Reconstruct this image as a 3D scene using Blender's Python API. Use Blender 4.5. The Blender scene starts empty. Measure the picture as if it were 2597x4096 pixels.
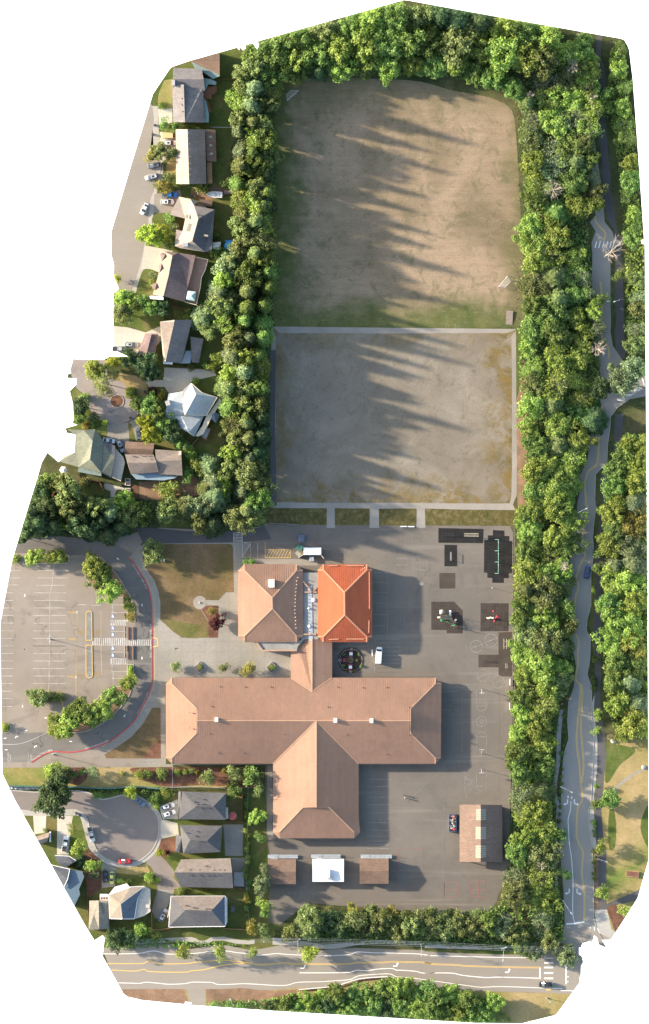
import bpy, bmesh, math, random
import numpy as np
from mathutils import Vector, Matrix
from mathutils.geometry import delaunay_2d_cdt
random.seed(7); RNG = np.random.default_rng(11)
S = 0.09                                   # metres per pixel of the source photograph
scene = bpy.context.scene
COL = scene.collection
rad = math.radians

# ------------------------------------------------------------------ camera, sky, sun, exposure
cam = bpy.data.objects.new('camera', bpy.data.cameras.new('camera'))
cam.data.type = 'ORTHO'; cam.data.ortho_scale = 4096 * S
cam.data.clip_start = 1; cam.data.clip_end = 2000
cam.location = (0, 0, 400); COL.objects.link(cam); scene.camera = cam
SUN_EL, SUN_AZ = 17.0, 14.7                # elevation; shadows run this far south of east
w = bpy.data.worlds.new("World"); scene.world = w; w.use_nodes = True
nt = w.node_tree; nt.nodes.clear()
sky = nt.nodes.new('ShaderNodeTexSky'); sky.sky_type = 'NISHITA'; sky.sun_disc = False
sky.sun_elevation = rad(SUN_EL); sky.sun_rotation = rad(270 + SUN_AZ)
sky.air_density = 1.0; sky.dust_density = 1.6; sky.ozone_density = 0.7
bg = nt.nodes.new('ShaderNodeBackground'); bg.inputs[1].default_value = 0.135
bgw = nt.nodes.new('ShaderNodeBackground'); bgw.inputs[0].default_value = (1, 1, 1, 1); bgw.inputs[1].default_value = 1.0
tc = nt.nodes.new('ShaderNodeTexCoord'); sp = nt.nodes.new('ShaderNodeSeparateXYZ')
lt = nt.nodes.new('ShaderNodeMath'); lt.operation = 'LESS_THAN'; lt.inputs[1].default_value = -0.02
mx = nt.nodes.new('ShaderNodeMixShader'); out = nt.nodes.new('ShaderNodeOutputWorld')
L = nt.links
L.new(sky.outputs[0], bg.inputs[0]); L.new(tc.outputs['Generated'], sp.inputs[0]); L.new(sp.outputs[2], lt.inputs[0])
L.new(lt.outputs[0], mx.inputs[0]); L.new(bg.outputs[0], mx.inputs[1]); L.new(bgw.outputs[0], mx.inputs[2])
L.new(mx.outputs[0], out.inputs[0])
sun = bpy.data.objects.new('sun', bpy.data.lights.new('sun', 'SUN')); COL.objects.link(sun)
sun.data.energy = 4.5; sun.data.angle = rad(1.5); sun.data.color = (1.0, 0.86, 0.68)
d = Vector((math.cos(rad(SUN_AZ)) * math.cos(rad(SUN_EL)), -math.sin(rad(SUN_AZ)) * math.cos(rad(SUN_EL)), -math.sin(rad(SUN_EL))))
sun.rotation_euler = d.to_track_quat('-Z', 'Y').to_euler(); sun.location = (-120, 30, 60)
vs = scene.view_settings; scene.display_settings.display_device = 'sRGB'
vs.view_transform = 'Standard'; vs.look = 'None'; vs.gamma = 1; vs.use_curve_mapping = False
vs.exposure = 1.83

# ------------------------------------------------------------------ coordinates
ZO = {'A': (550, 0), 'T': (1200, 0), 'z1': (1897, 0), 'B': (400, 650), 'z2': (1897, 650), 'C': (200, 1300), 'z3': (1897, 1300),
      'z8': (0, 1900), 's4': (600, 1900), 's5': (1200, 2000), 'z4': (1897, 2000), 'z9': (0, 2500), 's1': (600, 2500),
      's2': (1250, 2600), 'z5': (1897, 2700), 'D': (0, 3000), 'E': (500, 3000), 'G': (1100, 3200), 'H': (1700, 3200),
      'F': (400, 3396), 'z6': (1897, 3396)}
def Z(zone, s):
    "surveyed points: 'x,y x,y' in the frame of one survey tile -> plan pixels"
    k = 1 / 2.18143
    if zone == 'I': ox, oy, k = 1100, 3700, 1 / 3.054
    elif zone == 'd': ox, oy, k = 0, 0, 1.70072
    elif zone == 'f': ox, oy, k = 0, 0, 1.0
    else: ox, oy = ZO[zone]
    r = []
    for t in s.split():
        a, b = t.split(','); r.append((ox + float(a) * k, oy + float(b) * k))
    return r
def P(x, y, z=0.0): return Vector(((x - 1298.5) * S, (2048 - y) * S, z))

OUT = (Z('f', '1615,0 1200,117 1031,165 1036,183 1029,197 1011,172 983,180 983,193 972,201 959,187 958,201 948,190 763,242 692,266 681,273 612,376 550,578 528,650 '
 '445,928 445,1019 456,1058 455,1108 473,1147 473,1159 455,1173 453,1196 457,1223 452,1246 456,1350 456,1389 459,1403 475,1409 512,1426 438,1426 415,1439 304,1438 294,1434 282,1476 '
 '284,1495 273,1495 269,1512 306,1514 306,1537 279,1564 292,1616 294,1681 288,1693 310,1699 256,1715 266,1722 264,1731 302,1738 299,1809 260,1825 234,1848 200,1818 190,1810 167,1850 '
 '153,1900 92,2097 48,2244 1,2495 1,2548 3,2633 10,3096 60,3200 340,3700 378,3762 411,3741 419,3751 411,3825 494,3975 510,3987 570,4001 738,4017 742,4007 767,4010 761,4020 '
 '1100,4044 1600,4074 1897,4092 2088,4094 2213,4063 2226,4058 2318,3932 2318,3912 2324,3903 2325,3865 2334,3848 2328,3825 2317,3818 2317,3789 2324,3793 2330,3774 '
 '2364,3764 2368,3779 2377,3742 2388,3750 2396,3779 2422,3790 2425,3785 2408,3760 2444,3760 2551,3593 2596,3437 2593,2800 2588,2000 2583,1350 2580,978 2566,973 2565,960 2577,957 2556,650 '
 '2532,316 2517,197 2511,183 2498,160 2482,154 1897,50 1630,1'))
OUTA = np.array(OUT)
def inside(pts, poly=OUTA):
    pts = np.atleast_2d(np.asarray(pts, float)); x, y = pts[:, 0], pts[:, 1]
    c = np.zeros(len(pts), bool); n = len(poly)
    for i in range(n):
        x1, y1 = poly[i]; x2, y2 = poly[i - 1]
        if y1 == y2: continue
        m = ((y1 > y) != (y2 > y)) & (x < (x2 - x1) * (y - y1) / (y2 - y1) + x1)
        c ^= m
    return c

# ------------------------------------------------------------------ materials
def srgb(c):
    return tuple(((v / 255) / 12.92 if v / 255 < .04045 else ((v / 255 + .055) / 1.055) ** 2.4) for v in c) + (1,)
class NT:
    def __init__(s, name):
        s.m = bpy.data.materials.new(name); s.m.use_nodes = True; s.t = s.m.node_tree; s.n = s.t.nodes; s.l = s.t.links
        s.b = s.n['Principled BSDF']
    def new(s, t, **k):
        o = s.n.new(t)
        for a, b in k.items(): setattr(o, a, b)
        return o
    def link(s, a, b): s.l.new(a, b)
    def pos(s, sx=1, sy=1, sz=1, obj=False):
        if obj: src = s.new('ShaderNodeTexCoord').outputs['Object']
        else: src = s.new('ShaderNodeNewGeometry').outputs['Position']
        mp = s.new('ShaderNodeMapping'); mp.inputs['Scale'].default_value = (sx, sy, sz); s.link(src, mp.inputs[0])
        return mp.outputs[0]
    def noise(s, vec, scale, detail=6, rough=.6, dist=0):
        o = s.new('ShaderNodeTexNoise'); o.inputs['Scale'].default_value = scale; o.inputs['Detail'].default_value = detail
        o.inputs['Roughness'].default_value = rough; o.inputs['Distortion'].default_value = dist; s.link(vec, o.inputs['Vector'])
        return o.outputs['Fac']
    def ramp(s, fac, stops, interp='LINEAR'):
        o = s.new('ShaderNodeValToRGB'); s.link(fac, o.inputs[0]); e = o.color_ramp.elements; o.color_ramp.interpolation = interp
        while len(e) > 1: e.remove(e[0])
        e[0].position = stops[0][0]; e[0].color = stops[0][1]
        for p, c in stops[1:]: q = e.new(p); q.color = c
        return o.outputs[0]
    def mix(s, f, a, b, mode='MIX'):
        o = s.new('ShaderNodeMix', data_type='RGBA', blend_type=mode)
        for v, i in ((f, 0), (a, 6), (b, 7)):
            if isinstance(v, (int, float)): o.inputs[i].default_value = v
            elif isinstance(v, tuple): o.inputs[i].default_value = v
            else: s.link(v, o.inputs[i])
        return o.outputs[2]
    def math(s, op, a, b=0, c=None, clamp=False):
        o = s.new('ShaderNodeMath', operation=op, use_clamp=clamp)
        for v, i in ((a, 0), (b, 1), (c, 2)):
            if v is None: continue
            if isinstance(v, (int, float)): o.inputs[i].default_value = v
            else: s.link(v, o.inputs[i])
        return o.outputs[0]
    def rng(s, v, a, b, c=0, d=1):
        o = s.new('ShaderNodeMapRange', interpolation_type='SMOOTHSTEP'); s.link(v, o.inputs[0])
        for i, q in enumerate((a, b, c, d)): o.inputs[i + 1].default_value = q
        return o.outputs[0]
    def bump(s, h, st=.4, dist=.05):
        o = s.new('ShaderNodeBump'); o.inputs['Strength'].default_value = st; o.inputs['Distance'].default_value = dist
        s.link(h, o.inputs['Height']); s.link(o.outputs[0], s.b.inputs['Normal'])
    def fin(s, col, rough=.9, spec=.2, metal=0):
        if isinstance(col, tuple): s.b.inputs['Base Color'].default_value = col
        else: s.link(col, s.b.inputs['Base Color'])
        s.b.inputs['Roughness'].default_value = rough; s.b.inputs['Specular IOR Level'].default_value = spec
        s.b.inputs['Metallic'].default_value = metal
        return s.m
def c4(*v): return (v[0], v[1], v[2], 1)
def gray(v, w=0): return (v * (1 + w), v, v * (1 - w), 1)
MATS = {}
def plain(name, col, rough=.6, spec=.4, metal=0, var=.18, scale=1.5):
    if name in MATS: return MATS[name]
    n = NT(name); v = n.pos(obj=False); a = n.noise(v, scale, 5)
    lo = tuple(c * (1 - var) for c in col[:3]) + (1,); hi = tuple(min(1, c * (1 + var)) for c in col[:3]) + (1,)
    MATS[name] = n.fin(n.ramp(a, [(.3, lo), (.7, hi)]), rough, spec, metal); return MATS[name]
def ground_mat(name, stops, big=.03, fine=1.2, fv=.35, bump=.4, rough=.95, cracks=0, stretch=(1, 1), crackcol=(.03, .03, .03, 1), mid=.25, detail=8):
    n = NT(name); v = n.pos(stretch[0], stretch[1], 1)
    a = n.noise(v, big, detail, .62, .6); base = n.ramp(a, stops)
    m = n.noise(v, mid, 6, .65, .4); base = n.mix(1, base, n.ramp(m, [(.25, gray(1 - fv * .8)), (.75, gray(1 + fv * .6))]), 'MULTIPLY')
    f = n.noise(v, fine, 8, .75); base = n.mix(1, base, n.ramp(f, [(.28, gray(1 - fv)), (.72, gray(1 + fv * .8))]), 'MULTIPLY')
    if cracks:
        o = n.new('ShaderNodeTexVoronoi', feature='DISTANCE_TO_EDGE'); o.inputs['Scale'].default_value = cracks
        wv = n.new('ShaderNodeVectorMath', operation='ADD'); nz = n.new('ShaderNodeTexNoise'); nz.inputs['Scale'].default_value = .25; nz.inputs['Detail'].default_value = 6
        n.link(v, nz.inputs[0]); sc = n.new('ShaderNodeVectorMath', operation='SCALE'); sc.inputs['Scale'].default_value = 6
        n.link(nz.outputs['Color'], sc.inputs[0]); n.link(v, wv.inputs[0]); n.link(sc.outputs[0], wv.inputs[1]); n.link(wv.outputs[0], o.inputs['Vector'])
        cm = n.rng(o.outputs['Distance'], .0, .006, 1, 0); pt = n.rng(n.noise(v, .08, 3), .46, .58, 0, .65)
        base = n.mix(n.math('MULTIPLY', cm, pt), base, crackcol)
        s1 = n.rng(n.noise(v, .045, 8, .7, 2.0), .52, .66, 0, .30); base = n.mix(s1, base, gray(.075, .1)); s2 = n.rng(n.noise(v, .7, 3, .5, .5), .70, .76, 0, .45); base = n.mix(s2, base, gray(.05))
        s3 = n.rng(n.noise(n.pos(.012, .30), 1.0, 5, .6), .54, .72, 0, .30); base = n.mix(s3, base, c4(.27, .24, .20))
    n.bump(f, bump, .06); MATS[name] = n.fin(base, rough, .15); return MATS[name]

M = {}
M['ground'] = ground_mat('undergrowth_soil', [(.3, c4(.03, .045, .015)), (.5, c4(.07, .08, .03)), (.68, c4(.12, .10, .05))], .05, 1.5, .5)
M['lawn'] = ground_mat('lawn_grass', [(.3, c4(.055, .085, .018)), (.5, c4(.09, .105, .028)), (.7, c4(.16, .125, .05))], .06, 1.6, .35)
M['green'] = ground_mat('watered_grass', [(.3, c4(.065, .085, .02)), (.5, c4(.085, .115, .025)), (.68, c4(.15, .14, .055))], .1, 1.6, .3)
M['dry'] = ground_mat('dry_grass', [(.3, c4(.085, .08, .028)), (.45, c4(.135, .095, .045)), (.65, c4(.185, .125, .068)), (.8, c4(.11, .10, .036))], .05, 1.4, .3)
M['park'] = ground_mat('park_grass', [(.32, c4(.12, .17, .035)), (.48, c4(.24, .20, .075)), (.68, c4(.34, .25, .12))], .035, 1.4, .25, detail=5)
M['mulch'] = ground_mat('bark_mulch', [(.3, c4(.10, .05, .032)), (.7, c4(.20, .10, .065))], .3, 3, .55)
M['soil'] = ground_mat('bare_soil', [(.3, c4(.15, .10, .065)), (.6, c4(.26, .16, .10)), (.8, c4(.14, .12, .05))], .12, 2, .4)
M['asphalt'] = ground_mat('weathered_asphalt', [(.3, c4(.20, .172, .142)), (.5, c4(.235, .20, .163)), (.7, c4(.27, .232, .19))], .022, 2.5, .11, .2, cracks=.035, crackcol=(.075, .07, .05, 1), mid=.12)
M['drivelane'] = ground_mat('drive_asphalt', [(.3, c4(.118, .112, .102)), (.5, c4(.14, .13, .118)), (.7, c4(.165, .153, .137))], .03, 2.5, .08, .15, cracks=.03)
M['yard'] = ground_mat('schoolyard_asphalt', [(.3, c4(.112, .100, .086)), (.5, c4(.142, .124, .104)), (.7, c4(.176, .152, .126))], .022, 2.5, .12, .2, cracks=.045, crackcol=(.10, .09, .05, 1), mid=.12)
M['darkasphalt'] = ground_mat('dark_asphalt', [(.3, c4(.075, .072, .072)), (.7, c4(.105, .098, .095))], .04, 3, .1, .15)
M['road'] = ground_mat('road_asphalt', [(.3, c4(.215, .20, .178)), (.5, c4(.25, .232, .205)), (.7, c4(.285, .262, .228))], .03, 3, .07, .1, stretch=(1, .25))
M['road2'] = ground_mat('street_asphalt', [(.3, c4(.215, .192, .162)), (.7, c4(.27, .238, .198))], .03, 3, .07, .1, stretch=(.25, 1))
M['court'] = ground_mat('court_asphalt', [(.3, c4(.23, .20, .18)), (.7, c4(.29, .25, .225))], .04, 2.5, .08, .15, cracks=.03)
M['culdesac'] = ground_mat('lane_asphalt', [(.3, c4(.175, .15, .132)), (.7, c4(.215, .185, .165))], .04, 2.5, .07, .15)
def concrete(name, a, b, joint=.35, jc=.6):
    n = NT(name); v = n.pos(); x = n.noise(v, .06, 6, .6, .5); base = n.ramp(x, [(.3, a), (.7, b)])
    f = n.noise(v, 1.2, 8, .7); base = n.mix(1, base, n.ramp(f, [(.3, gray(.86)), (.7, gray(1.1))]), 'MULTIPLY')
    br = n.new('ShaderNodeTexBrick'); br.offset = 0; br.inputs['Scale'].default_value = 1; br.inputs['Mortar Size'].default_value = .035
    br.inputs['Brick Width'].default_value = 4.3; br.inputs['Row Height'].default_value = 3.6; br.inputs['Mortar Smooth'].default_value = .3
    n.link(v, br.inputs['Vector']); base = n.mix(n.math('MULTIPLY', br.outputs['Fac'], joint), base, gray(.06))
    n.bump(f, .15, .03); MATS[name] = n.fin(base, .9, .2); return MATS[name]
M['concrete'] = concrete('plaza_concrete', c4(.20, .185, .155), c4(.28, .255, .215), .5)
M['sidewalk'] = concrete('sidewalk_concrete', c4(.30, .285, .25), c4(.38, .355, .31), .3)
M['drive'] = concrete('driveway_concrete', c4(.38, .35, .29), c4(.49, .45, .38), .3)
M['kerb'] = plain('kerb_concrete', c4(.36, .34, .30), .9, .2)
M['gravelpath'] = ground_mat('path_concrete', [(.3, c4(.22, .20, .17)), (.7, c4(.29, .26, .22))], .08, 2, .12, .2)
M['white'] = plain('white_paint', c4(.72, .70, .66), .8, .2, 0, .12, 3); M['baywhite'] = ground_mat('worn_bay_paint', [(.35, c4(.32, .30, .27)), (.65, c4(.52, .50, .46))], .5, 4, .2, .1)
M['whitefaint'] = ground_mat('worn_white_paint', [(.35, c4(.18, .165, .145)), (.65, c4(.30, .28, .25))], .5, 4, .2, .1)
M['whiteghost'] = ground_mat('faded_white_paint', [(.35, c4(.15, .135, .112)), (.65, c4(.20, .185, .16))], .5, 4, .2, .1)
M['yellow'] = plain('yellow_paint', c4(.58, .38, .11), .8, .2, 0, .12, 3)
M['yellowfaint'] = ground_mat('worn_yellow_paint', [(.35, c4(.28, .20, .09)), (.65, c4(.42, .29, .12))], .5, 4, .2, .1)
M['red'] = plain('red_kerb_paint', c4(.48, .05, .055), .8, .2)
M['redfaint'] = plain('faded_red_paint', c4(.26, .10, .09), .8, .2)
M['blue'] = plain('blue_paint', c4(.10, .20, .42), .8, .2)
M['rubber'] = None
def tile_mat(name, a, b, size):
    n = NT(name); v = n.pos(); br = n.new('ShaderNodeTexBrick'); br.offset = 0; br.inputs['Scale'].default_value = 1; br.inputs['Mortar Size'].default_value = .06
    br.inputs['Brick Width'].default_value = size; br.inputs['Row Height'].default_value = size; n.link(v, br.inputs['Vector'])
    br.inputs['Color1'].default_value = a; br.inputs['Color2'].default_value = b; br.inputs['Mortar'].default_value = tuple(q * .7 for q in a[:3]) + (1,)
    f = n.noise(v, .4, 6, .6); c = n.mix(1, br.outputs[0], n.ramp(f, [(.3, gray(.8)), (.7, gray(1.3, .05))]), 'MULTIPLY')
    MATS[name] = n.fin(c, .9, .2); return MATS[name]
M['rubber'] = tile_mat('black_rubber_tiles', gray(.014), gray(.018), 1.3)
M['rubberbrown'] = tile_mat('brown_rubber_tiles', c4(.042, .035, .031), c4(.05, .041, .035), 1.1)
M['rubberpale'] = ground_mat('worn_rubber_mat', [(.3, c4(.05, .04, .033)), (.7, c4(.075, .06, .048))], .2, 3, .15)
def field_mat():
    n = NT('playing_field_turf'); v = n.pos(); g = n.new('ShaderNodeNewGeometry'); s3 = n.new('ShaderNodeSeparateXYZ'); n.link(g.outputs['Position'], s3.inputs[0])
    X, Y = s3.outputs[0], s3.outputs[1]
    a = n.noise(v, .035, 8, .62, .8)
    dry = n.ramp(a, [(.28, c4(.145, .115, .068)), (.45, c4(.21, .158, .10)), (.6, c4(.285, .21, .138)), (.75, c4(.225, .172, .11))])
    wob = n.math('MULTIPLY', n.math('SUBTRACT', n.noise(v, .05, 6, .65), .5), 26)
    x2 = n.math('ADD', X, wob); y2 = n.math('ADD', Y, wob)
    left = n.rng(x2, P(1105, 0).x + 2, P(1250, 0).x, .95, 0); bot = n.rng(y2, P(0, 1300).y, P(0, 1150).y, .95, 0); right = n.rng(x2, P(2000, 0).x, P(2085, 0).x, 0, .45)
    top = n.rng(y2, P(0, 520).y, P(0, 330).y, 0, .3)
    gm = n.math('MAXIMUM', n.math('MAXIMUM', left, bot), n.math('MAXIMUM', right, top))
    gr = n.ramp(n.noise(v, .2, 5), [(.3, c4(.06, .08, .022)), (.7, c4(.115, .12, .042))])
    base = n.mix(gm, dry, gr)
    pt = n.rng(n.noise(v, .16, 9, .78, 1), .50, .64, 0, .6); base = n.mix(pt, base, c4(.095, .095, .045)); p2 = n.rng(n.noise(v, .3, 9, .8, 1.5), .56, .68, 0, .5); base = n.mix(p2, base, c4(.34, .27, .19))
    st = n.noise(n.pos(.22, 1.6), .9, 6, .7); base = n.mix(1, base, n.ramp(st, [(.3, gray(.88)), (.7, gray(1.1))]), 'MULTIPLY')
    mow = n.new('ShaderNodeTexWave'); mow.inputs['Scale'].default_value = .085; mow.inputs['Distortion'].default_value = 2; mow.inputs['Detail'].default_value = 3
    mow.bands_direction = 'Y'; n.link(v, mow.inputs[0]); base = n.mix(1, base, n.ramp(mow.outputs[1], [(0, gray(.97)), (1, gray(1.03))]), 'MULTIPLY')
    f = n.noise(v, 1.8, 8, .8); base = n.mix(1, base, n.ramp(f, [(.3, gray(.72)), (.7, gray(1.25))]), 'MULTIPLY'); n.bump(f, .4, .08)
    return n.fin(base, .95, .1)
def dirt_mat():
    n = NT('dirt_field_surface'); v = n.pos(); g = n.new('ShaderNodeNewGeometry'); s3 = n.new('ShaderNodeSeparateXYZ'); n.link(g.outputs['Position'], s3.inputs[0])
    X, Y = s3.outputs[0], s3.outputs[1]
    a = n.noise(v, .04, 8, .62, .8)
    dirt = n.ramp(a, [(.3, c4(.145, .120, .090)), (.5, c4(.20, .170, .130)), (.7, c4(.265, .23, .182))])
    wob = n.math('MULTIPLY', n.math('SUBTRACT', n.noise(v, .06, 7, .7), .5), 34)
    x2 = n.math('ADD', X, wob); y2 = n.math('ADD', Y, wob)
    m = n.math('MAXIMUM', n.math('MAXIMUM', n.rng(x2, P(1105, 0).x, P(1210, 0).x, .7, 0), n.rng(x2, P(1900, 0).x, P(2040, 0).x, 0, 1)),
               n.math('MAXIMUM', n.rng(y2, P(0, 2015).y, P(0, 1870).y, .95, 0), n.rng(y2, P(0, 1450).y, P(0, 1330).y, 0, .5)))
    pt = n.rng(n.noise(v, .12, 8, .75, 1.2), .40, .58, 0, 1)
    grass = n.ramp(n.noise(v, .15, 6, .7), [(.3, c4(.085, .075, .025)), (.55, c4(.17, .115, .04)), (.75, c4(.10, .10, .03))])
    base = n.mix(n.math('MULTIPLY', m, pt), dirt, grass)
    sp2 = n.rng(n.noise(v, .35, 8, .8, 1), .54, .66, 0, .7); base = n.mix(sp2, base, c4(.10, .09, .055)); sp3 = n.rng(n.noise(v, .09, 9, .8, 2), .5, .64, 0, .55); base = n.mix(sp3, base, c4(.135, .115, .075))
    rg = n.new('ShaderNodeVectorMath', operation='DISTANCE'); n.link(g.outputs['Position'], rg.inputs[0]); rg.inputs[1].default_value = P(1730, 1680)
    ring = n.math('SINE', n.math('MULTIPLY', rg.outputs['Value'], 7)); rm = n.rng(rg.outputs['Value'], 6.0, 9.0, .35, 0)
    base = n.mix(n.math('MULTIPLY', n.math('MULTIPLY', ring, rm), .35, clamp=True), base, c4(.15, .135, .12))
    f = n.noise(v, 1.8, 8, .8); base = n.mix(1, base, n.ramp(f, [(.3, gray(.74)), (.7, gray(1.2))]), 'MULTIPLY'); n.bump(f, .35, .06)
    return n.fin(base, .95, .1)
M['field'] = field_mat(); M['dirt'] = dirt_mat()
def patch_mat():
    n = NT('tufted_grass_strip'); v = n.pos(); a = n.noise(v, .5, 8, .75, .6)
    base = n.ramp(a, [(.32, c4(.045, .05, .016)), (.5, c4(.095, .08, .028)), (.62, c4(.15, .12, .06)), (.78, c4(.22, .185, .13))])
    f = n.noise(v, 3, 6, .8); base = n.mix(1, base, n.ramp(f, [(.3, gray(.7)), (.7, gray(1.2))]), 'MULTIPLY'); n.bump(f, .5, .1)
    return n.fin(base, .95, .1)
M['tuft'] = patch_mat()
def metal_roof(name, col, spec=.35):
    n = NT(name); v = n.pos(); a = n.noise(v, .05, 6, .6, .4); b = n.noise(v, .6, 6, .7)
    c = n.ramp(a, [(.3, tuple(q * .88 for q in col[:3]) + (1,)), (.7, tuple(q * 1.1 for q in col[:3]) + (1,))])
    c = n.mix(1, c, n.ramp(b, [(.3, gray(.93)), (.7, gray(1.06))]), 'MULTIPLY')
    st = n.noise(n.pos(.5, .05), 1.0, 5, .7); c = n.mix(1, c, n.ramp(st, [(.3, gray(.90)), (.7, gray(1.07))]), 'MULTIPLY')
    dk = n.rng(n.noise(v, .11, 8, .75, 1.5), .60, .74, 0, .35); c = n.mix(dk, c, tuple(q * .55 for q in col[:3]) + (1,))
    return n.fin(c, .7, spec * .6)
M['salmon'] = metal_roof('salmon_metal_roof', c4(.300, .182, .125)); M['salmonrib'] = metal_roof('salmon_roof_seam', c4(.275, .165, .108))
M['salmoncap'] = metal_roof('salmon_ridge_cap', c4(.355, .22, .145))
M['orange'] = metal_roof('orange_metal_roof', c4(.38, .095, .042)); M['orangerib'] = metal_roof('orange_roof_seam', c4(.34, .10, .045)); M['orangecap'] = metal_roof('orange_ridge_cap', c4(.43, .20, .12))
M['membrane'] = ground_mat('roof_membrane', [(.3, c4(.20, .195, .175)), (.7, c4(.29, .28, .25))], .1, 1.5, .12, .1)
def shingle(name, col, v2=.12):
    n = NT(name); v = n.pos(); br = n.new('ShaderNodeTexBrick'); br.inputs['Scale'].default_value = 1; br.inputs['Mortar Size'].default_value = .02
    br.inputs['Brick Width'].default_value = .9; br.inputs['Row Height'].default_value = .42; n.link(v, br.inputs['Vector'])
    br.inputs['Color1'].default_value = tuple(q * (1 - v2) for q in col[:3]) + (1,); br.inputs['Color2'].default_value = tuple(q * (1 + v2) for q in col[:3]) + (1,)
    br.inputs['Mortar'].default_value = tuple(q * .55 for q in col[:3]) + (1,)
    a = n.noise(v, .15, 6, .65); c = n.mix(1, br.outputs[0], n.ramp(a, [(.3, gray(.84)), (.7, gray(1.15))]), 'MULTIPLY')
    f = n.noise(v, 4, 4, .8); n.bump(f, .3, .04); return n.fin(c, .95, .1)
M['sh_taupe'] = shingle('taupe_shingles', c4(.20, .165, .14)); M['sh_grey'] = shingle('grey_shingles', c4(.098, .096, .098), .1); M['sh_dark'] = shingle('charcoal_shingles', c4(.095, .10, .11))
M['sh_mid'] = shingle('mid_grey_shingles', c4(.17, .157, .155)); M['sh_tan'] = shingle('tan_shingles', c4(.33, .27, .225), .08); M['sh_brown'] = shingle('brown_shingles', c4(.17, .115, .085)); M['sh_green'] = shingle('green_shingles', c4(.16, .17, .13)); M['sh_white'] = shingle('pale_blue_shingles', c4(.36, .39, .40), .07)  # the tan tone carries painted sunlight for west roof slopes
M['sh_plum'] = shingle('plum_brown_shingles', c4(.17, .125, .12)); M['sh_shed'] = shingle('shed_brown_roofing', c4(.17, .12, .095), .1)
for nm, c in dict(cream=(.55, .48, .36), tealwall=(.18, .24, .23), bluewall=(.19, .26, .31), olive=(.20, .18, .10), beige=(.42, .38, .32), brownwall=(.28, .16, .09), schoolwall=(.35, .28, .22), trim=(.68, .66, .62),
                  slate=(.16, .22, .27)).items(): M[nm] = plain(nm + '_siding', c4(*c), .8, .2)
M['glass'] = plain('window_glass', c4(.03, .04, .05), .12, .6, 0, .1); M['skylight'] = plain('skylight_glass', c4(.27, .25, .20), .9, .1, 0, .05)
M['rubberdark'] = plain('tyre_rubber', gray(.02), .9, .2); M['chrome'] = plain('wheel_metal', gray(.45), .35, .5, .7)
M['galv'] = plain('galvanised_metal', c4(.33, .355, .37), .5, .5, .2); M['darkmetal'] = plain('dark_metal', gray(.04), .5, .4); M['whitemetal'] = plain('white_metal', gray(.7), .45, .4)
M['bark'] = plain('tree_bark', c4(.09, .065, .045), .95, .1, 0, .4, 3); M['deadbark'] = plain('dead_wood', c4(.34, .29, .25), .95, .1, 0, .25, 3)
M['wood'] = plain('deck_wood', c4(.30, .16, .11), .85, .2, 0, .25, 2); M['fencewood'] = plain('fence_wood', c4(.22, .10, .06), .9, .1, 0, .3, 2); M['polewood'] = plain('pole_wood', c4(.16, .11, .08), .9, .1)
M['stone'] = plain('boulder_stone', c4(.34, .33, .31), .9, .2, 0, .3, 3); M['pebble'] = ground_mat('pebble_fill', [(.3, c4(.15, .155, .15)), (.7, c4(.24, .24, .23))], 1.5, 5, .4)
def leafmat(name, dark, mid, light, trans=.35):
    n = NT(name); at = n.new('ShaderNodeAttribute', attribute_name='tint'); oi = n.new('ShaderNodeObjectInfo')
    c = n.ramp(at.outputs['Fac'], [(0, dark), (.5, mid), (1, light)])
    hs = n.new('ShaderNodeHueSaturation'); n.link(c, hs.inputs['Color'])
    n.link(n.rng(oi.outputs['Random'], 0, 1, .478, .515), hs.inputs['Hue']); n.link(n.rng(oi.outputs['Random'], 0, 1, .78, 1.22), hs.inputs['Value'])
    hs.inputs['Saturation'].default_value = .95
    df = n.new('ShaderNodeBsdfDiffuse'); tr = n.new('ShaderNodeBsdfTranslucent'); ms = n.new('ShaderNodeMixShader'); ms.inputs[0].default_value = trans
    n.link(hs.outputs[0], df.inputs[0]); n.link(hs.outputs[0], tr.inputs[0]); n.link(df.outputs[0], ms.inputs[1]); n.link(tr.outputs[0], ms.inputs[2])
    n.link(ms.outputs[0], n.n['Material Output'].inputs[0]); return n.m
LEAF = {
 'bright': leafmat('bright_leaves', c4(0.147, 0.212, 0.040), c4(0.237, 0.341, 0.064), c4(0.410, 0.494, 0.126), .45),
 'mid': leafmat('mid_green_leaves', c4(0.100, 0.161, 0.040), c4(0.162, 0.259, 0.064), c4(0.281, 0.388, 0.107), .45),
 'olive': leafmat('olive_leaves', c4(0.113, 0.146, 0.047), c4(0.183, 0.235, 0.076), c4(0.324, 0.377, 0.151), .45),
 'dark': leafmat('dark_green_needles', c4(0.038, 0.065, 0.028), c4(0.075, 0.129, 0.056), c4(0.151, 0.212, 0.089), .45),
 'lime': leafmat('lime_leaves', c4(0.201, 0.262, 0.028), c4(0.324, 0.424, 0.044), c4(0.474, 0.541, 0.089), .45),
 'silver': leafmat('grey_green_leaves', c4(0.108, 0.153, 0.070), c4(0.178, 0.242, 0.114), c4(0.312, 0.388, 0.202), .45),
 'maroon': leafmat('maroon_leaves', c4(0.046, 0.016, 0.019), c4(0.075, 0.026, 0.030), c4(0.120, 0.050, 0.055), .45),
 'gold': leafmat('golden_green_leaves', c4(0.174, 0.168, 0.035), c4(0.281, 0.271, 0.056), c4(0.410, 0.388, 0.101), .45)}

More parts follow.
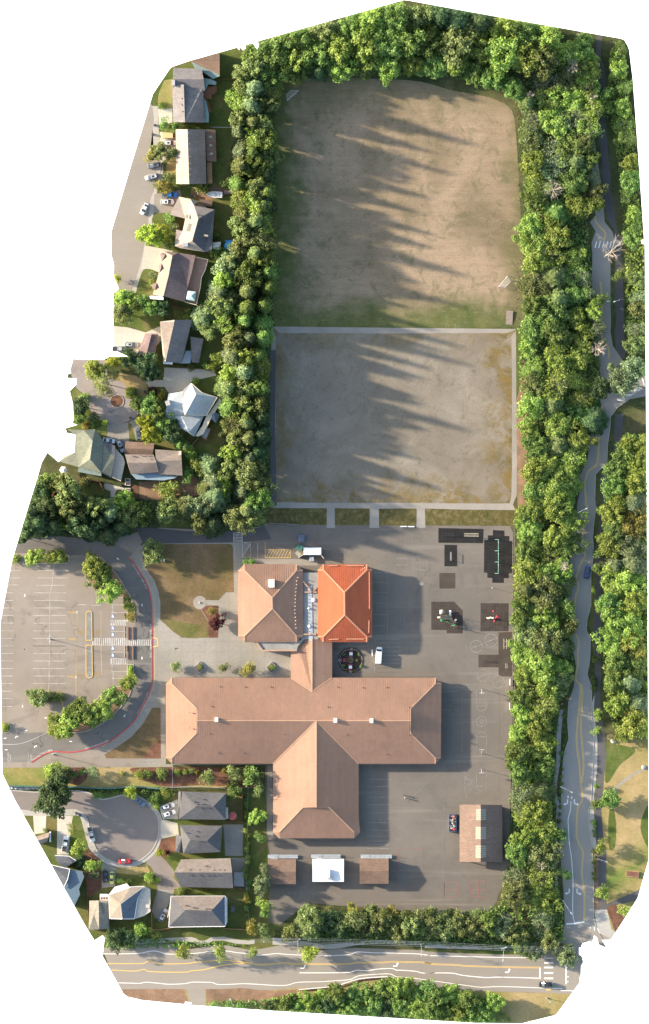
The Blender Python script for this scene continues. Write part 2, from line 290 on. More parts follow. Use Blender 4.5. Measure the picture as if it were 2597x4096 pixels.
# ------------------------------------------------------------------ object helpers
def props(o, label=None, cat=None, group=None, kind=None):
    if label: o['label'] = label
    if cat: o['category'] = cat
    if group: o['group'] = group
    if kind: o['kind'] = kind
    return o
def thing(name, label, cat, loc=(0, 0, 0), rz=0, group=None):
    o = bpy.data.objects.new(name, None); COL.objects.link(o); o.location = loc; o.rotation_euler = (0, 0, rz); o.empty_display_size = .5
    return props(o, label, cat, group)
def link_mesh(name, me, parent=None):
    o = bpy.data.objects.new(name, me); COL.objects.link(o)
    if parent: o.parent = parent
    return o
class MB:
    def __init__(s): s.v = []; s.f = []
    def add(s, vs, fs):
        b = len(s.v); s.v += [tuple(q) for q in vs]; s.f += [[b + i for i in f] for f in fs]; return s
    def poly(s, pts, z=0):
        p = [P(x, y, z) for x, y in pts]
        a = sum(p[i - 1].x * p[i].y - p[i].x * p[i - 1].y for i in range(len(p)))
        if a < 0: p.reverse()
        return s.add(p, [list(range(len(p)))])
    def prism(s, p, z0, z1):
        "p: list of world xy; walls and both caps"
        n = len(p); a = sum(p[i - 1][0] * p[i][1] - p[i][0] * p[i - 1][1] for i in range(n))
        if a < 0: p = list(reversed(p))
        vs = [(q[0], q[1], z0) for q in p] + [(q[0], q[1], z1) for q in p]
        return s.add(vs, [list(range(n))[::-1], list(range(n, 2 * n))] + [[i, (i + 1) % n, n + (i + 1) % n, n + i] for i in range(n)])
    def pprism(s, pts, z0, z1): return s.prism([P(x, y).xy for x, y in pts], z0, z1)
    def box(s, c, size, rz=0, top=1.0, topy=None):
        "c: centre of the base; top: taper of the top face"
        topy = top if topy is None else topy
        hx, hy, h = size[0] / 2, size[1] / 2, size[2]; cs, sn = math.cos(rz), math.sin(rz); vs = []
        for z, tx, ty in ((0, 1, 1), (h, top, topy)):
            for a, b in ((-1, -1), (1, -1), (1, 1), (-1, 1)):
                x, y = a * hx * tx, b * hy * ty; vs.append((c[0] + x * cs - y * sn, c[1] + x * sn + y * cs, c[2] + z))
        return s.add(vs, [[3, 2, 1, 0], [4, 5, 6, 7], [0, 1, 5, 4], [1, 2, 6, 5], [2, 3, 7, 6], [3, 0, 4, 7]])
    def tube(s, a, b, r0, r1=None, n=8):
        r1 = r0 if r1 is None else r1; a = Vector(a); b = Vector(b); d = (b - a).normalized(); u = d.orthogonal().normalized(); w_ = d.cross(u)
        vs = []
        for c, r in ((a, r0), (b, r1)):
            for i in range(n): t = 2 * math.pi * i / n; vs.append(c + u * (r * math.cos(t)) + w_ * (r * math.sin(t)))
        return s.add(vs, [[i, (i + 1) % n, n + (i + 1) % n, n + i] for i in range(n)] + [list(range(n))[::-1], list(range(n, 2 * n))])
    def path(s, pts, r, n=6):
        for a, b in zip(pts, pts[1:]): s.tube(a, b, r, r, n)
        return s
    def dome(s, c, r, h, n=14, m=5):
        vs = []
        for j in range(m):
            t = (j / m) * math.pi / 2
            for i in range(n): a = 2 * math.pi * i / n; vs.append((c[0] + r * math.cos(t) * math.cos(a), c[1] + r * math.cos(t) * math.sin(a), c[2] + h * math.sin(t)))
        vs.append((c[0], c[1], c[2] + h)); fs = []
        for j in range(m - 1):
            for i in range(n): fs.append([j * n + i, j * n + (i + 1) % n, (j + 1) * n + (i + 1) % n, (j + 1) * n + i])
        for i in range(n): fs.append([(m - 1) * n + i, (m - 1) * n + (i + 1) % n, m * n])
        return s.add(vs, fs)
    def ribbon(s, pts, w_, z, closed=False, off=0):
        "flat painted line; pts are plan pixels, w_ metres"
        p = [P(x, y).xy for x, y in pts]; n = len(p); L_ = []; R_ = []
        for i in range(n):
            a = p[(i - 1) % n] if (closed or i > 0) else p[i]; b = p[(i + 1) % n] if (closed or i < n - 1) else p[i]
            d1 = (p[i] - a); d2 = (b - p[i]); d1 = d1.normalized() if d1.length > 0 else d2.normalized(); d2 = d2.normalized() if d2.length > 0 else d1
            t = (d1 + d2); t = t.normalized() if t.length > 1e-6 else d1; nn = Vector((-t.y, t.x)); k = 1 / max(.5, nn.dot(Vector((-d1.y, d1.x))))
            L_.append(p[i] + nn * (off + w_ / 2) * k); R_.append(p[i] + nn * (off - w_ / 2) * k)
        vs = [(q.x, q.y, z) for q in L_] + [(q.x, q.y, z) for q in R_]; m = n if closed else n - 1
        return s.add(vs, [[n + i, n + (i + 1) % n, (i + 1) % n, i] for i in range(m)])
    def wallrib(s, pts, w_, z0, z1, closed=False, off=0):
        t = MB().ribbon(pts, w_, z0, closed, off); n = len(t.v); b = [(x, y, z1) for x, y, z in t.v]; fs = [f for f in t.f]; m = n // 2
        up = [[i + n for i in f] for f in fs]; rng_ = range(m if closed else m - 1)
        side = [[i, (i + 1) % m, n + (i + 1) % m, n + i] for i in rng_] + [[m + (i + 1) % m, m + i, n + m + i, n + m + (i + 1) % m] for i in rng_]
        if not closed: side += [[m, 0, n, n + m], [m - 1, 2 * m - 1, n + 2 * m - 1, n + m - 1]]
        return s.add(t.v + b, [f[::-1] for f in fs] + up + side)
    def ring(s, x, y, r, w_, z, n=32):
        return s.ribbon([(x + r * math.cos(2 * math.pi * i / n), y + r * math.sin(2 * math.pi * i / n)) for i in range(n)], w_, z, True)
    def build(s, name, mat, parent=None, local=False, smooth=False, clip=None):
        vs = s.v
        if parent is not None and not local:
            o = parent.location; q = parent
            while q.parent: q = q.parent; o = o + q.location
            vs = [(a[0] - o[0], a[1] - o[1], a[2] - o[2]) for a in vs]
        me = bpy.data.meshes.new(name); me.from_pydata(vs, [], s.f); me.materials.append(mat); me.update()
        if smooth: me.shade_smooth()
        if clip:
            bm = bmesh.new(); bm.from_mesh(me); off = Vector(parent.location) if parent and not local else Vector((0, 0, 0))
            for a, b in clip:
                pa, pb = P(*a), P(*b); dd = pb - pa; nrm = Vector((dd.y, -dd.x, 0))     # keep what lies to the left of a>b in plan pixels
                r = bmesh.ops.bisect_plane(bm, geom=bm.verts[:] + bm.edges[:] + bm.faces[:], plane_co=pa - off, plane_no=-nrm, clear_outer=True)
                ed = [e for e in r['geom_cut'] if isinstance(e, bmesh.types.BMEdge)]
                try: bmesh.ops.holes_fill(bm, edges=ed)
                except Exception: pass
            bm.to_mesh(me); bm.free()
        return link_mesh(name, me, parent)
SHEETS = []
def level(pts, step=.004):
    "just above every sheet already laid under these points"
    a = np.array(pts); lo, hi = a.min(0), a.max(0); z = step
    for b, bl, bh, bz in SHEETS:
        l2, h2 = np.maximum(lo, bl), np.minimum(hi, bh)
        if bz + step <= z or (l2 >= h2).any(): continue
        gx, gy = np.meshgrid(np.linspace(l2[0], h2[0], 26)[:-1] + .37, np.linspace(l2[1], h2[1], 26)[:-1] + .41); q = np.stack([gx.ravel(), gy.ravel()], 1)
        if (inside(q, a) & inside(q, b)).any(): z = bz + step
    SHEETS.append((a, lo, hi, z)); return z
ZOF = {}
def sheet(name, pts, mat, parent=None, z=None, kind='structure', clip=True):
    "a flat surface laid a little above the one before; cut to the surveyed outline where it crosses it"
    if z is None: z = level(pts)
    mb = MB()
    if clip and not inside(pts).all():
        ccw = lambda q: q if sum(q[i - 1][0] * q[i][1] - q[i][0] * q[i - 1][1] for i in range(len(q))) > 0 else q[::-1]
        co = [Vector(p) for p in ccw(pts)] + [Vector(p) for p in ccw(OUT)]; n = len(pts)
        r = delaunay_2d_cdt(co, [], [list(range(n)), list(range(n, n + len(OUT)))], 0, 1e-4)
        keep = [f for f, o in zip(r[2], r[5]) if 0 in o and 1 in o]
        vs = [P(v.x, v.y, z) for v in r[0]]; used = sorted({i for f in keep for i in f}); mp = {j: i for i, j in enumerate(used)}
        mb.add([vs[j] for j in used], [[mp[i] for i in f] for f in keep])
        mb.f = [f if (vs[0] and sum(mb.v[f[i - 1]][0] * mb.v[f[i]][1] - mb.v[f[i]][0] * mb.v[f[i - 1]][1] for i in range(len(f))) > 0) else f[::-1] for f in mb.f]
    else: mb.poly(pts, z)
    o = mb.build(name, mat, parent)
    if not parent: props(o, kind=kind)
    ZOF[o.name] = z; return o
def smoothline(pts, n=4, closed=False):
    "Catmull-Rom through surveyed points"
    N = len(pts); r = []
    g = (lambda i: pts[i % N]) if closed else (lambda i: pts[min(max(i, 0), N - 1)])
    for i in range(N if closed else N - 1):
        p0, p1, p2, p3 = g(i - 1), g(i), g(i + 1), g(i + 2)
        for k in range(n):
            t = k / n
            r.append(tuple(.5 * (2 * p1[a] + (p2[a] - p0[a]) * t + (2 * p0[a] - 5 * p1[a] + 4 * p2[a] - p3[a]) * t * t + (3 * p1[a] - p0[a] - 3 * p2[a] + p3[a]) * t ** 3) for a in (0, 1)))
    if not closed: r.append(pts[-1])
    return r
def text(s, x, y, size, ang, mat, parent, z, name='painted_text', al='CENTER', bold=.0, sx=1):
    cu = bpy.data.curves.new(name, 'FONT'); cu.body = s; cu.size = size; cu.align_x = al; cu.align_y = 'CENTER'; cu.offset = bold; cu.space_line = .85
    o = bpy.data.objects.new('tmp', cu); COL.objects.link(o); bpy.context.view_layer.update()
    me = bpy.data.meshes.new_from_object(o.evaluated_get(bpy.context.evaluated_depsgraph_get())); bpy.data.objects.remove(o)
    me.materials.clear(); me.materials.append(mat); t = link_mesh(name, me, parent)
    t.location = P(x, y, z) - (Vector(parent.location) if parent else Vector()); t.rotation_euler = (0, 0, rad(-ang)); t.scale = (sx, 1, 1); return t

# ------------------------------------------------------------------ roofs and buildings
def plane_of(pts):
    n = Vector((0, 0, 0))
    for i in range(len(pts)): n += Vector(pts[i - 1]).cross(Vector(pts[i]))
    return n.normalized()
def roof(parent, V, F, mat, drop=.28, ribs=None, ribmat=None, caps=None, capmat=None, clip=None, trim=None, name='roof', capw=.42):
    "V: (px, py, height) ; F: faces ; boundary edges get a fascia, gable ends are closed down to the eave"
    W = [P(x, y, z) for x, y, z in V]; mb = MB(); fs = []
    for f in F:
        n = plane_of([W[i] for i in f]); fs.append(list(f) if n.z >= 0 else list(f)[::-1])
    mb.add(W, fs); cnt = {}
    for f in fs:
        for i in range(len(f)): k = (f[i - 1], f[i]); cnt[tuple(sorted(k))] = cnt.get(tuple(sorted(k)), []) + [k]
    bd = [v[0] for v in cnt.values() if len(v) == 1]; z0 = min(p.z for p in W) - drop
    for a, b in bd:
        A, B = W[a], W[b]
        if (A.xy - B.xy).length < .02: continue
        mb.add([A, B, (B.x, B.y, z0), (A.x, A.y, z0)], [[1, 0, 3, 2]])
    o = mb.build(name, mat, parent, clip=clip)
    if ribs:
        rb = MB()
        for f in fs:
            pts = [W[i] for i in f]; n = plane_of(pts)
            if n.z < .05 or n.z > .9995: continue
            g = Vector((n.x, n.y)).normalized(); t = Vector((-g.y, g.x)); c0 = pts[0]
            zof = lambda q: c0.z - (n.x * (q.x - c0.x) + n.y * (q.y - c0.y)) / n.z
            uu = [p.xy.dot(t) for p in pts]; k = math.ceil(min(uu) / ribs)
            while k * ribs < max(uu):
                u = k * ribs; xs = []
                for i in range(len(pts)):
                    a, b = pts[i - 1].xy, pts[i].xy; ua, ub = a.dot(t), b.dot(t)
                    if (ua > u) != (ub > u): xs.append((a + (b - a) * ((u - ua) / (ub - ua))).dot(g))
                xs.sort()
                for a, b in zip(xs[::2], xs[1::2]):
                    if b - a < .3: continue
                    qa, qb = t * u + g * a, t * u + g * b; hw = t * .07; vs = []
                    for q in (qa, qb):
                        for s_, hh in ((-1, .004), (-1, .085), (1, .085), (1, .004)): r = q + hw * s_; vs.append((r.x, r.y, zof(q) + hh))
                    rb.add(vs, [[0, 1, 5, 4], [1, 2, 6, 5], [2, 3, 7, 6], [3, 2, 1, 0], [4, 5, 6, 7]])
                k += 1
        rb.build('standing_seam', ribmat or mat, o.parent if False else parent, clip=clip)
    if caps:
        cb = MB()
        for k, (a, b) in enumerate(caps):
            A, B = Vector(W[a]), Vector(W[b]); dd = (B - A); tt = Vector((-dd.y, dd.x, 0)).normalized() * capw / 2; up = Vector((0, 0, .11 + .003 * k))
            cb.add([A - tt, A + tt, B + tt, B - tt, A - tt * .8 + up, A + tt * .8 + up, B + tt * .8 + up, B - tt * .8 + up],
                   [[0, 1, 2, 3], [7, 6, 5, 4], [0, 4, 5, 1], [1, 5, 6, 2], [2, 6, 7, 3], [3, 7, 4, 0]])
        cb.build('ridge_cap', capmat or mat, parent, clip=clip)
    if trim:
        tb = MB()
        for a, b in bd:
            A, B = W[a], W[b]
            if (A.xy - B.xy).length < .1: continue
            tt = Vector((-(B - A).y, (B - A).x, 0)).normalized() * .11; u = Vector((0, 0, .05)); dn = Vector((0, 0, -.2))
            tb.add([A - tt + dn, A + tt + dn, B + tt + dn, B - tt + dn, A - tt + u, A + tt + u, B + tt + u, B - tt + u], [[0, 1, 2, 3], [7, 6, 5, 4], [0, 4, 5, 1], [1, 5, 6, 2], [2, 6, 7, 3], [3, 7, 4, 0]])
        tb.build('fascia', trim, parent, clip=clip)
    return o
def wing_v(Q, R, ez, rz):
    V = [(x, y, ez) for x, y in Q] + [(R[0][0], R[0][1], rz), (R[1][0], R[1][1], rz)]
    return V, [(0, 1, 5, 4), (1, 2, 5), (2, 3, 4, 5), (3, 0, 4)]
def walls(parent, outline, z1, mat, inset=4.5, clip=None, windows=True, wmat=None, name='wall', maxwin=14):
    cx = sum(p[0] for p in outline) / len(outline); cy = sum(p[1] for p in outline) / len(outline); pts = []
    for x, y in outline:
        d_ = math.hypot(x - cx, y - cy); k = max(.3, (d_ - inset * 1.3) / d_); pts.append((cx + (x - cx) * k, cy + (y - cy) * k))
    MB().pprism(pts, 0, z1 - .02).build(name, mat, parent, clip=clip)
    if windows:
        n = 0
        for i in range(len(pts)):
            a, b = P(*pts[i - 1]), P(*pts[i]); dd = b - a; Ln = dd.length
            if Ln < 3: continue
            m = int(Ln // 4.2) or 1; u = dd / Ln; nn = Vector((u.y, -u.x, 0)); c = P(cx, cy)
            if nn.dot((a + b) / 2 - c) < 0: nn = -nn
            for k in range(m):
                for zz in ([1.0] if z1 < 4.6 else [1.0, 3.7]):
                    if n >= maxwin: break
                    q = a + u * (Ln * (k + .5) / m); px = [q.x / S + 1298.5, 2048 - q.y / S]
                    if not inside([px])[0]: continue
                    n += 1
                    f = MB().box((q.x + nn.x * .03, q.y + nn.y * .03, zz), (1.5, .1, 1.25), math.atan2(u.y, u.x)).build('window', M['trim'], parent)
                    MB().box((q.x + nn.x * .05, q.y + nn.y * .05, zz + .1), (1.3, .12, 1.05), math.atan2(u.y, u.x)).build('pane', wmat or M['glass'], f)
                    f.children[0].location = (0, 0, 0)
def roofvents(parent, pts, zf, name='roof_vent', mat=None, r=.17, h=.35):
    for x, y, z in pts: MB().box((*P(x, y).xy, z - .3), (r * 2, r * 2, h + .3), .3, .7).build(name, mat or M['darkmetal'], parent)

# ------------------------------------------------------------------ trees
def leaf_arrays(cent, nrm, size, tint, asp=1.5):
    n = len(cent); nrm = nrm / np.linalg.norm(nrm, axis=1)[:, None]; ref = RNG.normal(size=(n, 3)); u = np.cross(nrm, ref); u /= np.linalg.norm(u, axis=1)[:, None]; v = np.cross(nrm, u)
    su = (size * asp / 2)[:, None]; sv = (size / 2)[:, None]
    q = np.stack([cent - u * su, cent - v * sv + u * su * .1, cent + u * su, cent + v * sv + u * su * .1], 1)
    return q, tint
def leaf_mesh(name, q, tint, mat):
    n = len(q); me = bpy.data.meshes.new(name); me.vertices.add(n * 4); me.vertices.foreach_set('co', q.reshape(-1).astype(np.float32))
    me.loops.add(n * 4); me.loops.foreach_set('vertex_index', np.arange(n * 4, dtype=np.int32)); me.polygons.add(n); me.polygons.foreach_set('loop_start', np.arange(0, n * 4, 4, dtype=np.int32))
    at = me.attributes.new('tint', 'FLOAT', 'FACE'); at.data.foreach_set('value', np.clip(tint, 0, 1).astype(np.float32)); me.materials.append(mat); me.update(calc_edges=True); return me
def broad_proto(seed, r0=4.5, h0=11.0, ncl=95, per=34, size=.5, lobes=7, base=.22):
    g = np.random.default_rng(seed); ph = g.uniform(0, 6.28, 3); ld = g.normal(size=(lobes, 3)); ld[:, 2] = np.abs(ld[:, 2]) * .5; ld /= np.linalg.norm(ld, axis=1)[:, None]; lh = g.uniform(.12, .5, lobes)
    C = []; Nn = []; T = []; Sz = []; cz = h0 * (base + (1 - base) * .42)
    for k in range(ncl):
        d_ = g.normal(size=3); d_[2] = d_[2] * .8 + .28; d_ /= np.linalg.norm(d_)
        lob = .70 + max(0, max(h * max(0, (d_ @ l - .6) / .4) for h, l in zip(lh, ld))); rf = lob * g.uniform(.62, 1.05)
        if g.random() < .15: rf *= .55
        hz = h0 * (1 - base) * (.58 if d_[2] > 0 else .40)
        a_ = math.atan2(d_[1], d_[0]); wf = 1 + .22 * math.sin(2 * a_ + ph[0]) + .14 * math.sin(3 * a_ + ph[1]) + .10 * math.sin(5 * a_ + ph[2])
        c = np.array([d_[0] * r0 * rf * wf, d_[1] * r0 * rf * wf, cz + d_[2] * hz * rf * g.uniform(.75, 1.15)]); cr = g.uniform(.55, 1.35); t0 = g.uniform(.15, .8)
        n_ = int(per * cr * cr); e = g.normal(size=(n_, 3)); e[:, 2] = e[:, 2] * .8 + .35; e += d_ * .5; e /= np.linalg.norm(e, axis=1)[:, None]
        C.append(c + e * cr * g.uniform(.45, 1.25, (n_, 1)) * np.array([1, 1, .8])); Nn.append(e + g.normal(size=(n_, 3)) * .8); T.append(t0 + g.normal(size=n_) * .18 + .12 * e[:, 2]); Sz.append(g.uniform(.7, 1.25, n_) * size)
    C, Nn, T, Sz = map(np.concatenate, (C, Nn, T, Sz)); return leaf_arrays(C, Nn, Sz, T)
def conifer_proto(seed, r0=3.4, h0=15.0, tiers=17, size=.5, base=.1, dens=1.0):
    g = np.random.default_rng(seed); C = []; Nn = []; T = []; Sz = []
    for k in range(tiers):
        f = k / (tiers - 1); z = h0 * (base + (1 - base) * f); rr = r0 * (1 - f) ** .8 + .25; nb = int(6 + 6 * (1 - f)); a0 = g.uniform(0, 6.28)
        for b in range(nb):
            a = a0 + 6.283 * b / nb + g.normal() * .16; Ln = rr * g.uniform(.72, 1.12); t0 = g.uniform(.15, .8); m = int((8 + Ln * 9) * dens)
            s_ = g.uniform(.12, 1, m) ** .75; wv = g.normal(size=m) * (.16 + .2 * (1 - s_)) * Ln * .55
            dx, dy = math.cos(a), math.sin(a)
            C.append(np.stack([dx * s_ * Ln - dy * wv, dy * s_ * Ln + dx * wv, z - .28 * s_ ** 2 * Ln + g.normal(size=m) * .16], 1))
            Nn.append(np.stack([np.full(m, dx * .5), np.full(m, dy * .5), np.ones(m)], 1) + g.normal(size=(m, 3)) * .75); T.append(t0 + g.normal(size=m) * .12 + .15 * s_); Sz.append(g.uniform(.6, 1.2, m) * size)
    C, Nn, T, Sz = map(np.concatenate, (C, Nn, T, Sz)); return leaf_arrays(C, Nn, Sz, T, 1.9)
def trunk_mesh(name, h, r, limbs, spread, mat, seed=1, twigs=0):
    g = random.Random(seed); mb = MB(); top = Vector((g.uniform(-.3, .3), g.uniform(-.3, .3), h)); mid = Vector((top.x * .3, top.y * .3, h * .5))
    mb.tube((0, 0, -.1), mid, r, r * .7); mb.tube(mid, top, r * .7, r * .2)
    for k in range(limbs):
        a = 6.283 * k / limbs + g.uniform(-.3, .3); f = g.uniform(.35, .85); p = Vector((0, 0, 0)).lerp(mid, min(1, f * 2)) if f < .5 else mid.lerp(top, f * 2 - 1)
        q = p + Vector((math.cos(a) * spread * g.uniform(.6, 1), math.sin(a) * spread * g.uniform(.6, 1), h * g.uniform(.12, .3))); mb.tube(p, q, r * .35, r * .1, 5)
        for t in range(twigs):
            s0 = p.lerp(q, g.uniform(.3, .95)); dr = (q - p).normalized() + Vector((g.uniform(-1, 1), g.uniform(-1, 1), g.uniform(-.3, .8))); e = s0 + dr.normalized() * spread * g.uniform(.2, .45); mb.tube(s0, e, r * .16, r * .05, 4)
            for t2 in range(3): s1 = s0.lerp(e, g.uniform(.3, 1)); mb.tube(s1, s1 + (dr + Vector((g.uniform(-1, 1), g.uniform(-1, 1), g.uniform(-.5, .8)))).normalized() * spread * .2, r * .09, r * .04, 3)
    me = bpy.data.meshes.new(name); me.from_pydata(mb.v, [], mb.f); me.materials.append(mat); return me
PROTO = {'broad': [broad_proto(s) for s in (1, 2, 3, 4, 5)], 'conifer': [conifer_proto(s) for s in (11, 12, 13)],
         'airy': [broad_proto(s, ncl=60, per=22, size=.42, lobes=10) for s in (21, 22)],
         'shrub': [broad_proto(s, r0=1.6, h0=2.2, ncl=26, per=26, size=.3, base=.0) for s in (31, 32, 33)],
         'young': [broad_proto(s, r0=2.4, h0=5.0, ncl=34, per=26, size=.36, base=.25) for s in (41, 42)]}
DIM = {'broad': (4.5, 11), 'conifer': (3.4, 15), 'airy': (4.5, 11), 'shrub': (1.6, 2.2), 'young': (2.4, 5)}
# stretch of the crown as generated, so that a given radius is what is seen
EXT = {k: [float(np.percentile(np.linalg.norm(q.reshape(-1, 3)[:, :2], axis=1), 96)) for q, t in v] for k, v in PROTO.items()}
TR = {'broad': [trunk_mesh('trunk', 8.5, .28, 7, 2.6, M['bark'], s) for s in (1, 2, 3)], 'conifer': [trunk_mesh('trunk', 14, .26, 5, .8, M['bark'], 5)],
      'airy': [trunk_mesh('trunk', 9, .22, 9, 3.2, M['deadbark'], s, 2) for s in (6, 7)], 'shrub': [trunk_mesh('stem', 1.2, .06, 5, .6, M['bark'], 8)], 'young': [trunk_mesh('trunk', 3.8, .12, 6, 1.2, M['bark'], 9)]}
CACHE = {}
tg = random.Random(5)
def tree(x, y, r, h, kind='broad', tone='mid', label='', group=None, name=None, cat=None, z=0):
    nm = name or {'broad': 'broadleaf_tree', 'conifer': 'conifer_tree', 'airy': 'broadleaf_tree', 'shrub': 'shrub', 'young': 'young_tree'}[kind]
    R = r * S; v = tg.randrange(len(PROTO[kind])); r0, h0 = EXT[kind][v], DIM[kind][1]; rot = tg.uniform(0, 6.283)
    t = thing(nm, label, cat or ('shrub' if kind == 'shrub' else 'tree'), P(x, y, z), rot, group); sc = (R / r0 * 1.06, R / r0 * tg.uniform(.88, 1.12), h / h0); t.scale = sc
    q, ti = PROTO[kind][v]
    ring = [(x + 1.35 * r * math.cos(a), y + 1.35 * r * math.sin(a)) for a in np.linspace(0, 6.283, 12)]
    if inside(ring).all():
        key = (kind, v, tone)
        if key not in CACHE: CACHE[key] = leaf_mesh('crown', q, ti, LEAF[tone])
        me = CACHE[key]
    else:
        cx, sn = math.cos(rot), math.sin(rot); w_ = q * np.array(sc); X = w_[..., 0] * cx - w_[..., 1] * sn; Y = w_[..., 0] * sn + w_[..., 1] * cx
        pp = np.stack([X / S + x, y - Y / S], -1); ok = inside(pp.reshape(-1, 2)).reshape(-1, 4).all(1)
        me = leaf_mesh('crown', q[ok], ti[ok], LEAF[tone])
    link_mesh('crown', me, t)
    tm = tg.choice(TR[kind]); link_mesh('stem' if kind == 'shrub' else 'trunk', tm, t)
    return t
def deadtree(x, y, r, h, label, lean=(0, 0)):
    t = thing('bare_tree', label, 'tree', P(x, y)); s_ = int(x + y)
    me = trunk_mesh('trunk', h, .26, 12, r * S * .75, M['deadbark'], s_, 7)
    if lean != (0, 0):
        for v in me.vertices: v.co.x += lean[0] * v.co.z / h; v.co.y += lean[1] * v.co.z / h
    link_mesh('trunk', me, t); return t
def scatter(name, polys, dens, size, hmax, tone, label, cat, seed=3, lumps=.12):
    "ground cover: leaf tufts too many to count"
    g = np.random.default_rng(seed); C = []; 
    for pl in polys:
        a = np.array(pl); lo, hi = a.min(0), a.max(0); n = int((hi - lo).prod() * S * S * dens); p = g.uniform(lo, hi, (n, 2)); p = p[inside(p, a) & inside(p)]; C.append(p)
    p = np.concatenate(C); X = (p[:, 0] - 1298.5) * S; Y = (2048 - p[:, 1]) * S
    f = .5 + .5 * np.sin(X * lumps * 6.1 + 1.7 * np.sin(Y * lumps * 4.3)) * np.sin(Y * lumps * 5.7 + 1.3 * np.sin(X * lumps * 3.9 + 1)); f2 = .5 + .5 * np.sin(X * .9 + Y * .31) * np.cos(Y * 1.1 - X * .4)
    z = hmax * (.15 + .6 * f + .25 * f2) * g.uniform(.5, 1, len(p)); c = np.stack([X, Y, z], 1); nn = np.stack([-.3 + g.normal(size=len(p)) * .5, g.normal(size=len(p)) * .5, np.full(len(p), .9)], 1)
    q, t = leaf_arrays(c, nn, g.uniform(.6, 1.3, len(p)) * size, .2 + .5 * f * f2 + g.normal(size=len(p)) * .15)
    o = link_mesh(name, leaf_mesh(name, q, t, LEAF[tone])); return props(o, label, cat, kind='stuff')

# ================================================================== THE SETTING
bm_ = MB().poly(OUT, 0); g0 = bm_.v[:]
ground = MB(); nO = len(g0); ground.add(g0 + [(x, y, -2.5) for x, y, z in g0], [list(range(nO))] + [[i, nO + i, nO + (i + 1) % nO, (i + 1) % nO] for i in range(nO)])
props(ground.build('ground', M['ground']), kind='structure')
F_ = lambda s: Z('f', s)
# --- sports fields
sheet('playing_field', smoothline(Z('d', '655,200 700,186 780,184 900,186 990,192 1060,212 1120,222 1170,236 1205,262 1215,330 1222,450 1230,600 1234,700 1232,745 1212,768 652,770 648,600 650,400'), 3, True), M['field'])
sheet('path', F_('1086,1306 2068,1316 2068,1980 2052,2018 2062,2040 1090,2032 1085,1330'), M['gravelpath'])
sheet('dirt_field', smoothline(F_('1118,1332 1500,1334 2030,1332 2046,1345 2048,1700 2046,1980 2030,2008 2000,2014 1560,2011 1110,2009 1104,1980 1104,1350'), 2, True), M['dirt'])
sheet('path', F_('1082,1400 1104,1400 1101,1700 1108,2020 1090,2032 1084,2000 1080,1700'), M['darkasphalt'])
sheet('path', smoothline(F_('2098,1445 2094,1520 2082,1580 2066,1610 2064,1600 2075,1570 2084,1510 2088,1445'), 2, True), M['soil'])
sheet('verge', F_('2064,1300 2094,1330 2092,1440 2082,1500 2072,1580 2066,1600'), M['lawn'])
sheet('verge', F_('2066,1640 2100,1500 2112,1700 2108,2000 2085,2300 2070,2000'), M['soil'])
# --- lawns and soils around the plots
sheet('verge', Z('z9', '0,1245 1050,1240 1527,1240 2200,1240 2200,1420 1527,1415 940,1420 60,1400'), M['park'])
sheet('lawn', F_('640,200 930,180 1110,300 1110,900 1080,1300 1080,2100 640,2110 620,1900 560,1900 560,1500 640,1300 700,1280 640,1000 600,700 600,500'), M['lawn'])
sheet('front_garden', F_('380,3170 1080,3170 1092,3600 1092,3770 380,3760 100,3300 60,3170'), M['lawn'])
sheet('mulch_bed', smoothline(Z('E', '70,155 415,150 860,150 1060,160 1180,200 1150,320 900,318 640,305 470,320 320,318 130,250 60,190'), 2, True), M['mulch'])
sheet('mulch_bed', smoothline(Z('D', '545,150 750,150 760,240 700,300 640,300 560,230'), 3, True), M['mulch'])
sheet('verge', F_('880,3600 1100,3560 1100,3780 880,3770'), M['lawn'])
sheet('lawn', Z('s4', '-330,640 30,600 800,580 800,1430 -330,1430'), M['concrete'])
bpy.data.objects['lawn.001'].name = 'plaza'
# --- the big asphalt surfaces
sheet('parking_lot', Z('z8', '150,590 290,545 520,535 700,553 900,577 960,577 1060,535 1150,512 1300,472 1400,460 1700,475 1900,520 2100,520 2100,590 1440,600 1240,590 1165,685 1122,720 1180,790 1240,880 1290,980 1320,1100 1327,1250 1327,1527') +
      Z('z9', '1327,200 1325,490 1300,590 1240,720 1160,850 1050,950 950,1020 870,1055 912,1130 930,1163 1260,1165 1440,1170 1440,1240 900,1242 0,1245 -60,600 -60,-600') + Z('z8', '-60,1200 0,1000'), M['asphalt'])
sheet('schoolyard', Z('s4', '1000,440 1040,420 1300,432 1527,436') + F_('1700,2102 2040,2104 2053,2130 2055,2600 2050,2900 2045,3100 2040,3250 2035,3480 2030,3530 1998,3570 1985,3610 1960,3640 1890,3655 1700,3655 1500,3630 1350,3622 1230,3612 1170,3660 1120,3700 1075,3690 1080,3430 1068,3340 1060,3060 1160,3060 1160,2590 970,2590 969,2172 935,2172 935,2132 960,2120'), M['yard'])
sheet('access_road', Z('s4', '-120,465 0,458 300,488 600,500 870,478 1000,442 1060,560 800,585 730,588 650,590 45,597 -60,600'), M['darkasphalt'])
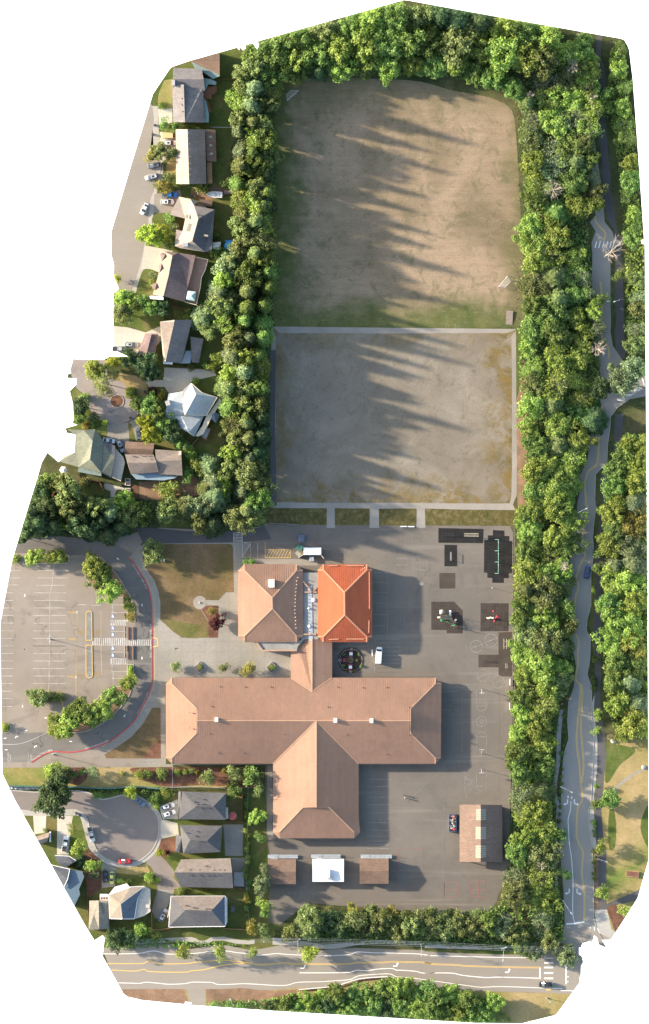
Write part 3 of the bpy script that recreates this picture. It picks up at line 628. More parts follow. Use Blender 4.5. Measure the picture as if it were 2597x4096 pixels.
# faded wear on the yard where it meets the path
for i, (a, b) in enumerate(((1308, 1339), (1480, 1516), (1668, 1700))):
    sheet('path', F_(f'{a},2028 {b},2028 {b+2},2112 {a-2},2112'), M['gravelpath'])
for q in ('1085,2032 1307,2033 1308,2099 1062,2097 1075,2050', '1340,2033 1478,2034 1479,2101 1340,2100', '1517,2035 1665,2034 1666,2102 1516,2102', '1701,2034 2055,2044 2055,2104 1702,2102'):
    sheet('grass_strip', F_(q), M['tuft'])
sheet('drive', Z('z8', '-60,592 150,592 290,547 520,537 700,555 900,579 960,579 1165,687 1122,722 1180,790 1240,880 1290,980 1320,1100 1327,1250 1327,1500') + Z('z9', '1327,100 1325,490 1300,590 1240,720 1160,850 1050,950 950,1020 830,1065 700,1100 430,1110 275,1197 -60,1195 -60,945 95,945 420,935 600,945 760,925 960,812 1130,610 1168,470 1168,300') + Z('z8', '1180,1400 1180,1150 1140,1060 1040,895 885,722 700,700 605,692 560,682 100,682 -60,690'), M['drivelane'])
# --- concrete plaza and walks
sheet('plaza', Z('z8', '1122,722 1165,685 1285,680 1420,640 1527,1200 1527,1527') + F_('820,2545 969,2545 969,2560 1170,2560 1170,2730 664,2730 664,3068 560,3068 560,3030') + Z('z9', '912,1130 870,1057 950,1022 1050,952 1160,852 1240,722 1300,592 1325,492 1327,200') + Z('z8', '1327,1500 1327,1250 1320,1100 1290,980 1240,880 1180,790'), M['concrete'])
sheet('path', F_('1093,3060 1093,3345 1068,3345 1070,3060 690,3060 690,3068 640,3068 650,3056'), M['concrete'])
sheet('path', F_('935,2170 971,2170 971,2570 935,2570'), M['concrete'])
sheet('path', F_('971,2235 1270,2237 1270,2262 971,2262'), M['gravelpath'])
sheet('plaza', F_('640,2552 975,2552 975,2592 640,2592'), M['concrete'])
L1 = Z('s4', '40,602 690,601 716,608 724,630 728,800 735,1020 660,1025 600,1092 490,1092 445,1175 510,1285 510,1420 275,1420 90,1265 92,1120 75,1020 40,920 -10,850 -60,780 -60,640')
sheet('school_lawn', L1, M['dry'])
sheet('school_lawn', smoothline(Z('s4', '105,1268 160,1262 300,1290 400,1300 480,1330 500,1410 275,1412'), 3, True), M['lawn'])
sheet('path', [(600 + (435 + 58 * math.cos(a)) / 2.181, 1900 + (1113 + 58 * math.sin(a)) / 2.181) for a in np.linspace(0, 6.2, 30)], M['concrete'])
sheet('mulch_bed', Z('s4', '450,1172 490,1140 598,1140 595,1420 512,1420 512,1280'), M['mulch'])
sheet('school_lawn', Z('z9', '1330,722 1402,722 1405,1165 930,1163 912,1130 1000,1078 1150,975 1250,860'), M['dry'])
sheet('mulch_bed', Z('z9', '1405,1000 1403,1165 1265,1165 1265,1110'), M['mulch'])
# --- rubber pads of the playground
for q, m in (('1754,2112 1935,2116 1933,2173 1754,2171', 'rubber'), ('1778,2179 1829,2180 1830,2265 1778,2265', 'rubber'), ('1758,2292 1822,2292 1822,2354 1758,2354', 'rubberpale')):
    sheet('rubber_mat', F_(q), M[m])
sheet('rubber_mat', Z('s5', '1147,887 1345,887 1421,965 1421,1165 1281,1163 1281,1135 1147,1133'), M['rubberbrown'])
sheet('rubber_mat', Z('z4', '163,262 265,267 265,313 308,315 308,357 333,358 333,638 303,640 303,682 260,683 260,724 158,722 158,680 115,678 115,635 85,633 88,350 120,350 120,308 163,308'), M['rubber'])
sheet('rubber_mat', Z('z4', '57,900 302,902 300,1145 55,1145'), M['rubberbrown'])
sheet('rubber_mat', Z('z4', '213,1155 330,1150 332,1540 213,1540 213,1460 38,1460 38,1350 213,1350'), M['rubberpale'])
# --- right-hand road with its walks
RL = Z('z1', '895,290 900,480 950,640 985,900 1000,1150') + Z('z2', '1040,190 1060,460 1010,520 1060,600 1025,700 1030,800 1030,1080 1040,1400') + Z('z3', '1080,150 1100,450 1095,640 1110,700 1060,800 1025,920 1010,1000 1000,1100 985,1200 900,1350 930,1430 905,1527') + \
     Z('z4', '890,130 870,300 835,520 800,800 795,900 790,1010 820,1200 870,1350 890,1450') + Z('z5', '870,100 825,230 815,400 825,560 785,680 765,900 760,1100 745,1300 750,1527') + Z('z6', '760,150 780,350 790,650 770,760 700,900')
RR = Z('z6', '1195,800 1130,790 1060,690 1045,600 1045,200') + Z('z5', '1030,1500 1000,1330 995,1200 1020,1100 1035,800 1045,560 1030,450 1025,250 1025,90 990,0') + Z('z4', '1000,1460 1010,1380 1015,1200 980,1140 985,1050 1020,920 1020,650 1045,450 1035,330 1045,200 1065,60') + \
     Z('z3', '1055,1500 1060,1300 1160,1200 1165,1040 1185,900 1190,800 1250,720 1350,650 1527,615 1527,430 1300,500 1290,300 1210,180 1190,60') + Z('z2', '1195,1400 1190,1200 1190,1000 1190,760 1290,720 1270,680 1220,650 1205,600 1140,520 1135,450 1110,190') + Z('z1', '1040,1150 1040,950 1055,800 1050,620 1035,590 1000,420 985,310')
sheet('pavement', Z('z5', '1050,170 1060,300 1080,560 1085,800 1060,1000 1045,1100 1060,1350 1070,1527 1040,1527 1000,1330 990,1200 1020,1100 1035,800 1045,560 1028,450 1025,250') , M['sidewalk'])
sheet('verge', Z('z6', '1040,0 1090,0 1090,530 1048,600'), M['soil'])
sheet('verge', Z('z5', '1160,520 1600,420 1600,1527') + Z('z6', '1600,600 1400,820 1200,820 1150,500') + Z('z5', '1125,1527 1110,1170 1135,900 1155,700'), M['park'])
sheet('verge', smoothline(Z('z5', '1160,560 1230,600 1400,640 1380,700 1300,760 1240,830 1180,930 1140,920 1155,700'), 2, True), M['green'])
sheet('verge', smoothline(Z('z5', '1480,1200 1527,1130 1570,1200 1560,1500 1500,1480 1450,1330'), 2, True), M['green'])
sheet('verge', smoothline(Z('z5', '1180,1180 1215,1170 1240,1300 1230,1500 1180,1520 1170,1350'), 2, True), M['green'])
sheet('verge', Z('z4', '1080,60 1140,0 1170,100 1150,180 1120,500 1110,900 1105,1527 1060,1527 1020,1150 1000,1100 1030,920 1030,650 1055,450'), M['lawn'])
sheet('footpath', Z('z1', '1075,300 1118,308 1105,420 1105,500 1140,600 1145,700 1150,850 1130,980 1150,1100 1175,1400 1195,1527') + Z('z2', '1195,240 1240,560 1290,720 1285,950 1300,1060 1305,1400') + Z('z3', '1300,60 1330,190 1310,300 1240,260 1225,60') + Z('z2', '1238,1400 1230,1200 1225,1000 1240,690 1222,590 1165,500 1120,190') + Z('z1', '1115,1400 1080,1150 1065,1000 1080,850 1080,700 1065,580 1060,500'), M['darkasphalt'])
sheet('footpath', Z('z3', '1230,775 1308,775 1285,1000 1245,1080 1225,1220 1162,1290 1190,1400 1160,1527') + Z('z4', '1165,30 1140,190 1120,500 1110,900 1105,1250 1112,1527') + Z('z5', '1095,150 1115,380 1140,540 1155,700 1135,900 1110,1170 1130,1440') + Z('z6', '1155,30 1155,480 1427,362 1480,330 1480,440 1420,450 1170,505 1150,700 1085,700 1083,300 1085,30') + Z('z5', '1062,1440 1040,1100 1055,1000 1075,800 1075,560 1045,300 1050,180 1050,20') +
      Z('z4', '1055,1500 1050,1200 1035,1130 1050,960 1055,850 1060,650 1070,400 1100,130') + Z('z3', '1120,1527 1095,1380 1112,1260 1205,1230 1215,1100 1222,950'), M['darkasphalt'])
sheet('pavement', Z('z6', '1050,530 1160,530 1200,700 1250,740 1200,800 1135,790 1065,690'), M['sidewalk'])
sheet('soil_bed', smoothline(Z('z6', '1165,505 1290,490 1360,600 1330,690 1250,740 1200,640'), 2, True), M['mulch'])
sheet('pavement', Z('z5', '748,300 778,300 760,500 752,760 722,950 722,1050 755,1150 715,1527 680,1527 722,1150 688,1050 688,950 718,750 718,500') , M['sidewalk'])
sheet('pavement', Z('z4', '720,780 757,780 760,930 725,930') , M['sidewalk'])
sheet('pavement', F_('2215,3400 2228,3400 2232,3560 2222,3560'), M['sidewalk'])
road = sheet('road', RL + RR, M['road'])
zr = ZOF[road.name] + .005
MB().wallrib(Z('z5', '1025,90 1025,250 1030,450 1045,560 1035,800 1020,1100 995,1200 1000,1330 1030,1500') + Z('z6', '1042,200 1045,600 1065,690'), .22, 0, .14).build('kerb', M['kerb'], road)
MB().wallrib(Z('z4', '1065,60 1045,200 1035,330 1045,450 1020,650 1020,920 985,1050 980,1140 1015,1200 1010,1380 1000,1460'), .22, 0, .14).build('kerb', M['kerb'], road)
MB().wallrib(Z('z5', '825,230 815,400 825,560 785,680 765,900 760,1100 745,1300 750,1527'), .2, 0, .14).build('kerb', M['kerb'], road)
MB().wallrib(Z('z3', '1350,650 1250,720 1190,800 1185,900 1165,1040 1160,1200 1060,1300 1055,1500'), .22, 0, .14).build('kerb', M['kerb'], road)
yl = MB()
def dbl(mb, pts, z, w_=.2, o=.19): p = smoothline(pts, 3); mb.ribbon(p, w_, z, off=o); mb.ribbon(p, w_, z, off=-o)
dbl(yl, Z('z1', '968,570 980,650 982,740 980,820'), zr); dbl(yl, Z('z2', '1058,470 1065,520 1110,575 1140,605 1145,650 1128,680'), zr); dbl(yl, Z('z2', '1103,1040 1110,1150 1115,1260 1113,1430') + Z('z3', '1120,120 1172,200 1173,290'), zr)
dbl(yl, Z('z3', '1117,700 1110,770 1100,850 1100,930 1090,1040 1085,1100 1080,1170 1065,1220 1030,1250 995,1280 975,1340 965,1400 970,1470') + Z('z4', '978,0 970,45'), zr)
dbl(yl, Z('z4', '990,40 985,110 972,180 950,290 945,390 965,450 965,500 925,560 910,620 885,690 908,720 908,770 885,850 878,950 876,1050 880,1155 912,1215 912,1270 905,1340 905,1440') + Z('z5', '887,0 890,50 925,90 925,200 900,450 895,600 920,800 932,950'), zr)
dbl(yl, Z('z5', '930,75 940,100 945,200 932,450 942,600 955,800 936,940'), zr + .002); dbl(yl, Z('z5', '933,955 945,1060 935,1110 905,1160 895,1300 900,1430 945,1527') + Z('z6', '950,60 940,200 950,300 962,400 960,635'), zr + .001)
yl.build('centre_line', M['yellow'], road)
wl = MB(); wl.ribbon(smoothline(Z('z5', '845,1100 840,1180 820,1260 825,1350 828,1430') + Z('z6', '838,0 850,80 858,200 863,300 860,560 878,640'), 3), .24, zr)
wl.ribbon(Z('z6', '803,655 870,650 962,636'), .55, zr + .002)
for x in (912, 925, 965, 977, 1013, 1050): wl.ribbon(Z('z6', f'{x},680 {x},755'), .28, zr)
wl.ribbon(Z('z6', '1046,600 1065,680 1130,790'), .18, zr + .003)
wl.ribbon(Z('z6', '803,930 803,1180'), .3, zr + .004)
# crossings further up the road
for i in range(5): x = 1055 + i * 32; wl.ribbon(Z('z2', f'{x+15},688 {x},745'), .35, zr + .001)
for x0, x1, y in ((1360, 1448, 520), (1360, 1448, 530), (1340, 1448, 564), (1335, 1448, 574), (1290, 1390, 607), (1280, 1375, 617), (1250, 1318, 646), (1248, 1315, 656)): wl.ribbon(Z('z3', f'{x0},{y} {x1},{y}'), .25, zr + .001)
wl.ribbon(Z('z3', '1465,455 1485,525'), .45, zr); wl.ribbon(Z('z2', '1155,1210 1185,1210'), .5, zr)
wl.build('lane_marking', M['white'], road)
def arrow(mb, x, y, ang, ln, kind, z, w_=.28):
    "plan pixels, ang clockwise degrees from up; kind: straight, left or right"
    pts = {'straight': [(0, .5), (0, -.1)], 'left': [(0, .5), (0, .05), (-.12, -.14), (-.38, -.22)], 'right': [(0, .5), (0, .05), (.12, -.14), (.38, -.22)]}[kind]
    a = rad(ang); rot = lambda p: (x + ln * (p[0] * math.cos(a) - p[1] * math.sin(a)), y + ln * (p[0] * math.sin(a) + p[1] * math.cos(a)))
    mb.ribbon([rot(p) for p in (smoothline(pts, 3) if kind != 'straight' else pts)], w_, z)
    e = pts[-1]; q = {'straight': [(-.2, -.1), (.2, -.1), (0, -.5)], 'left': [(-.36, -.44), (-.36, 0), (-.66, -.24)], 'right': [(.36, -.44), (.36, 0), (.66, -.24)]}[kind]
    mb.poly([rot(p) for p in q], z + .001)
ar = MB()
arrow(ar, *Z('z5', '815,1115')[0], 180, 26, 'right', zr, .38); arrow(ar, *Z('z5', '875,1115')[0], 180, 28, 'left', zr, .38)
arrow(ar, *Z('z6', '830,375')[0], 180, 26, 'right', zr, .38); arrow(ar, *Z('z6', '898,378')[0], 180, 28, 'left', zr, .38)
ar.ribbon(Z('z5', '820,1053 820,1075'), .4, zr); ar.ribbon(Z('z5', '852,1060 850,1080'), .35, zr)
ar.build('lane_arrow', M['white'], road)
# --- bottom road
BT = Z('F', '20,860 300,842 480,828 620,828 700,868 800,872 960,842 1110,842 1300,880 1400,872') + Z('G', '60,1265 200,1275 380,1312 700,1290 1000,1302 1300,1310') + Z('H', '0,1320 200,1330 400,1340 800,1350 1080,1322 1225,1150 1400,1100 1600,1200 1700,1400')
BB = Z('z6', '1000,1400 870,1265 450,1250 0,1240') + F_('1760,3948 1700,3942 1640,3926') + Z('I', '1527,675 1400,638 1200,640 1020,668 900,708 700,748 480,765 250,768 0,795') + Z('F', '1400,1232 1250,1212 1060,1222 750,1222 400,1222 150,1225')
sheet('verge', F_('400,3960 900,3945 1100,3960 1250,3945 1400,3915 1560,3900 1640,3925 1780,3960 2100,3970 2320,3975 2320,4100 1700,4090 400,4030'), M['park'])
sheet('verge', F_('420,3952 735,3952 760,4030 420,4020'), M['soil']); sheet('verge', F_('822,3955 1000,3950 1100,3965 1300,3945 1420,3906 1560,3900 1600,3925 1420,3925 1320,3960 1180,3975 1010,4010 830,4020'), M['soil'])
sheet('driveway', F_('745,3950 822,3950 825,4030 765,4030'), M['road2'])
sheet('verge', F_('480,3700 900,3712 1000,3720 1100,3760 1250,3790 1800,3800 2200,3800 2200,3845 1700,3810 1250,3795 1080,3805 900,3790 700,3800 600,3780 480,3790'), M['lawn'])
sheet('pavement', Z('F', '215,810 300,790 500,780 740,770 800,768 840,780 870,800 920,798 970,770 1080,765 1200,790 1300,800 1350,790 1350,825 1300,832 1180,825 1080,798 990,800 940,826 860,832 800,810 600,815 500,822 300,835'), M['sidewalk'])
sheet('pavement', Z('G', '-20,1200 160,1215 420,1262 440,1300 200,1272 -20,1262'), M['sidewalk'])
sheet('pavement', Z('G', '420,1262 700,1240 900,1225 1200,1232 1527,1268 1527,1285 1200,1262 900,1252 700,1268 560,1295 440,1302') , M['sidewalk'])
sheet('pavement', Z('H', '0,1262 400,1275 700,1275 1000,1240 1000,1268 700,1300 400,1302 0,1290'), M['sidewalk'])
street = sheet('main_street', BT + BB, M['road2'])
zb = max(ZOF[street.name], ZOF[road.name]) + .006
wb = MB()
wb.ribbon(smoothline(Z('F', '30,915 200,915 350,910 420,895 480,890 530,900 580,915 700,918 850,908 920,900 980,890 1110,890 1200,905 1310,912 1400,927') + Z('G', '0,1340 60,1343 150,1350 370,1358 500,1358 640,1350 680,1338 730,1325 850,1333 1000,1335 1250,1343 1350,1358') + Z('H', '0,1357 200,1362 600,1372 1020,1378'), 3), .22, zb)
wb.ribbon(smoothline(Z('G', '215,1508 420,1508 640,1505 680,1495 720,1485 800,1490 900,1475 1020,1470 1060,1485 1100,1485 1230,1495 1290,1510 1400,1508') + Z('H', '0,1510 230,1510 330,1530') + Z('z6', '100,1122 200,1118 400,1122 575,1128'), 3), .26, zb)
wb.ribbon(smoothline(Z('F', '160,1168 250,1170 350,1172 400,1162 500,1170 600,1180 740,1175 800,1162 900,1162 980,1165 1030,1182 1150,1180 1260,1175 1400,1182') + Z('I', '0,738 150,735 280,700 550,693 750,680 920,665 1020,622 1200,605 1400,597 1490,632 1700,650') + Z('z6', '0,1200 100,1205 250,1200 580,1212 770,1218'), 3), .2, zb)
wb.ribbon(Z('z6', '575,1035 575,1135'), .5, zb + .001)
for y in (952, 990, 998, 1030, 1038, 1077, 1086, 1125, 1133, 1168, 1176): wb.ribbon(Z('z6', f'610,{y} 690,{y}'), .24, zb + .001)
wb.ribbon(Z('z6', '755,1235 868,1237'), .25, zb + .001); wb.build('lane_marking', M['white'], street)
yb = MB()
p = Z('F', '1320,1000 1400,1010') + Z('G', '0,1430 60,1422 100,1422 180,1430 400,1432 640,1430 720,1418 780,1422 840,1416 940,1418 1020,1410 1150,1415 1280,1415 1370,1432') + Z('H', '0,1418 60,1432 290,1440 350,1448 700,1458 1005,1462'); dbl(yb, p, zb + .002, .17, .17)
yb.ribbon(smoothline(Z('F', '65,1000 350,1000 400,988 440,975 500,1000 740,1000 850,985 960,978 1060,968 1200,982 1330,994'), 3), .3, zb + .003)
yb.ribbon(smoothline(Z('F', '100,1055 300,1065 390,1050 440,1070 740,1075 800,1062 900,1055 1000,1030 1070,1015 1200,1000 1330,998'), 3), .3, zb + .004)
yb.build('centre_line', M['yellow'], street)
ab = MB()
for z_, s_ in (('G', '250,1468'), ('G', '1058,1450'), ('z6', '296,1075')): arrow(ab, *Z(z_, s_)[0], 90, 24, 'left', zb, .4)
ab.build('lane_arrow', M['white'], street)
text('ONLY', *Z('z6', '648,1228')[0], .01, 0, M['yellow'], street, zb) if False else None
MB().poly(Z('z6', '625,1220 672,1220 672,1234 625,1234'), zb + .003).build('kerb_ramp_pad', M['yellow'], street)
# --- upper-left street and drives
sheet('pavement', Z('A', '120,925 180,925 185,1090 190,1240 215,1400 200,1527') + Z('B', '555,0 545,160 500,250 470,440 470,555 395,720 385,930 350,1000 315,1135 240,1140 400,560 420,440 430,280 470,150 490,0') + Z('A', '150,1527 118,1300 130,1030'), M['sidewalk'])
sheet('street', Z('A', '105,900 130,920 145,1030 120,1240 100,1400') + Z('A', '160,1400 170,1527') + Z('B', '500,50 500,160 470,250 440,320 425,440 422,555 385,735 350,900 290,1090 265,1145 100,1145 20,1000 60,600 150,300') + Z('A', '-80,1500 0,1200'), M['road2'])
sheet('driveway', Z('A', '180,950 305,945 305,1070 190,1092'), M['drive']); sheet('driveway', Z('A', '195,1150 345,1160 350,1300 210,1420 190,1300'), M['drive'])
sheet('driveway', Z('B', '475,275 700,240 720,310 745,330 690,470 610,440 468,438'), M['road2']); sheet('driveway', Z('B', '392,722 640,770 640,960 500,965 440,930 362,932'), M['drive'])
sheet('front_garden', Z('A', '235,700 310,690 305,940 230,940 175,895 190,800'), M['park'])
sheet('front_garden', smoothline(Z('B', '470,440 610,455 745,490 660,580 640,740 480,730 460,570'), 2, True), M['green'])
sheet('front_garden', smoothline(Z('B', '380,935 440,932 490,950 515,980 480,1155 390,1158 318,1132 350,1010'), 2, True), M['green'])
sheet('front_garden', smoothline(Z('B', '120,1130 400,1180 560,1200 570,1320 520,1430 400,1478 280,1430 110,1420'), 2, True), M['green'])
sheet('front_garden', smoothline(Z('A', '290,1385 380,1370 400,1450 360,1527 270,1527 250,1450'), 2, True), M['park'])
sheet('back_garden', Z('A', '730,500 930,500 930,690 735,692 722,650'), M['green'] if False else M['lawn'])
sheet('back_garden', Z('A', '690,705 920,700 870,900 870,1105 640,1105 630,900'), M['lawn']); sheet('back_garden', Z('A', '705,1130 900,1130 870,1527 710,1527'), M['lawn'])
sheet('back_yard', Z('B', '1000,320 1150,330 1160,700 1050,760 1000,700 1030,500'), M['lawn']); sheet('back_yard', Z('B', '800,215 1080,215 1080,310 900,330 790,300'), M['soil'])
sheet('driveway', Z('B', '110,1425 250,1440 400,1482 520,1430 560,1527 400,1700 110,1700') , M['drive'])
sheet('driveway', Z('C', '555,15 840,70 940,30 940,90 830,90 770,260 700,280 560,190'), M['drive'])
sheet('court', smoothline(Z('C', '175,385 200,290 480,300 500,450 640,500 700,600 770,740 755,800 640,855 500,850 420,815 355,750 320,650 280,590 225,540'), 2, True), M['court'])
sheet('front_garden', Z('C', '500,450 620,420 740,440 830,480 850,540 860,630 720,620 690,590 640,500'), M['park'])
sheet('driveway', Z('C', '820,480 990,480 1000,370 1430,392 1450,440 1240,490 1160,570 1040,600 1000,540 860,540 850,520'), M['drive'])
sheet('driveway', Z('C', '500,852 640,856 690,848 700,1000 690,1010 655,1130 570,1000 497,985'), M['concrete']); sheet('driveway', Z('C', '690,850 760,800 800,1010 760,1012 745,1000'), M['concrete'])
sheet('front_garden', Z('C', '682,853 712,860 752,1005 695,1008'), M['lawn']); sheet('front_garden', smoothline(Z('C', '400,890 470,870 500,900 495,980 460,985 410,930'), 2, True), M['park'])
sheet('verge', Z('C', '172,570 225,545 290,610 320,700 355,760 420,820 500,850 430,900 380,910 120,905 190,700'), M['green'])
sheet('back_garden', smoothline(Z('C', '1450,800 1560,700 1620,900 1600,1130 1500,1200 1400,1120 1380,1050 1440,950'), 2, True), M['lawn']); sheet('back_garden', smoothline(Z('C', '1360,1050 1420,1030 1500,1090 1560,1200 1480,1230 1380,1130'), 2, True), M['green'])
sheet('back_yard', Z('C', '780,1370 920,1360 1150,1320 1250,1300 1330,1400 1310,1480 1150,1527 780,1527'), M['soil'])
sheet('back_yard', Z('C', '250,1340 460,1390 640,1420 650,1527 300,1500'), M['lawn']); sheet('path', smoothline(Z('C', '480,1380 560,1400 640,1420 650,1440 580,1440 570,1500 530,1500 530,1450 480,1430'), 2, True), M['drive'])
sheet('mulch_bed', Z('C', '710,1395 770,1395 775,1527 735,1527'), M['mulch'])
# --- lower-left lane
sheet('pavement', smoothline(Z('D', '75,355 300,362 640,350 780,370 900,425 1080,385 1200,395 1320,465 1400,560 1425,680 1412,780 1370,880 1290,962 1200,1010 1100,1026 1010,1020 920,990 830,920 765,830 745,740 715,640 700,590 640,572 205,572 180,510'), 3, True), M['sidewalk'])
lane = sheet('cul_de_sac', smoothline(Z('D', '60,366 300,374 640,360 760,378 830,405 900,438 1080,398 1190,405 1300,485 1365,570 1382,660 1375,760 1325,870 1240,945 1190,968 1060,985 980,972 900,930 840,862 808,780 782,700 772,630 738,560 680,525 640,514 540,520 150,516'), 3, True), M['culdesac'])
MB().wallrib(smoothline(Z('D', '738,560 772,630 782,700 808,780 840,862 900,930 980,972 1060,987 1190,972 1245,950 1330,872 1380,760 1386,660 1370,570 1300,482 1190,402'), 3), .3, 0, .15).build('kerb', M['kerb'], lane)
sheet('driveway', Z('E', '330,605 460,640 470,740 320,775 310,640'), M['drive']); sheet('driveway', Z('E', '300,500 330,480 460,430 465,605 330,600'), M['drive'])
sheet('driveway', smoothline(Z('E', '185,985 270,905 345,955 400,1020 440,1062 425,1115 490,1195 430,1215 410,1290 300,1480 235,1400 285,1215 262,1090 225,1015'), 2, True), M['culdesac'])
sheet('driveway', Z('E', '290,1215 430,1225 410,1300 390,1330 300,1500 265,1420'), M['concrete'])
sheet('driveway', Z('D', '290,573 405,575 398,720 300,735'), M['drive']); sheet('driveway', Z('D', '500,575 637,575 612,750 600,912 498,912'), M['drive'])
sheet('driveway', Z('D', '893,985 1012,1030 1005,1190 885,1205'), M['concrete'])
sheet('front_garden', smoothline(Z('D', '637,575 700,592 722,660 745,760 770,835 690,900 608,905 618,750'), 2, True), M['green'])
sheet('front_garden', Z('D', '1012,1028 1100,1030 1200,1014 1275,990 1310,1060 1260,1100 1012,1070'), M['park'])
sheet('front_garden', smoothline(Z('E', '345,920 480,900 520,960 450,1040 430,1060 400,1000'), 2, True), M['green'])
sheet('mulch_bed', Z('E', '320,775 385,770 440,760 440,880 345,940 275,900'), M['mulch'])
sheet('mulch_bed', Z('D', '760,850 880,960 890,1200 770,1300 745,1000 690,920'), M['mulch'])
sheet('patio', Z('E', '860,650 1030,650 1028,925 876,925'), M['galv'] if False else M['concrete']); sheet('patio', Z('E', '930,940 1060,940 1060,1200 940,1205'), M['asphalt'])
sheet('back_garden', Z('E', '720,1215 1060,1215 1085,1500 900,1500 890,1280 720,1270'), M['lawn'])

# ------------------------------------------------------------------ markings on the parking lot
lot = bpy.data.objects['parking_lot']; zp = max(z for n_, z in ZOF.items() if n_.startswith(('parking_lot', 'schoolyard', 'plaza', 'path', 'access', 'grass_strip', 'rubber'))) + .005
lm = MB()
for y, a, b in ((835, 95, 186), (898, 80, 180), (960, 70, 170), (1028, 50, 115), (1094, 40, 115), (1160, 28, 117), (1225, 18, 117), (1292, 2, 117), (1360, 0, 117), (1425, 0, 115), (1490, 3, 115)): lm.ribbon(Z('z8', f'{a},{y} {b},{y}'), .15, zp)
for y, a, b in ((835, 330, 603), (898, 327, 597), (962, 320, 578), (1028, 296, 578), (1094, 294, 576), (1160, 293, 576), (1225, 290, 576), (1292, 290, 576), (1360, 292, 575), (1426, 292, 575), (1492, 292, 575)): lm.ribbon(Z('z8', f'{a},{y} {b},{y}'), .15, zp)
for y in (183, 248, 313, 380, 445, 511, 577, 643, 712): lm.ribbon(Z('z9', f'8,{y} {114 if y < 560 else 105},{y}'), .15, zp)
for y in (183, 248, 314, 380, 445, 511): lm.ribbon(Z('z9', f'290,{y} 572,{y}'), .15, zp)
lm.ribbon(Z('z8', '472,775 463,880 455,960 437,1030 436,1200 435,1500') + Z('z9', '431,200 430,400 427,570'), .15, zp + .001)
for x0, x1, y in ((672, 757, 1132), (793, 882, 1136), (972, 1090, 1133)): lm.ribbon(Z('z8', f'{x0},{y} {x1},{y}'), .16, zp)
lm.ribbon(Z('z8', '972,1203 1110,1196'), .16, zp)
for z_, y, a, b in (('z8', 1364, 970, 1090), ('z9', 236, 970, 1088), ('z9', 407, 978, 1110), ('z9', 466, 978, 1106)): lm.ribbon(Z(z_, f'{a},{y} {b},{y}'), .14, zp)
for x in (967, 1110): lm.ribbon(Z('z8', f'{x},1267 {x},1312'), .15, zp + .001); lm.ribbon(Z('z9', f'{x},293 {x},342'), .15, zp + .001)
for k in range(9):
    x = 980 + k * 15; lm.ribbon(Z('z8', f'{x},1268 {x-5},1311'), .32, zp); lm.ribbon(Z('z9', f'{x-6},294 {x-5},341'), .3, zp)
for y in (1267, 1312): lm.ribbon(Z('z8', f'967,{y} 1110,{y}'), .12, zp + .002)
for y in (293, 342): lm.ribbon(Z('z9', f'967,{y} 1110,{y}'), .12, zp + .002)
x = 812
while x < 1325:
    y0 = 1425 if x < 1105 else 1438; lm.ribbon(Z('z8', f'{x},{y0} {x},1484'), .36, zp); x += 18.6
lm.ribbon(Z('z8', '810,1424 1108,1424 1112,1438 1325,1438'), .1, zp + .001); lm.ribbon(Z('z8', '810,1485 1325,1487'), .1, zp + .001)
lm.ribbon(smoothline(Z('z9', '20,1040 120,1042 200,1030 270,1005 340,975 420,932'), 3), .15, zp)
lm.ribbon(Z('z9', '91,1132 91,1192'), .2, zp); lm.ribbon(Z('z9', '271,1132 271,1192'), .2, zp)
lm.build('bay_line', M['baywhite'], lot)
am = MB()
for z_, s_, an in (('z8', '217,1050', 0), ('z8', '673,1198', 0), ('z8', '1240,1133', 0), ('z8', '212,1516', 0), ('z8', '1028,730', -50), ('z9', '212,209', 0), ('z9', '664,458', 0), ('z9', '1240,288', 0), ('z9', '198,708', 0), ('z9', '402,810', 80), ('z9', '230,920', 80), ('z9', '620,1016', 90),
                  ('z9', '1088,792', 35), ('z9', '48,988', 80), ('z9', '57,1088', 85)): arrow(am, *Z(z_, s_)[0], an, 12, 'straight', zp, .3)
for s_ in ('140,975', '306,1058'): arrow(am, *Z('z9', s_)[0], 20, 13, 'right', zp, .3)
am.build('lane_arrow', M['white'], lot)
ym = MB(); ym.ribbon(Z('z8', '675,1190 672,1500') + Z('z9', '670,150 665,450 663,640 650,680 620,705 555,740'), .13, zp); ym.ribbon(Z('z8', '884,1190 883,1500') + Z('z9', '884,250 890,440'), .13, zp)
ym.build('lane_line', M['yellow'], lot)
rk = MB(); redline = smoothline(Z('z8', '1122,722 1150,752 1180,790 1240,880 1290,980 1320,1100 1327,1250 1327,1400') + Z('z9', '1327,100 1326,300 1325,490 1300,590 1240,720 1160,850 1050,950 950,1020 830,1065 700,1100 600,1110 430,1110 275,1197'), 4)
rk.wallrib(redline, .28, 0, .15); rk.build('red_kerb', M['red'], lot)
yk = MB(); yk.ribbon(smoothline(Z('z8', '1200,790 1260,870 1320,1000 1345,1100 1347,1415'), 3), .13, zp + .01); yk.ribbon(smoothline(Z('z9', '1347,190 1347,490 1325,580 1270,690 1190,810 1080,930 980,1000 890,1062'), 3), .13, zp + .01)
yk.ribbon(Z('z8', '1330,1418 1375,1428 1378,1490 1330,1502'), .35, zp + .012); yk.build('warning_line', M['yellow'], lot)
tx = lambda s, z_, q, sz, an, m='baywhite': text(s, *Z(z_, q)[0], sz, an, M[m], lot, zp + .004)
tx('NO PARKING FIRE LANE', 'z8', '1222,882', .95, 60)
tx('NO  PARKING', 'z9', '1315,62', .95, 90); tx('FIRE  LANE', 'z9', '1315,232', .95, 90)
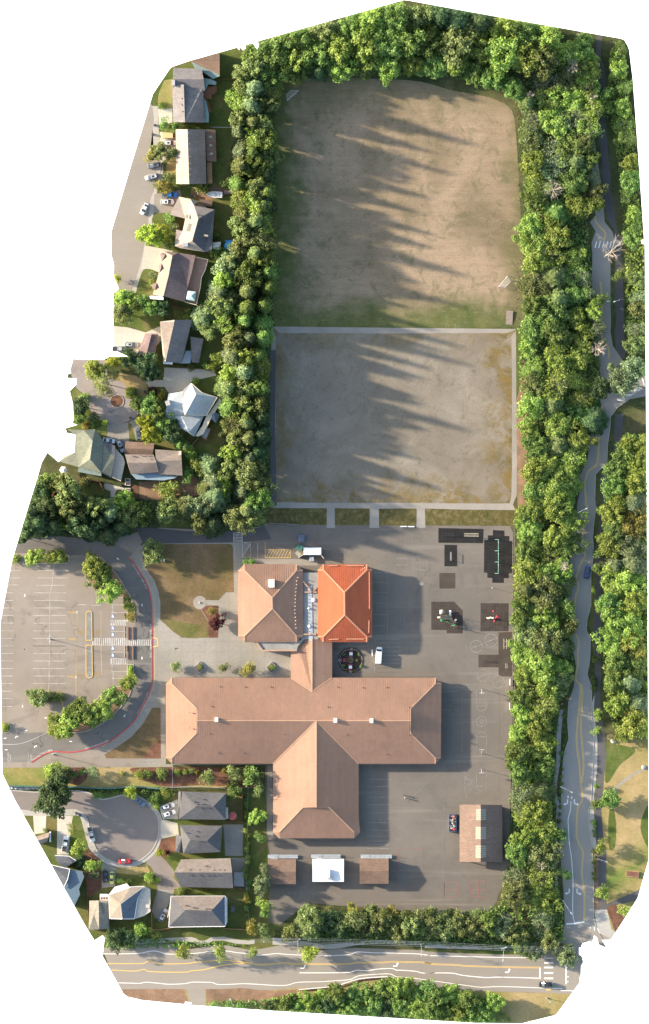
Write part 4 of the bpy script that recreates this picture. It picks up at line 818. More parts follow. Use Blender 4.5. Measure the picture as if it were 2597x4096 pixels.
tx('NO', 'z9', '1287,602', 1.0, 105); tx('PARKING', 'z9', '1268,655', 1.0, 112); tx('FIRE', 'z9', '1242,712', 1.0, 118); tx('LANE', 'z9', '1213,753', 1.0, 122)
tx('NO', 'z9', '932,1012', 1.1, 158); tx('PARKING', 'z9', '885,1035', 1.1, 160); tx('FIRE', 'z9', '822,1058', 1.1, 165); tx('LANE', 'z9', '772,1074', 1.1, 167)
tx('NO', 'z9', '440,1097', 1.1, 180); tx('PARKING', 'z9', '400,1108', 1.1, 158); tx('FIRE', 'z9', '347,1140', 1.1, 150); tx('LANE', 'z9', '305,1166', 1.1, 150)
tx('DAYCARE', 'z9', '72,1162', .9, 90); tx('DAYCARE', 'z9', '250,1162', .9, 90)
for q in ('980,375', '988,436', '990,498'): tx('VISITOR', 'z9', q, .8, 90)
tx('VISITOR', 'z8', '983,1168', .8, 90)
for z_, q in (('z8', '632,1201'), ('z8', '632,1434'), ('z9', '620,453')): tx('THRU', z_, q, 1.1, 0, 'yellow')
tx('THRU', 'z9', '548,705', .9, 75, 'yellow')
for z_, q in (('z8', '711,1382'), ('z8', '845,1382'), ('z9', '709,453'), ('z9', '849,432')): tx('STUDENT\nDROP\nOFF', z_, q, .85, 0, 'yellowfaint')
for z_, q in (('z8', '984,1233'), ('z8', '984,1335'), ('z8', '984,1393'), ('z8', '984,1512'), ('z9', '984,264')):
    x, y = Z(z_, q)[0]; b = MB().poly([(x - 6.5, y - 7), (x + 6.5, y - 7), (x + 6.5, y + 7), (x - 6.5, y + 7)], zp + .002).build('accessible_bay_panel', M['blue'], lot)
    s_ = MB(); s_.ring(x + .5, y + 1.5, 3.6, .12, zp + .006, 16); s_.ribbon([(x - 1, y - 4.5), (x - 1, y), (x + 3, y), (x + 5, y + 3.5)], .16, zp + .007); s_.ring(x - 1, y - 5, .9, .14, zp + .008, 8)
    s_.build('wheelchair_symbol', M['white'], lot)
# ------------------------------------------------------------------ markings on the schoolyard
yard = bpy.data.objects['schoolyard']; wm = MB(); gm_ = MB(); zy = zp
def grid(mb, z_, x0, y0, x1, y1, xs=(), ys=(), w_=.11):
    q = lambda a, b: Z(z_, f'{a},{b}')[0]
    mb.ribbon([q(x0, y0), q(x1, y0), q(x1, y1), q(x0, y1)], w_, zy, True)
    for x in xs: mb.ribbon([q(x, y0), q(x, y1)], w_, zy + .001)
    for y in ys: mb.ribbon([q(x0, y), q(x1, y)], w_, zy + .002)
grid(gm_, 's5', 242, 355, 568, 508, (352, 405, 457), (430,)); grid(gm_, 's5', 772, 296, 883, 405, (828,), (350,)); grid(gm_, 's5', 919, 299, 1039, 414, (977,), (356,))
grid(wm, 's5', 988, 489, 1111, 610, (1049,), (548,)); wm.ribbon(Z('s5', '988,570 1025,608'), .1, zy + .003)
for y in (720, 867, 1016): grid(gm_, 's5', 838, y, 914, y + 75, (876,), (y + 37,)); gm_.ribbon(Z('s5', f'838,{y+50} 862,{y+74}'), .1, zy + .003)
for y in (632, 719, 806, 899, 998, 1095, 1182): wm.ribbon(Z('s5', f'634,{y} 766,{y+3}'), .13, zy)
wm.ribbon(Z('s5', '766,630 763,1182'), .13, zy + .001)
for y in (1214, 1248, 1284, 1320, 1356, 1392, 1425, 1465, 1503): wm.ribbon(Z('s5', f'{662 if y<1380 else 655},{y} 880,{y}'), .12, zy)
wm.ribbon(Z('s5', '664,1185 660,1300 655,1420 650,1525'), .12, zy + .001); wm.ribbon(Z('s5', '330,1245 595,1246'), .13, zy); wm.ribbon(Z('s5', '330,1274 595,1277'), .13, zy)
wm.ribbon(Z('s2', '545,155 766,158'), .12, zy); wm.ribbon(Z('s2', '545,195 766,195'), .12, zy); gm_.ribbon(Z('s2', '542,213 1157,216 1155,1500'), .12, zy)
for y in (510, 567):
    for k in range(8): wm.ring(*Z('s5', f'{846+k*12.5},{y}')[0], 2.6 if k not in (2, 5) else 5, .08, zy + .002 * (k % 3), 4)
s_ = Z('s5', '1058,730')[0]; wm.poly([(s_[0] + 9 * math.cos(a), s_[1] + 8 * math.sin(a)) for a in np.linspace(0, 6, 18)], zy)
for q, r in ((('z4', '20,1278'), 24), (('z4', '148,1224'), 25), (('z5', '78,4'), 24), (('z5', '209,60'), 25)):
    c = Z(*q)[0]; wm.ring(*c, r, .15, zy); a = rad(20); wm.ribbon([(c[0] - r * math.cos(a), c[1] + r * math.sin(a)), (c[0] + r * math.cos(a), c[1] - r * math.sin(a))], .13, zy + .001)
def court(z_, x0, x1, ya, yb, flip, full=False):
    q = lambda a, b: Z(z_, f'{a},{b}')[0]; r = (x1 - x0) / 2
    d_ = -1 if flip else 1; wm.ribbon([q(x0, ya), q(x0, yb)], .12, zy); wm.ribbon([q(x1, ya), q(x1, yb)], .12, zy); wm.ribbon([q(x0, yb), q(x1, yb)], .12, zy + .001)
    wm.ribbon([q((x0 + x1) / 2 - r * math.cos(t), yb + d_ * r * math.sin(t)) for t in np.linspace(0, math.pi, 14)], .12, zy + .002)
court('z5', 22, 110, 125, 270, False); court('z5', 22, 108, 680, 538, True); court('z5', 20, 108, 826, 968, False)
wm.ring(*Z('z5', '65,406')[0], 20, .13, zy); wm.ring(*Z('z5', '65,406')[0], 7, .13, zy + .001)
gm_.ribbon(Z('z5', '-105,125 220,130 217,682 -105,682 -105,125'), .12, zy + .003); gm_.ribbon(Z('z5', '-105,406 217,408'), .12, zy + .004); gm_.ribbon(Z('z5', '-105,820 215,826 215,1105 -105,1100 -105,820'), .12, zy + .003)
gm_.ribbon(Z('s2', '603,1525 1152,1030'), .16, zy + .005); wm.ribbon(Z('s2', '487,1127 686,1130'), .14, zy)
for y in (1192, 1285, 1352, 1425, 1505): wm.ribbon(Z('s2', f'485,{y} 680,{y-2}'), .14, zy)
for y in (198, 262, 315, 357, 388, 424): wm.ribbon(Z('G', f'802,{y} 995,{y+2}'), .14, zy)
gm_.ribbon(Z('G', '0,368 680,370'), .1, zy); gm_.ribbon(Z('H', '167,0 167,985'), .16, zy); gm_.ribbon(Z('H', '262,300 256,607 660,607'), .1, zy); gm_.ribbon(Z('s2', '1265,975 1527,990'), .1, zy)
gm_.ribbon(Z('G', '800,424 1527,414'), .09, zy + .006)
wm.build('court_line', M['whitefaint'], yard); gm_.build('faded_line', M['whiteghost'], yard)
rm = MB(); grid(rm, 'H', 168, 716, 294, 846, (232,), (782,), .13); grid(rm, 'H', 398, 708, 528, 846, (), (785,), .13); rm.ribbon(Z('H', '462,712 466,845'), .3, zy + .004)
grid(rm, 'G', 1078, 422, 1296, 768, (), (), .1); rm.build('red_court_line', M['redfaint'], yard)
ya = MB(); q = Z('s4', '1006,586 1006,722 1226,722 1226,652 1006,652'); ya.ribbon(q, .15, zy)
for k in range(8): ya.ribbon(Z('s4', f'{1010+k*27},722 {1055+k*25 if k<7 else 1226},{653 if k<7 else 665}'), .13, zy + .001 * (1 + k % 2))
ya.build('hatched_bay', M['yellow'], yard)
wh = MB(); wh.ribbon(Z('s4', '731,505 805,505 805,582 731,582'), .2, zy, True)
for k in range(1, 6): wh.ribbon(Z('s4', f'731,{505+k*13} 805,{505+k*13}'), .17, zy + .002)
wh.ribbon(Z('s4', '807,588 877,588 877,720 807,720'), .1, zy, True)
for k in range(6): wh.ribbon(Z('s4', f'{807},{620+k*20} {807+min(70,32+k*14)},{588+k*4}'), .1, zy + .001)
wh.ribbon(Z('s4', '941,590 941,718'), .12, zy); wh.build('crossing', M['baywhite'], yard)
ck = MB(); g = random.Random(4)
for k in range(60):
    x, y = g.uniform(1856, 1890), g.uniform(3105, 3205); ck.ribbon([(x, y), (x + g.uniform(-4, 4), y + g.uniform(-4, 4)), (x + g.uniform(-5, 5), y + g.uniform(-5, 5))], .1, zy + .003 + .0005 * (k % 9))
for k in range(50):
    x, y = g.uniform(604, 660), g.uniform(2790, 2835); ck.ribbon([(x, y), (x + g.uniform(-3, 3), y + g.uniform(-4, 4))], .1, zy + .004 + .0005 * (k % 9))
ck.build('chalk_scribble', M['whitefaint'], yard)
text('R', *Z('s2', '1345,1118')[0], 2.2, -5, M['whitefaint'], yard, zy + .012); text('n', *Z('s2', '1392,1140')[0], 1.6, 5, M['whitefaint'], yard, zy + .012)

# ================================================================== BUILDINGS
sl = .0225
def vv(s, h): return [(x, y, hh) for (x, y), hh in zip(Z('f', s), h)]
# --- main school: cross-shaped hip roof
ez = 3.35; r_ = 172 * sl + ez; c_ = 24 * sl + ez; b_ = 122 * sl + ez
scl = thing('school_building', 'long salmon pink metal roofed school wing with two cross wings, largest roof of the grounds', 'school', P(1215, 2883))
V = [(688, 2711, ez), (664, 2735, ez), (688, 2735, c_), (786, 2833, b_), (786, 2883, r_), (786, 2933, b_), (688, 3031, c_), (664, 3031, ez), (688, 3055, ez),      # 0-8 west end
     (1742, 2711, ez), (1766, 2735, ez), (1742, 2735, c_), (1644, 2833, b_), (1644, 2883, r_), (1642, 2933, b_), (1742, 3031, c_), (1764, 3031, ez), (1742, 3055, ez),   # 9-17 east end
     (1164, 2711, ez), (1329, 2711, ez), (1249, 2766, ez + 55 * sl), (1093, 3055, ez), (1435, 3055, ez), (1266, 2883, r_),                     # 18-23
     (1217, 2555, ez + .1), (1249, 2555, ez + 55 * sl), (1329, 2555, ez), (1164, 2600, ez), (1191, 2583, ez + .4),                                           # 24-28 north wing
     (1266, 3230, r_), (1212, 3230, b_), (1318, 3230, b_), (1093, 3329, ez), (1117, 3329, c_), (1117, 3353, ez), (1418, 3353, ez), (1418, 3329, c_), (1441, 3329, ez), (1435, 3270, ez)]
F = [(0, 2, 3, 4, 13, 12, 11, 9, 19, 20, 18), (8, 6, 5, 4, 23, 21), (23, 13, 14, 15, 17, 22), (1, 7, 6, 5, 3, 2), (10, 11, 12, 14, 15, 16), (0, 1, 2), (6, 7, 8), (9, 11, 10), (15, 16, 17), (3, 5, 4), (12, 13, 14),
     (18, 20, 25, 24, 28, 27), (20, 19, 26, 25), (21, 23, 29, 30, 33, 32), (22, 38, 37, 36, 31, 29, 23), (30, 31, 36, 35, 34, 33), (29, 31, 30), (32, 33, 34), (35, 36, 37)]
roof(scl, V, F, M['salmon'], .3, .66, M['salmonrib'], [(4, 13), (2, 3), (5, 6), (11, 12), (14, 15), (20, 25), (23, 29), (21, 23), (22, 23), (30, 33), (31, 36), (3, 5), (12, 14), (18, 20), (20, 19), (30, 31), (0, 2), (1, 2), (8, 6), (7, 6), (9, 11), (10, 11), (15, 16), (15, 17)], M['salmoncap'])
walls(scl, Z('f', '690,2718 1168,2718 1168,2600 1326,2600 1326,2718 1740,2718 1758,2738 1758,3028 1740,3048 1430,3048 1430,3326 1414,3346 1120,3346 1099,3326 1099,3048 690,3048 671,3028 671,2738'), ez, M['schoolwall'], 2, maxwin=40)
roofvents(scl, [(x, y, ez + (171 - abs(y - 2883)) * sl) for x, y in Z('s1', '615,537 833,541 1058,542 543,710 348,762 347,898 523,948 607,1117 828,1120 1172,955')+Z('s2', '220,323 440,328 650,326 135,497 848,502 303,738 655,910 848,740 915,692')], 0, mat=M['darkmetal'], r=.16, h=.5)
for i, (x, y) in enumerate(Z('s1', '581,825') + Z('s2', '201,614 516,617')):
    MB().box((*P(x, y).xy, r_ - .4), (.95, 1.35, 1.35)).build('ridge_ventilator', M['whitemetal'], scl)
    MB().box((*P(x, y).xy, r_ + .95), (1.2, 1.6, .12)).build('ventilator_cap', M['trim'], scl)
gut = MB()
for a, b in (((700, 2708.5), (1160, 2708.5)), ((1334, 2708.5), (1735, 2708.5)), ((700, 3058), (1090, 3058)), ((1440, 3058), (1735, 3058)), ((1768.5, 2742), (1768.5, 3025)), ((661.5, 2742), (661.5, 3025)), ((1090.5, 3060), (1090.5, 3325)), ((1124, 3356), (1412, 3356))):
    gut.wallrib([a, b], .14, ez - .3, ez - .08)
gut.build('gutter', M['darkmetal'], scl)
# --- two hip-roofed halls with clipped corners
def chamhip(t, x0, y0, x1, y1, c, ra, rb, ez, rz, mat, rmat, cmat, skip=()):
    k = c / ((x1 - x0) / 2) * (rz - ez) + ez
    V = [(x0 + c, y0, ez), (x0, y0 + c, ez), (x0 + c, y0 + c, k), (x1 - c, y0, ez), (x1, y0 + c, ez), (x1 - c, y0 + c, k), (x1, y1 - c, ez), (x1 - c, y1, ez), (x1 - c, y1 - c, k), (x0, y1 - c, ez), (x0 + c, y1, ez), (x0 + c, y1 - c, k), (*ra, rz), (*rb, rz)]
    F = [(0, 3, 5, 12, 2), (1, 2, 12, 13, 11, 9), (4, 5, 12, 13, 8, 6), (10, 11, 13, 8, 7), (0, 1, 2), (3, 4, 5), (6, 7, 8), (9, 10, 11)]
    roof(t, V, F, mat, .35, .66, rmat, [(12, 13), (2, 12), (5, 12), (8, 13), (11, 13), (0, 2), (1, 2), (3, 5), (4, 5), (6, 8), (7, 8), (9, 11), (10, 11)], cmat, capw=.55)
    o = 7; walls(t, [(x0 + c, y0 + o), (x1 - c, y0 + o), (x1 - o, y0 + c), (x1 - o, y1 - c), (x1 - c, y1 - o), (x0 + c, y1 - o), (x0 + o, y1 - c), (x0 + o, y0 + c)], ez, M['schoolwall'], 1)
gym = thing('school_hall', 'square hall with pale salmon metal pyramid roof and one white roof ventilator', 'hall', P(1085, 2413))
chamhip(gym, 953, 2256, 1212, 2569, 26, (1089, 2391), (1090, 2434), 5.0, 8.0, M['salmon'], M['salmonrib'], M['salmoncap'])
q = Z('s4', '1061,945')[0]; MB().box((*P(*q).xy, 6.4), (1.9, 2.7, 1.5)).build('ridge_ventilator', M['whitemetal'], gym); MB().box((*P(*q).xy, 7.9), (2.1, 2.9, .15)).build('ventilator_cap', M['trim'], gym)
roofvents(gym, [(*p, 5.9) for p in Z('s4', '1293,894 1283,925 1281,957 1276,988 1274,1020 1271,1052 1270,1083 1268,1113 1267,1145 1265,1177 1267,1207 1270,1240 1272,1271 1272,1303 1275,1335')], 0, mat=M['whitemetal'], r=.14, h=.4)
orb = thing('school_hall', 'hall with vivid orange metal hip roof and raised pale ridges', 'hall', P(1380, 2413))
chamhip(orb, 1272, 2258, 1489, 2568, 22, (1378, 2369), (1379, 2460), 5.5, 8.3, M['orange'], M['orangerib'], M['orangecap'])
pc = MB()
for s_ in ('605,625 607,950', '603,1050 600,1160', '250,573 330,573', '398,573 560,573', '250,1217 340,1213', '405,1213 560,1213'): pc.wallrib(Z('s5', s_), .35, 5.5, 6.05)
pc.build('snow_guard', M['orangecap'], orb)
an = MB().tube(P(*Z('s5', '566,590')[0], 5.5), P(*Z('s5', '566,590')[0], 8.2), .05); q = P(*Z('s5', '566,590')[0], 8.0); an.tube(q + Vector((-1.6, -1.0, -.3)), q + Vector((.4, .3, .1)), .05); an.build('antenna', M['galv'], orb)
con = thing('connecting_building', 'low flat grey roofed link between the salmon and the orange hall', 'building', P(1238, 2440))
MB().pprism(Z('f', '1206,2293 1274,2292 1274,2556 1217,2556 1190,2583 1187,2601 1052,2601 1030,2566 1206,2562'), 0, 4.2).build('wall', M['schoolwall'], con)
MB().pprism(Z('f', '1204,2291 1274.5,2290 1274.5,2557 1219,2557 1192,2585 1188,2603 1050,2603 1027,2565 1204,2560'), 4.21, 4.4).build('roof', M['membrane'], con)
MB().pprism(Z('s1', '838,1150 1010,1150 1010,1204 838,1204'), 3.3, 3.31).build('stain', M['orangerib'], scl) if False else None
pp = MB()
for s_ in ('1330,920 1400,1003', '1428,1008 1455,985', '1350,1022 1410,1022', '1425,1022 1455,1022', '1335,1390 1408,1390', '1420,1390 1450,1390'): pp.wallrib(Z('s4', s_), .55, 4.4, 4.95)
pp.wallrib(Z('f', '1027,2568 1050,2602 1188,2602'), .5, 4.4, 4.85); pp.build('parapet', M['salmoncap'], con)
for s_, r in (('1430,1090', .75), ('1392,1320', .6), ('1387,1165', .4)): MB().dome((*P(*Z('s4', s_)[0]).xy, 4.4), r, .9).build('dome_ventilator', M['whitemetal'], con, smooth=True)
for s_ in ('1345,1195', '1418,1135', '1412,1290', '1198,1465'): MB().tube(P(*Z('s4', s_)[0], 4.4), P(*Z('s4', s_)[0], 5.2), .16).build('roof_pipe', M['darkmetal'], con)
MB().box((*P(*Z('s4', '1400,1210')[0]).xy, 4.41), (1.5, 20, .12), .02).build('roof_walkway', M['galv'], con)
# --- big shed in the yard
shed = thing('covered_play_shed', 'brown gabled open play shed with three pale skylight bands, beside the blue skip', 'shed', P(1925, 3333))
q = Z('H', '303,40 487,40 675,45 677,540 487,541 303,538'); hz = [3.3, 6.3, 3.3, 3.3, 6.3, 3.3]
roof(shed, [(*p, h) for p, h in zip(q, hz)], [(0, 1, 4, 5), (1, 2, 3, 4)], M['sh_shed'], .3)
for s_ in ('447,80 487,80 533,80 533,175 487,175 447,175', '443,235 487,235 533,235 533,340 487,340 443,340', '443,397 487,397 533,397 533,497 487,506 443,506'):
    q = Z('H', s_); hh = [6.3 - abs(x - 1923.3) / 84.5 * 3 + .05 for x, y in q]; o = MB().add([P(x, y, h) for (x, y), h in zip(q, hh)], [[0, 5, 4, 1], [1, 4, 3, 2]]).build('skylight', M['skylight'], shed)
    b = MB()
    for k in range(1, 6): yy = q[0][1] + (q[5][1] - q[0][1]) * k / 6; b.add([P(q[0][0], yy - .5, hh[0] + .06), P(q[0][0], yy + .5, hh[0] + .06), P(q[1][0], yy + .5, hh[1] + .06), P(q[1][0], yy - .5, hh[1] + .06), P(q[2][0], yy - .5, hh[2] + .06), P(q[2][0], yy + .5, hh[2] + .06)], [[0, 1, 2, 3], [3, 2, 5, 4]])
    b.build('glazing_bar', M['darkmetal'], o); o.children[0].location = (0, 0, 0)
for s_ in ('320,60', '660,60', '660,525', '320,520', '320,290', '660,290'): MB().box((*P(*Z('H', s_)[0]).xy, 0), (.3, .3, 3.4)).build('post', M['darkmetal'], shed)
MB().pprism(Z('H', '600,60 660,60 660,525 600,525'), 0, 3.3).build('wall', M['sh_shed'], shed)
# --- portables with ramps
def portable(label, x0, y0, x1, y1, mat, ramp, flat=False, ridge='h'):
    t = thing('portable_classroom', label, 'classroom', P((x0 + x1) / 2, (y0 + y1) / 2), group='portable classrooms in a row')
    ym = (y0 + y1) / 2; rz = 3.7 if flat else 4.4; V = [(x0, y0, 3.4), (x1, y0, 3.4), (x1, y1, 3.4), (x0, y1, 3.4), (x0, ym, rz), (x1, ym, rz)]
    roof(t, V, [(0, 1, 5, 4), (4, 5, 2, 3)], mat, .25); walls(t, [(x0, y0), (x1, y0), (x1, y1), (x0, y1)], 3.15, M['beige'], 4)
    r0, ry, r1, rh = ramp; d_ = MB().box((*P((r0 + r1) / 2, ry).xy, .5), ((r1 - r0) * S, 1.35, .12)); d_.build('ramp_deck', M['galv'], t)
    for off in (-7, 7):
        rl = MB().path([P(r0, ry + off, 1.6), P(r1, ry + off, 1.6)], .05)
        for k in range(8): x = r0 + (r1 - r0) * k / 7; rl.tube(P(x, ry + off, 0), P(x, ry + off, 1.6), .035, n=5)
        rl.build('handrail', M['galv'], t)
    MB().pprism([(x0 + 14, ry - 8), (x0 + 40, ry - 8), (x0 + 40, y0 + 3), (x0 + 14, y0 + 3)], .55, .7).build('landing', M['galv'], t)
    return t
portable('brown shingled portable classroom nearest the trees, tree shade falling over its roof', 1072, 3436, 1184, 3537, M['sh_brown'], (1072, 3426, 1192, 0))
pw = portable('white flat roofed portable classroom with a rooftop unit', 1250, 3435, 1376, 3527, plain('white_roof_membrane', c4(.56, .57, .57), .6, .3, 0, .05, .5), (1245, 3425, 1363, 0), True)
portable('brown shingled portable classroom right of the white one', 1439, 3433, 1555, 3535, M['sh_brown'], (1443, 3426, 1568, 0))
q = P(*Z('G', '460,640')[0]); MB().box((q.x, q.y, 3.6), (1.7, 3.0, 1.1)).build('rooftop_unit', M['whitemetal'], pw); MB().box((q.x + .7, q.y - 1.7, 3.6), (1.5, .8, .7)).build('unit_duct', M['beige'], pw)
# --- trash enclosure
en = thing('bin_shelter', 'white roofed bin shelter between the dumpsters and the halls', 'shelter', P(1249, 2207))
MB().pprism(Z('s4', '1340,633 1495,633 1495,697 1340,697'), 2.4, 2.6).build('roof', plain('frosted_roof', c4(.48, .53, .55), .6, .3), en)
MB().wallrib(Z('s4', '1295,722 1335,697 1345,692 1345,640'), .25, 0, 2.3).build('wall', M['beige'], en); MB().wallrib(Z('s4', '1518,728 1493,697 1490,640'), .25, 0, 2.3).build('wall', M['beige'], en)
MB().pprism(Z('s4', '1265,682 1287,660 1325,690 1298,716'), 1.5, 1.62).build('canopy', M['skylight'], en)
def dumpster(x, y, w_, l_, rz, col, label, lidc=None):
    t = thing('dumpster', label, 'dumpster', P(x, y), rad(-rz)); MB().box((0, 0, .15), (w_, l_, 1.1), 0, 1.1).build('bin_body', col, t, local=True)
    for s_ in (-1, 1): MB().box((s_ * w_ * .27, 0, 1.26), (w_ * .5, l_ * 1.02, .08)).build('lid', lidc or col, t, local=True)
    for a in (-1, 1):
        for b in (-1, 1): MB().tube((a * w_ * .4 - .05, b * l_ * .4, .09), (a * w_ * .4 + .05, b * l_ * .4, .09), .09).build('wheel', M['rubberdark'], t, local=True)
dumpster(*Z('s4', '1323,552')[0], 2.0, 2.2, 2, plain('dumpster_blue', c4(.05, .16, .38), .5, .4), 'blue dumpster north of the bin shelter', plain('dumpster_lid_grey', c4(.09, .11, .14), .5))
dumpster(*Z('s4', '1306,634')[0], 2.1, 1.8, 20, plain('dumpster_green', c4(.04, .13, .10), .5, .4), 'green dumpster tilted beside the bin shelter')
dumpster(*Z('s4', '1410,733')[0], 1.6, 1.5, 0, M['galv'], 'small grey metal bin in front of the bin shelter')
sk = thing('skip', 'open blue skip heaped with mixed rubbish beside the play shed', 'skip', P(*Z('H', '242,200')[0])); sk_c = plain('skip_blue', c4(.07, .16, .28), .6)
for c, s_ in (((-1.25, 0, 0), (.12, 6.3, 1.5)), ((1.25, 0, 0), (.12, 6.3, 1.5)), ((0, 3.1, 0), (2.6, .12, 1.5)), ((0, -3.1, 0), (2.6, .12, 1.5)), ((0, 0, 0), (2.4, 6.1, .2))): MB().box(c, s_).build('side' if s_[2] > 1 else 'floor', sk_c, sk, local=True)
g = random.Random(8); cols = [plain('rubbish_' + n_, c4(*c)) for n_, c in dict(white=(.6, .6, .58), grey=(.25, .25, .25), red=(.4, .06, .05), dark=(.04, .04, .05), tan=(.4, .32, .22)).items()]
for k, cm_ in enumerate(cols):
    b = MB()
    for _ in range(14): b.box((g.uniform(-1, 1), g.uniform(-2.8, 2.8), g.uniform(.7, 1.2)), (g.uniform(.2, .8), g.uniform(.2, .9), g.uniform(.1, .5)), g.uniform(0, 3), g.uniform(.6, 1))
    o = b.build('rubbish', cm_, sk, local=True); o['kind'] = 'stuff'

# ------------------------------------------------------------------ houses
M['slateblue'] = plain('slate_blue_siding', c4(.09, .13, .16), .85, .2)
def house(label, loc, name='house', cat='house'): return thing(name, label, cat, P(*loc))
def wing(t, zone, Q, R, ez, rz, mat, wallm=None, trim=None, clip=None, flat2=None, win=True):
    Q = Z(zone, Q); R = Z(zone, R); V, F = wing_v(Q, R, ez, rz); roof(t, V, F, mat, .22, clip=clip, trim=trim)
    if wallm: walls(t, Q, ez - .2, wallm, 5, clip=clip, windows=win and not clip, maxwin=10)
TR_ = M['trim']
h = house('reddish brown roofed house cut by the picture edge, topmost of the left row', (815, 240)); wing(h, 'A', '400,360 718,400 718,652 430,520', '415,440 718,528', 5.2, 7.0, M['sh_brown'], M['tealwall'], clip=[((692, 266), (948, 190))])
MB().pprism(Z('A', '470,538 590,570 718,650 718,664 660,690 590,640 500,595'), 0, 4.2).build('wall', M['tealwall'], h, clip=[((692, 266), (948, 190))])
h = house('grey brown roofed house with red deck and stone chimney, second of the left row', (755, 380)); wing(h, 'A', '315,592 560,600 590,795 312,790', '315,690 578,692', 5.2, 6.9, M['sh_mid'], M['tealwall'])
wing(h, 'A', '305,735 575,760 580,1070 312,1065', '405,738 415,1067', 5.4, 7.4, M['sh_mid'], M['tealwall']); MB().pprism(Z('A', '560,830 600,880 625,1000 622,1068 575,1068'), 0, 4.3).build('side_wall', M['tealwall'], h)
MB().pprism(Z('A', '578,680 640,690 690,715 685,740 620,735 600,780 585,790'), 0, 4.2).build('side_wall', M['tealwall'], h)
MB().pprism(Z('A', '620,760 685,755 690,800 645,830 640,865 590,860 565,830'), 2.4, 2.6).build('deck', M['fencewood'], h); MB().wallrib(Z('A', '622,757 686,753 692,802 647,832 642,866'), .15, 2.6, 3.5).build('deck_railing', M['fencewood'], h)
MB().pprism(Z('A', '585,865 610,865 648,975 630,985'), .5, 1.6).build('deck_stair', M['fencewood'], h); MB().box((*P(*Z('A', '313,722')[0]).xy, 3), (1.2, 2.0, 4.6)).build('chimney', M['stone'], h)
roofvents(h, [(*p, 7.0) for p in Z('A', '445,780 388,857 388,915 395,972 425,1035 450,840')], 0)
h = house('house with tan west slope and lower brown porch roof holding three skylights', (790, 630)); V, F = wing_v(Z('A', '335,1128 590,1128 603,1605 338,1605'), Z('A', '437,1128 452,1606'), 5.3, 7.3)
roof(h, V, F, M['sh_taupe'], .22); V2 = [(*Z('A', f'{a},{b}')[0], z) for a, b, z in ((335, 1128, 5.34), (437, 1128, 7.34), (452, 1606, 7.34), (338, 1605, 5.34))]; roof(h, V2, [(0, 1, 2, 3)], M['sh_tan'], .02, name='roof_slope'); walls(h, Z('A', '335,1128 590,1128 603,1605 338,1605'), 5.1, M['brownwall'], 5)  # west slope overlaid paler: low sunlight painted into the shingle colour
V = [(*p, z) for p, z in zip(Z('A', '592,1128 682,1128 690,1410 606,1405'), (4.4, 3.6, 3.6, 4.4))]; roof(h, V, [(0, 1, 2, 3)], M['sh_brown'], .2); MB().pprism(Z('A', '595,1135 675,1135 682,1400 608,1398'), 0, 3.4).build('porch_wall', M['brownwall'], h)
for s_ in ('639,1194', '638,1268', '646,1341'): MB().box((*P(*Z('A', s_)[0]).xy, 3.95), (1.3, .75, .2)).build('skylight', M['skylight'], h)
MB().pprism(Z('A', '606,1415 650,1410 655,1600 612,1602'), 0, 3.0).build('bay', M['brownwall'], h); roofvents(h, [(*p, 7.1) for p in Z('A', '445,1162 448,1205 455,1253 458,1303 462,1365 462,1425 462,1475 460,1522')], 0, mat=M['galv'])
h = house('L-shaped house with dark blue grey east slope, tan west slope and row of skylights', (790, 890)); hh = [(690, 298, 5.2), (790, 318, 6.4), (855, 335, 5.2), (820, 375, 6.9), (745, 490, 5.2), (610, 455, 5.2), (1000, 410, 5.2), (858, 492, 7.4), (975, 770, 5.2), (915, 780, 5.2), (805, 685, 7.4), (712, 750, 5.2), (655, 730, 5.2), (665, 585, 5.2), (722, 598, 5.2)]
V = [(*Z('B', f'{a},{b}')[0], z) for a, b, z in hh]
roof(h, V, [(0, 1, 7, 4, 5), (1, 2, 3), (1, 3, 7), (3, 6, 7), (7, 6, 8, 9, 10), (7, 10, 11, 12, 13, 14, 4), (10, 9, 11)], M['sh_tan'], .22, trim=None)
V2 = [(*Z('B', f'{a},{b}')[0], z + .05) for a, b, z in ((858, 492, 7.4), (1000, 410, 5.2), (975, 770, 5.2), (915, 779, 5.2), (805, 685, 7.4))]; roof(h, V2, [(0, 1, 2, 3, 4)], M['sh_dark'], .02, name='roof_slope')  # east slope painted dark as shade, the tan slopes painted as sunlit
walls(h, Z('B', '700,320 845,345 985,420 960,755 720,740 670,720 680,600 735,600 740,480 620,450'), 5.0, M['brownwall'], 2)
for s_ in ('790,543', '783,566', '775,588'): MB().box((*P(*Z('B', s_)[0]).xy, 6.35), (1.7, .85, .25), -.15).build('skylight', M['skylight'], h)
for s_, sz in (('760,471', (.9, 1.4, .25)), ('926,637', (1.5, .7, .25))): MB().box((*P(*Z('B', s_)[0]).xy, 6.3), sz, -.15).build('skylight', M['skylight'], h)
MB().box((*P(*Z('B', '745,717')[0]).xy, 4.8), (1.8, 1.3, 3.2)).build('chimney', M['galv'], h); roofvents(h, [(*p, 7.0) for p in Z('B', '858,457 890,463 876,509 868,537 862,564 855,591 849,619 841,647 834,676 973,548 943,607 890,652')], 0)
V = [(*p, z) for p, z in zip(Z('B', '872,322 985,330 975,388 858,365'), (3.4, 3.0, 3.0, 3.4))]
s4_ = thing('garden_shed', 'low shed with mossy brown roof against the L-shaped house', 'shed', P(*Z('B', '925,350')[0])); roof(s4_, V, [(0, 1, 2, 3)], M['sh_brown'], .15); MB().pprism(Z('B', '876,326 980,334 970,382 864,362'), 0, 2.9).build('wall', M['brownwall'], s4_)
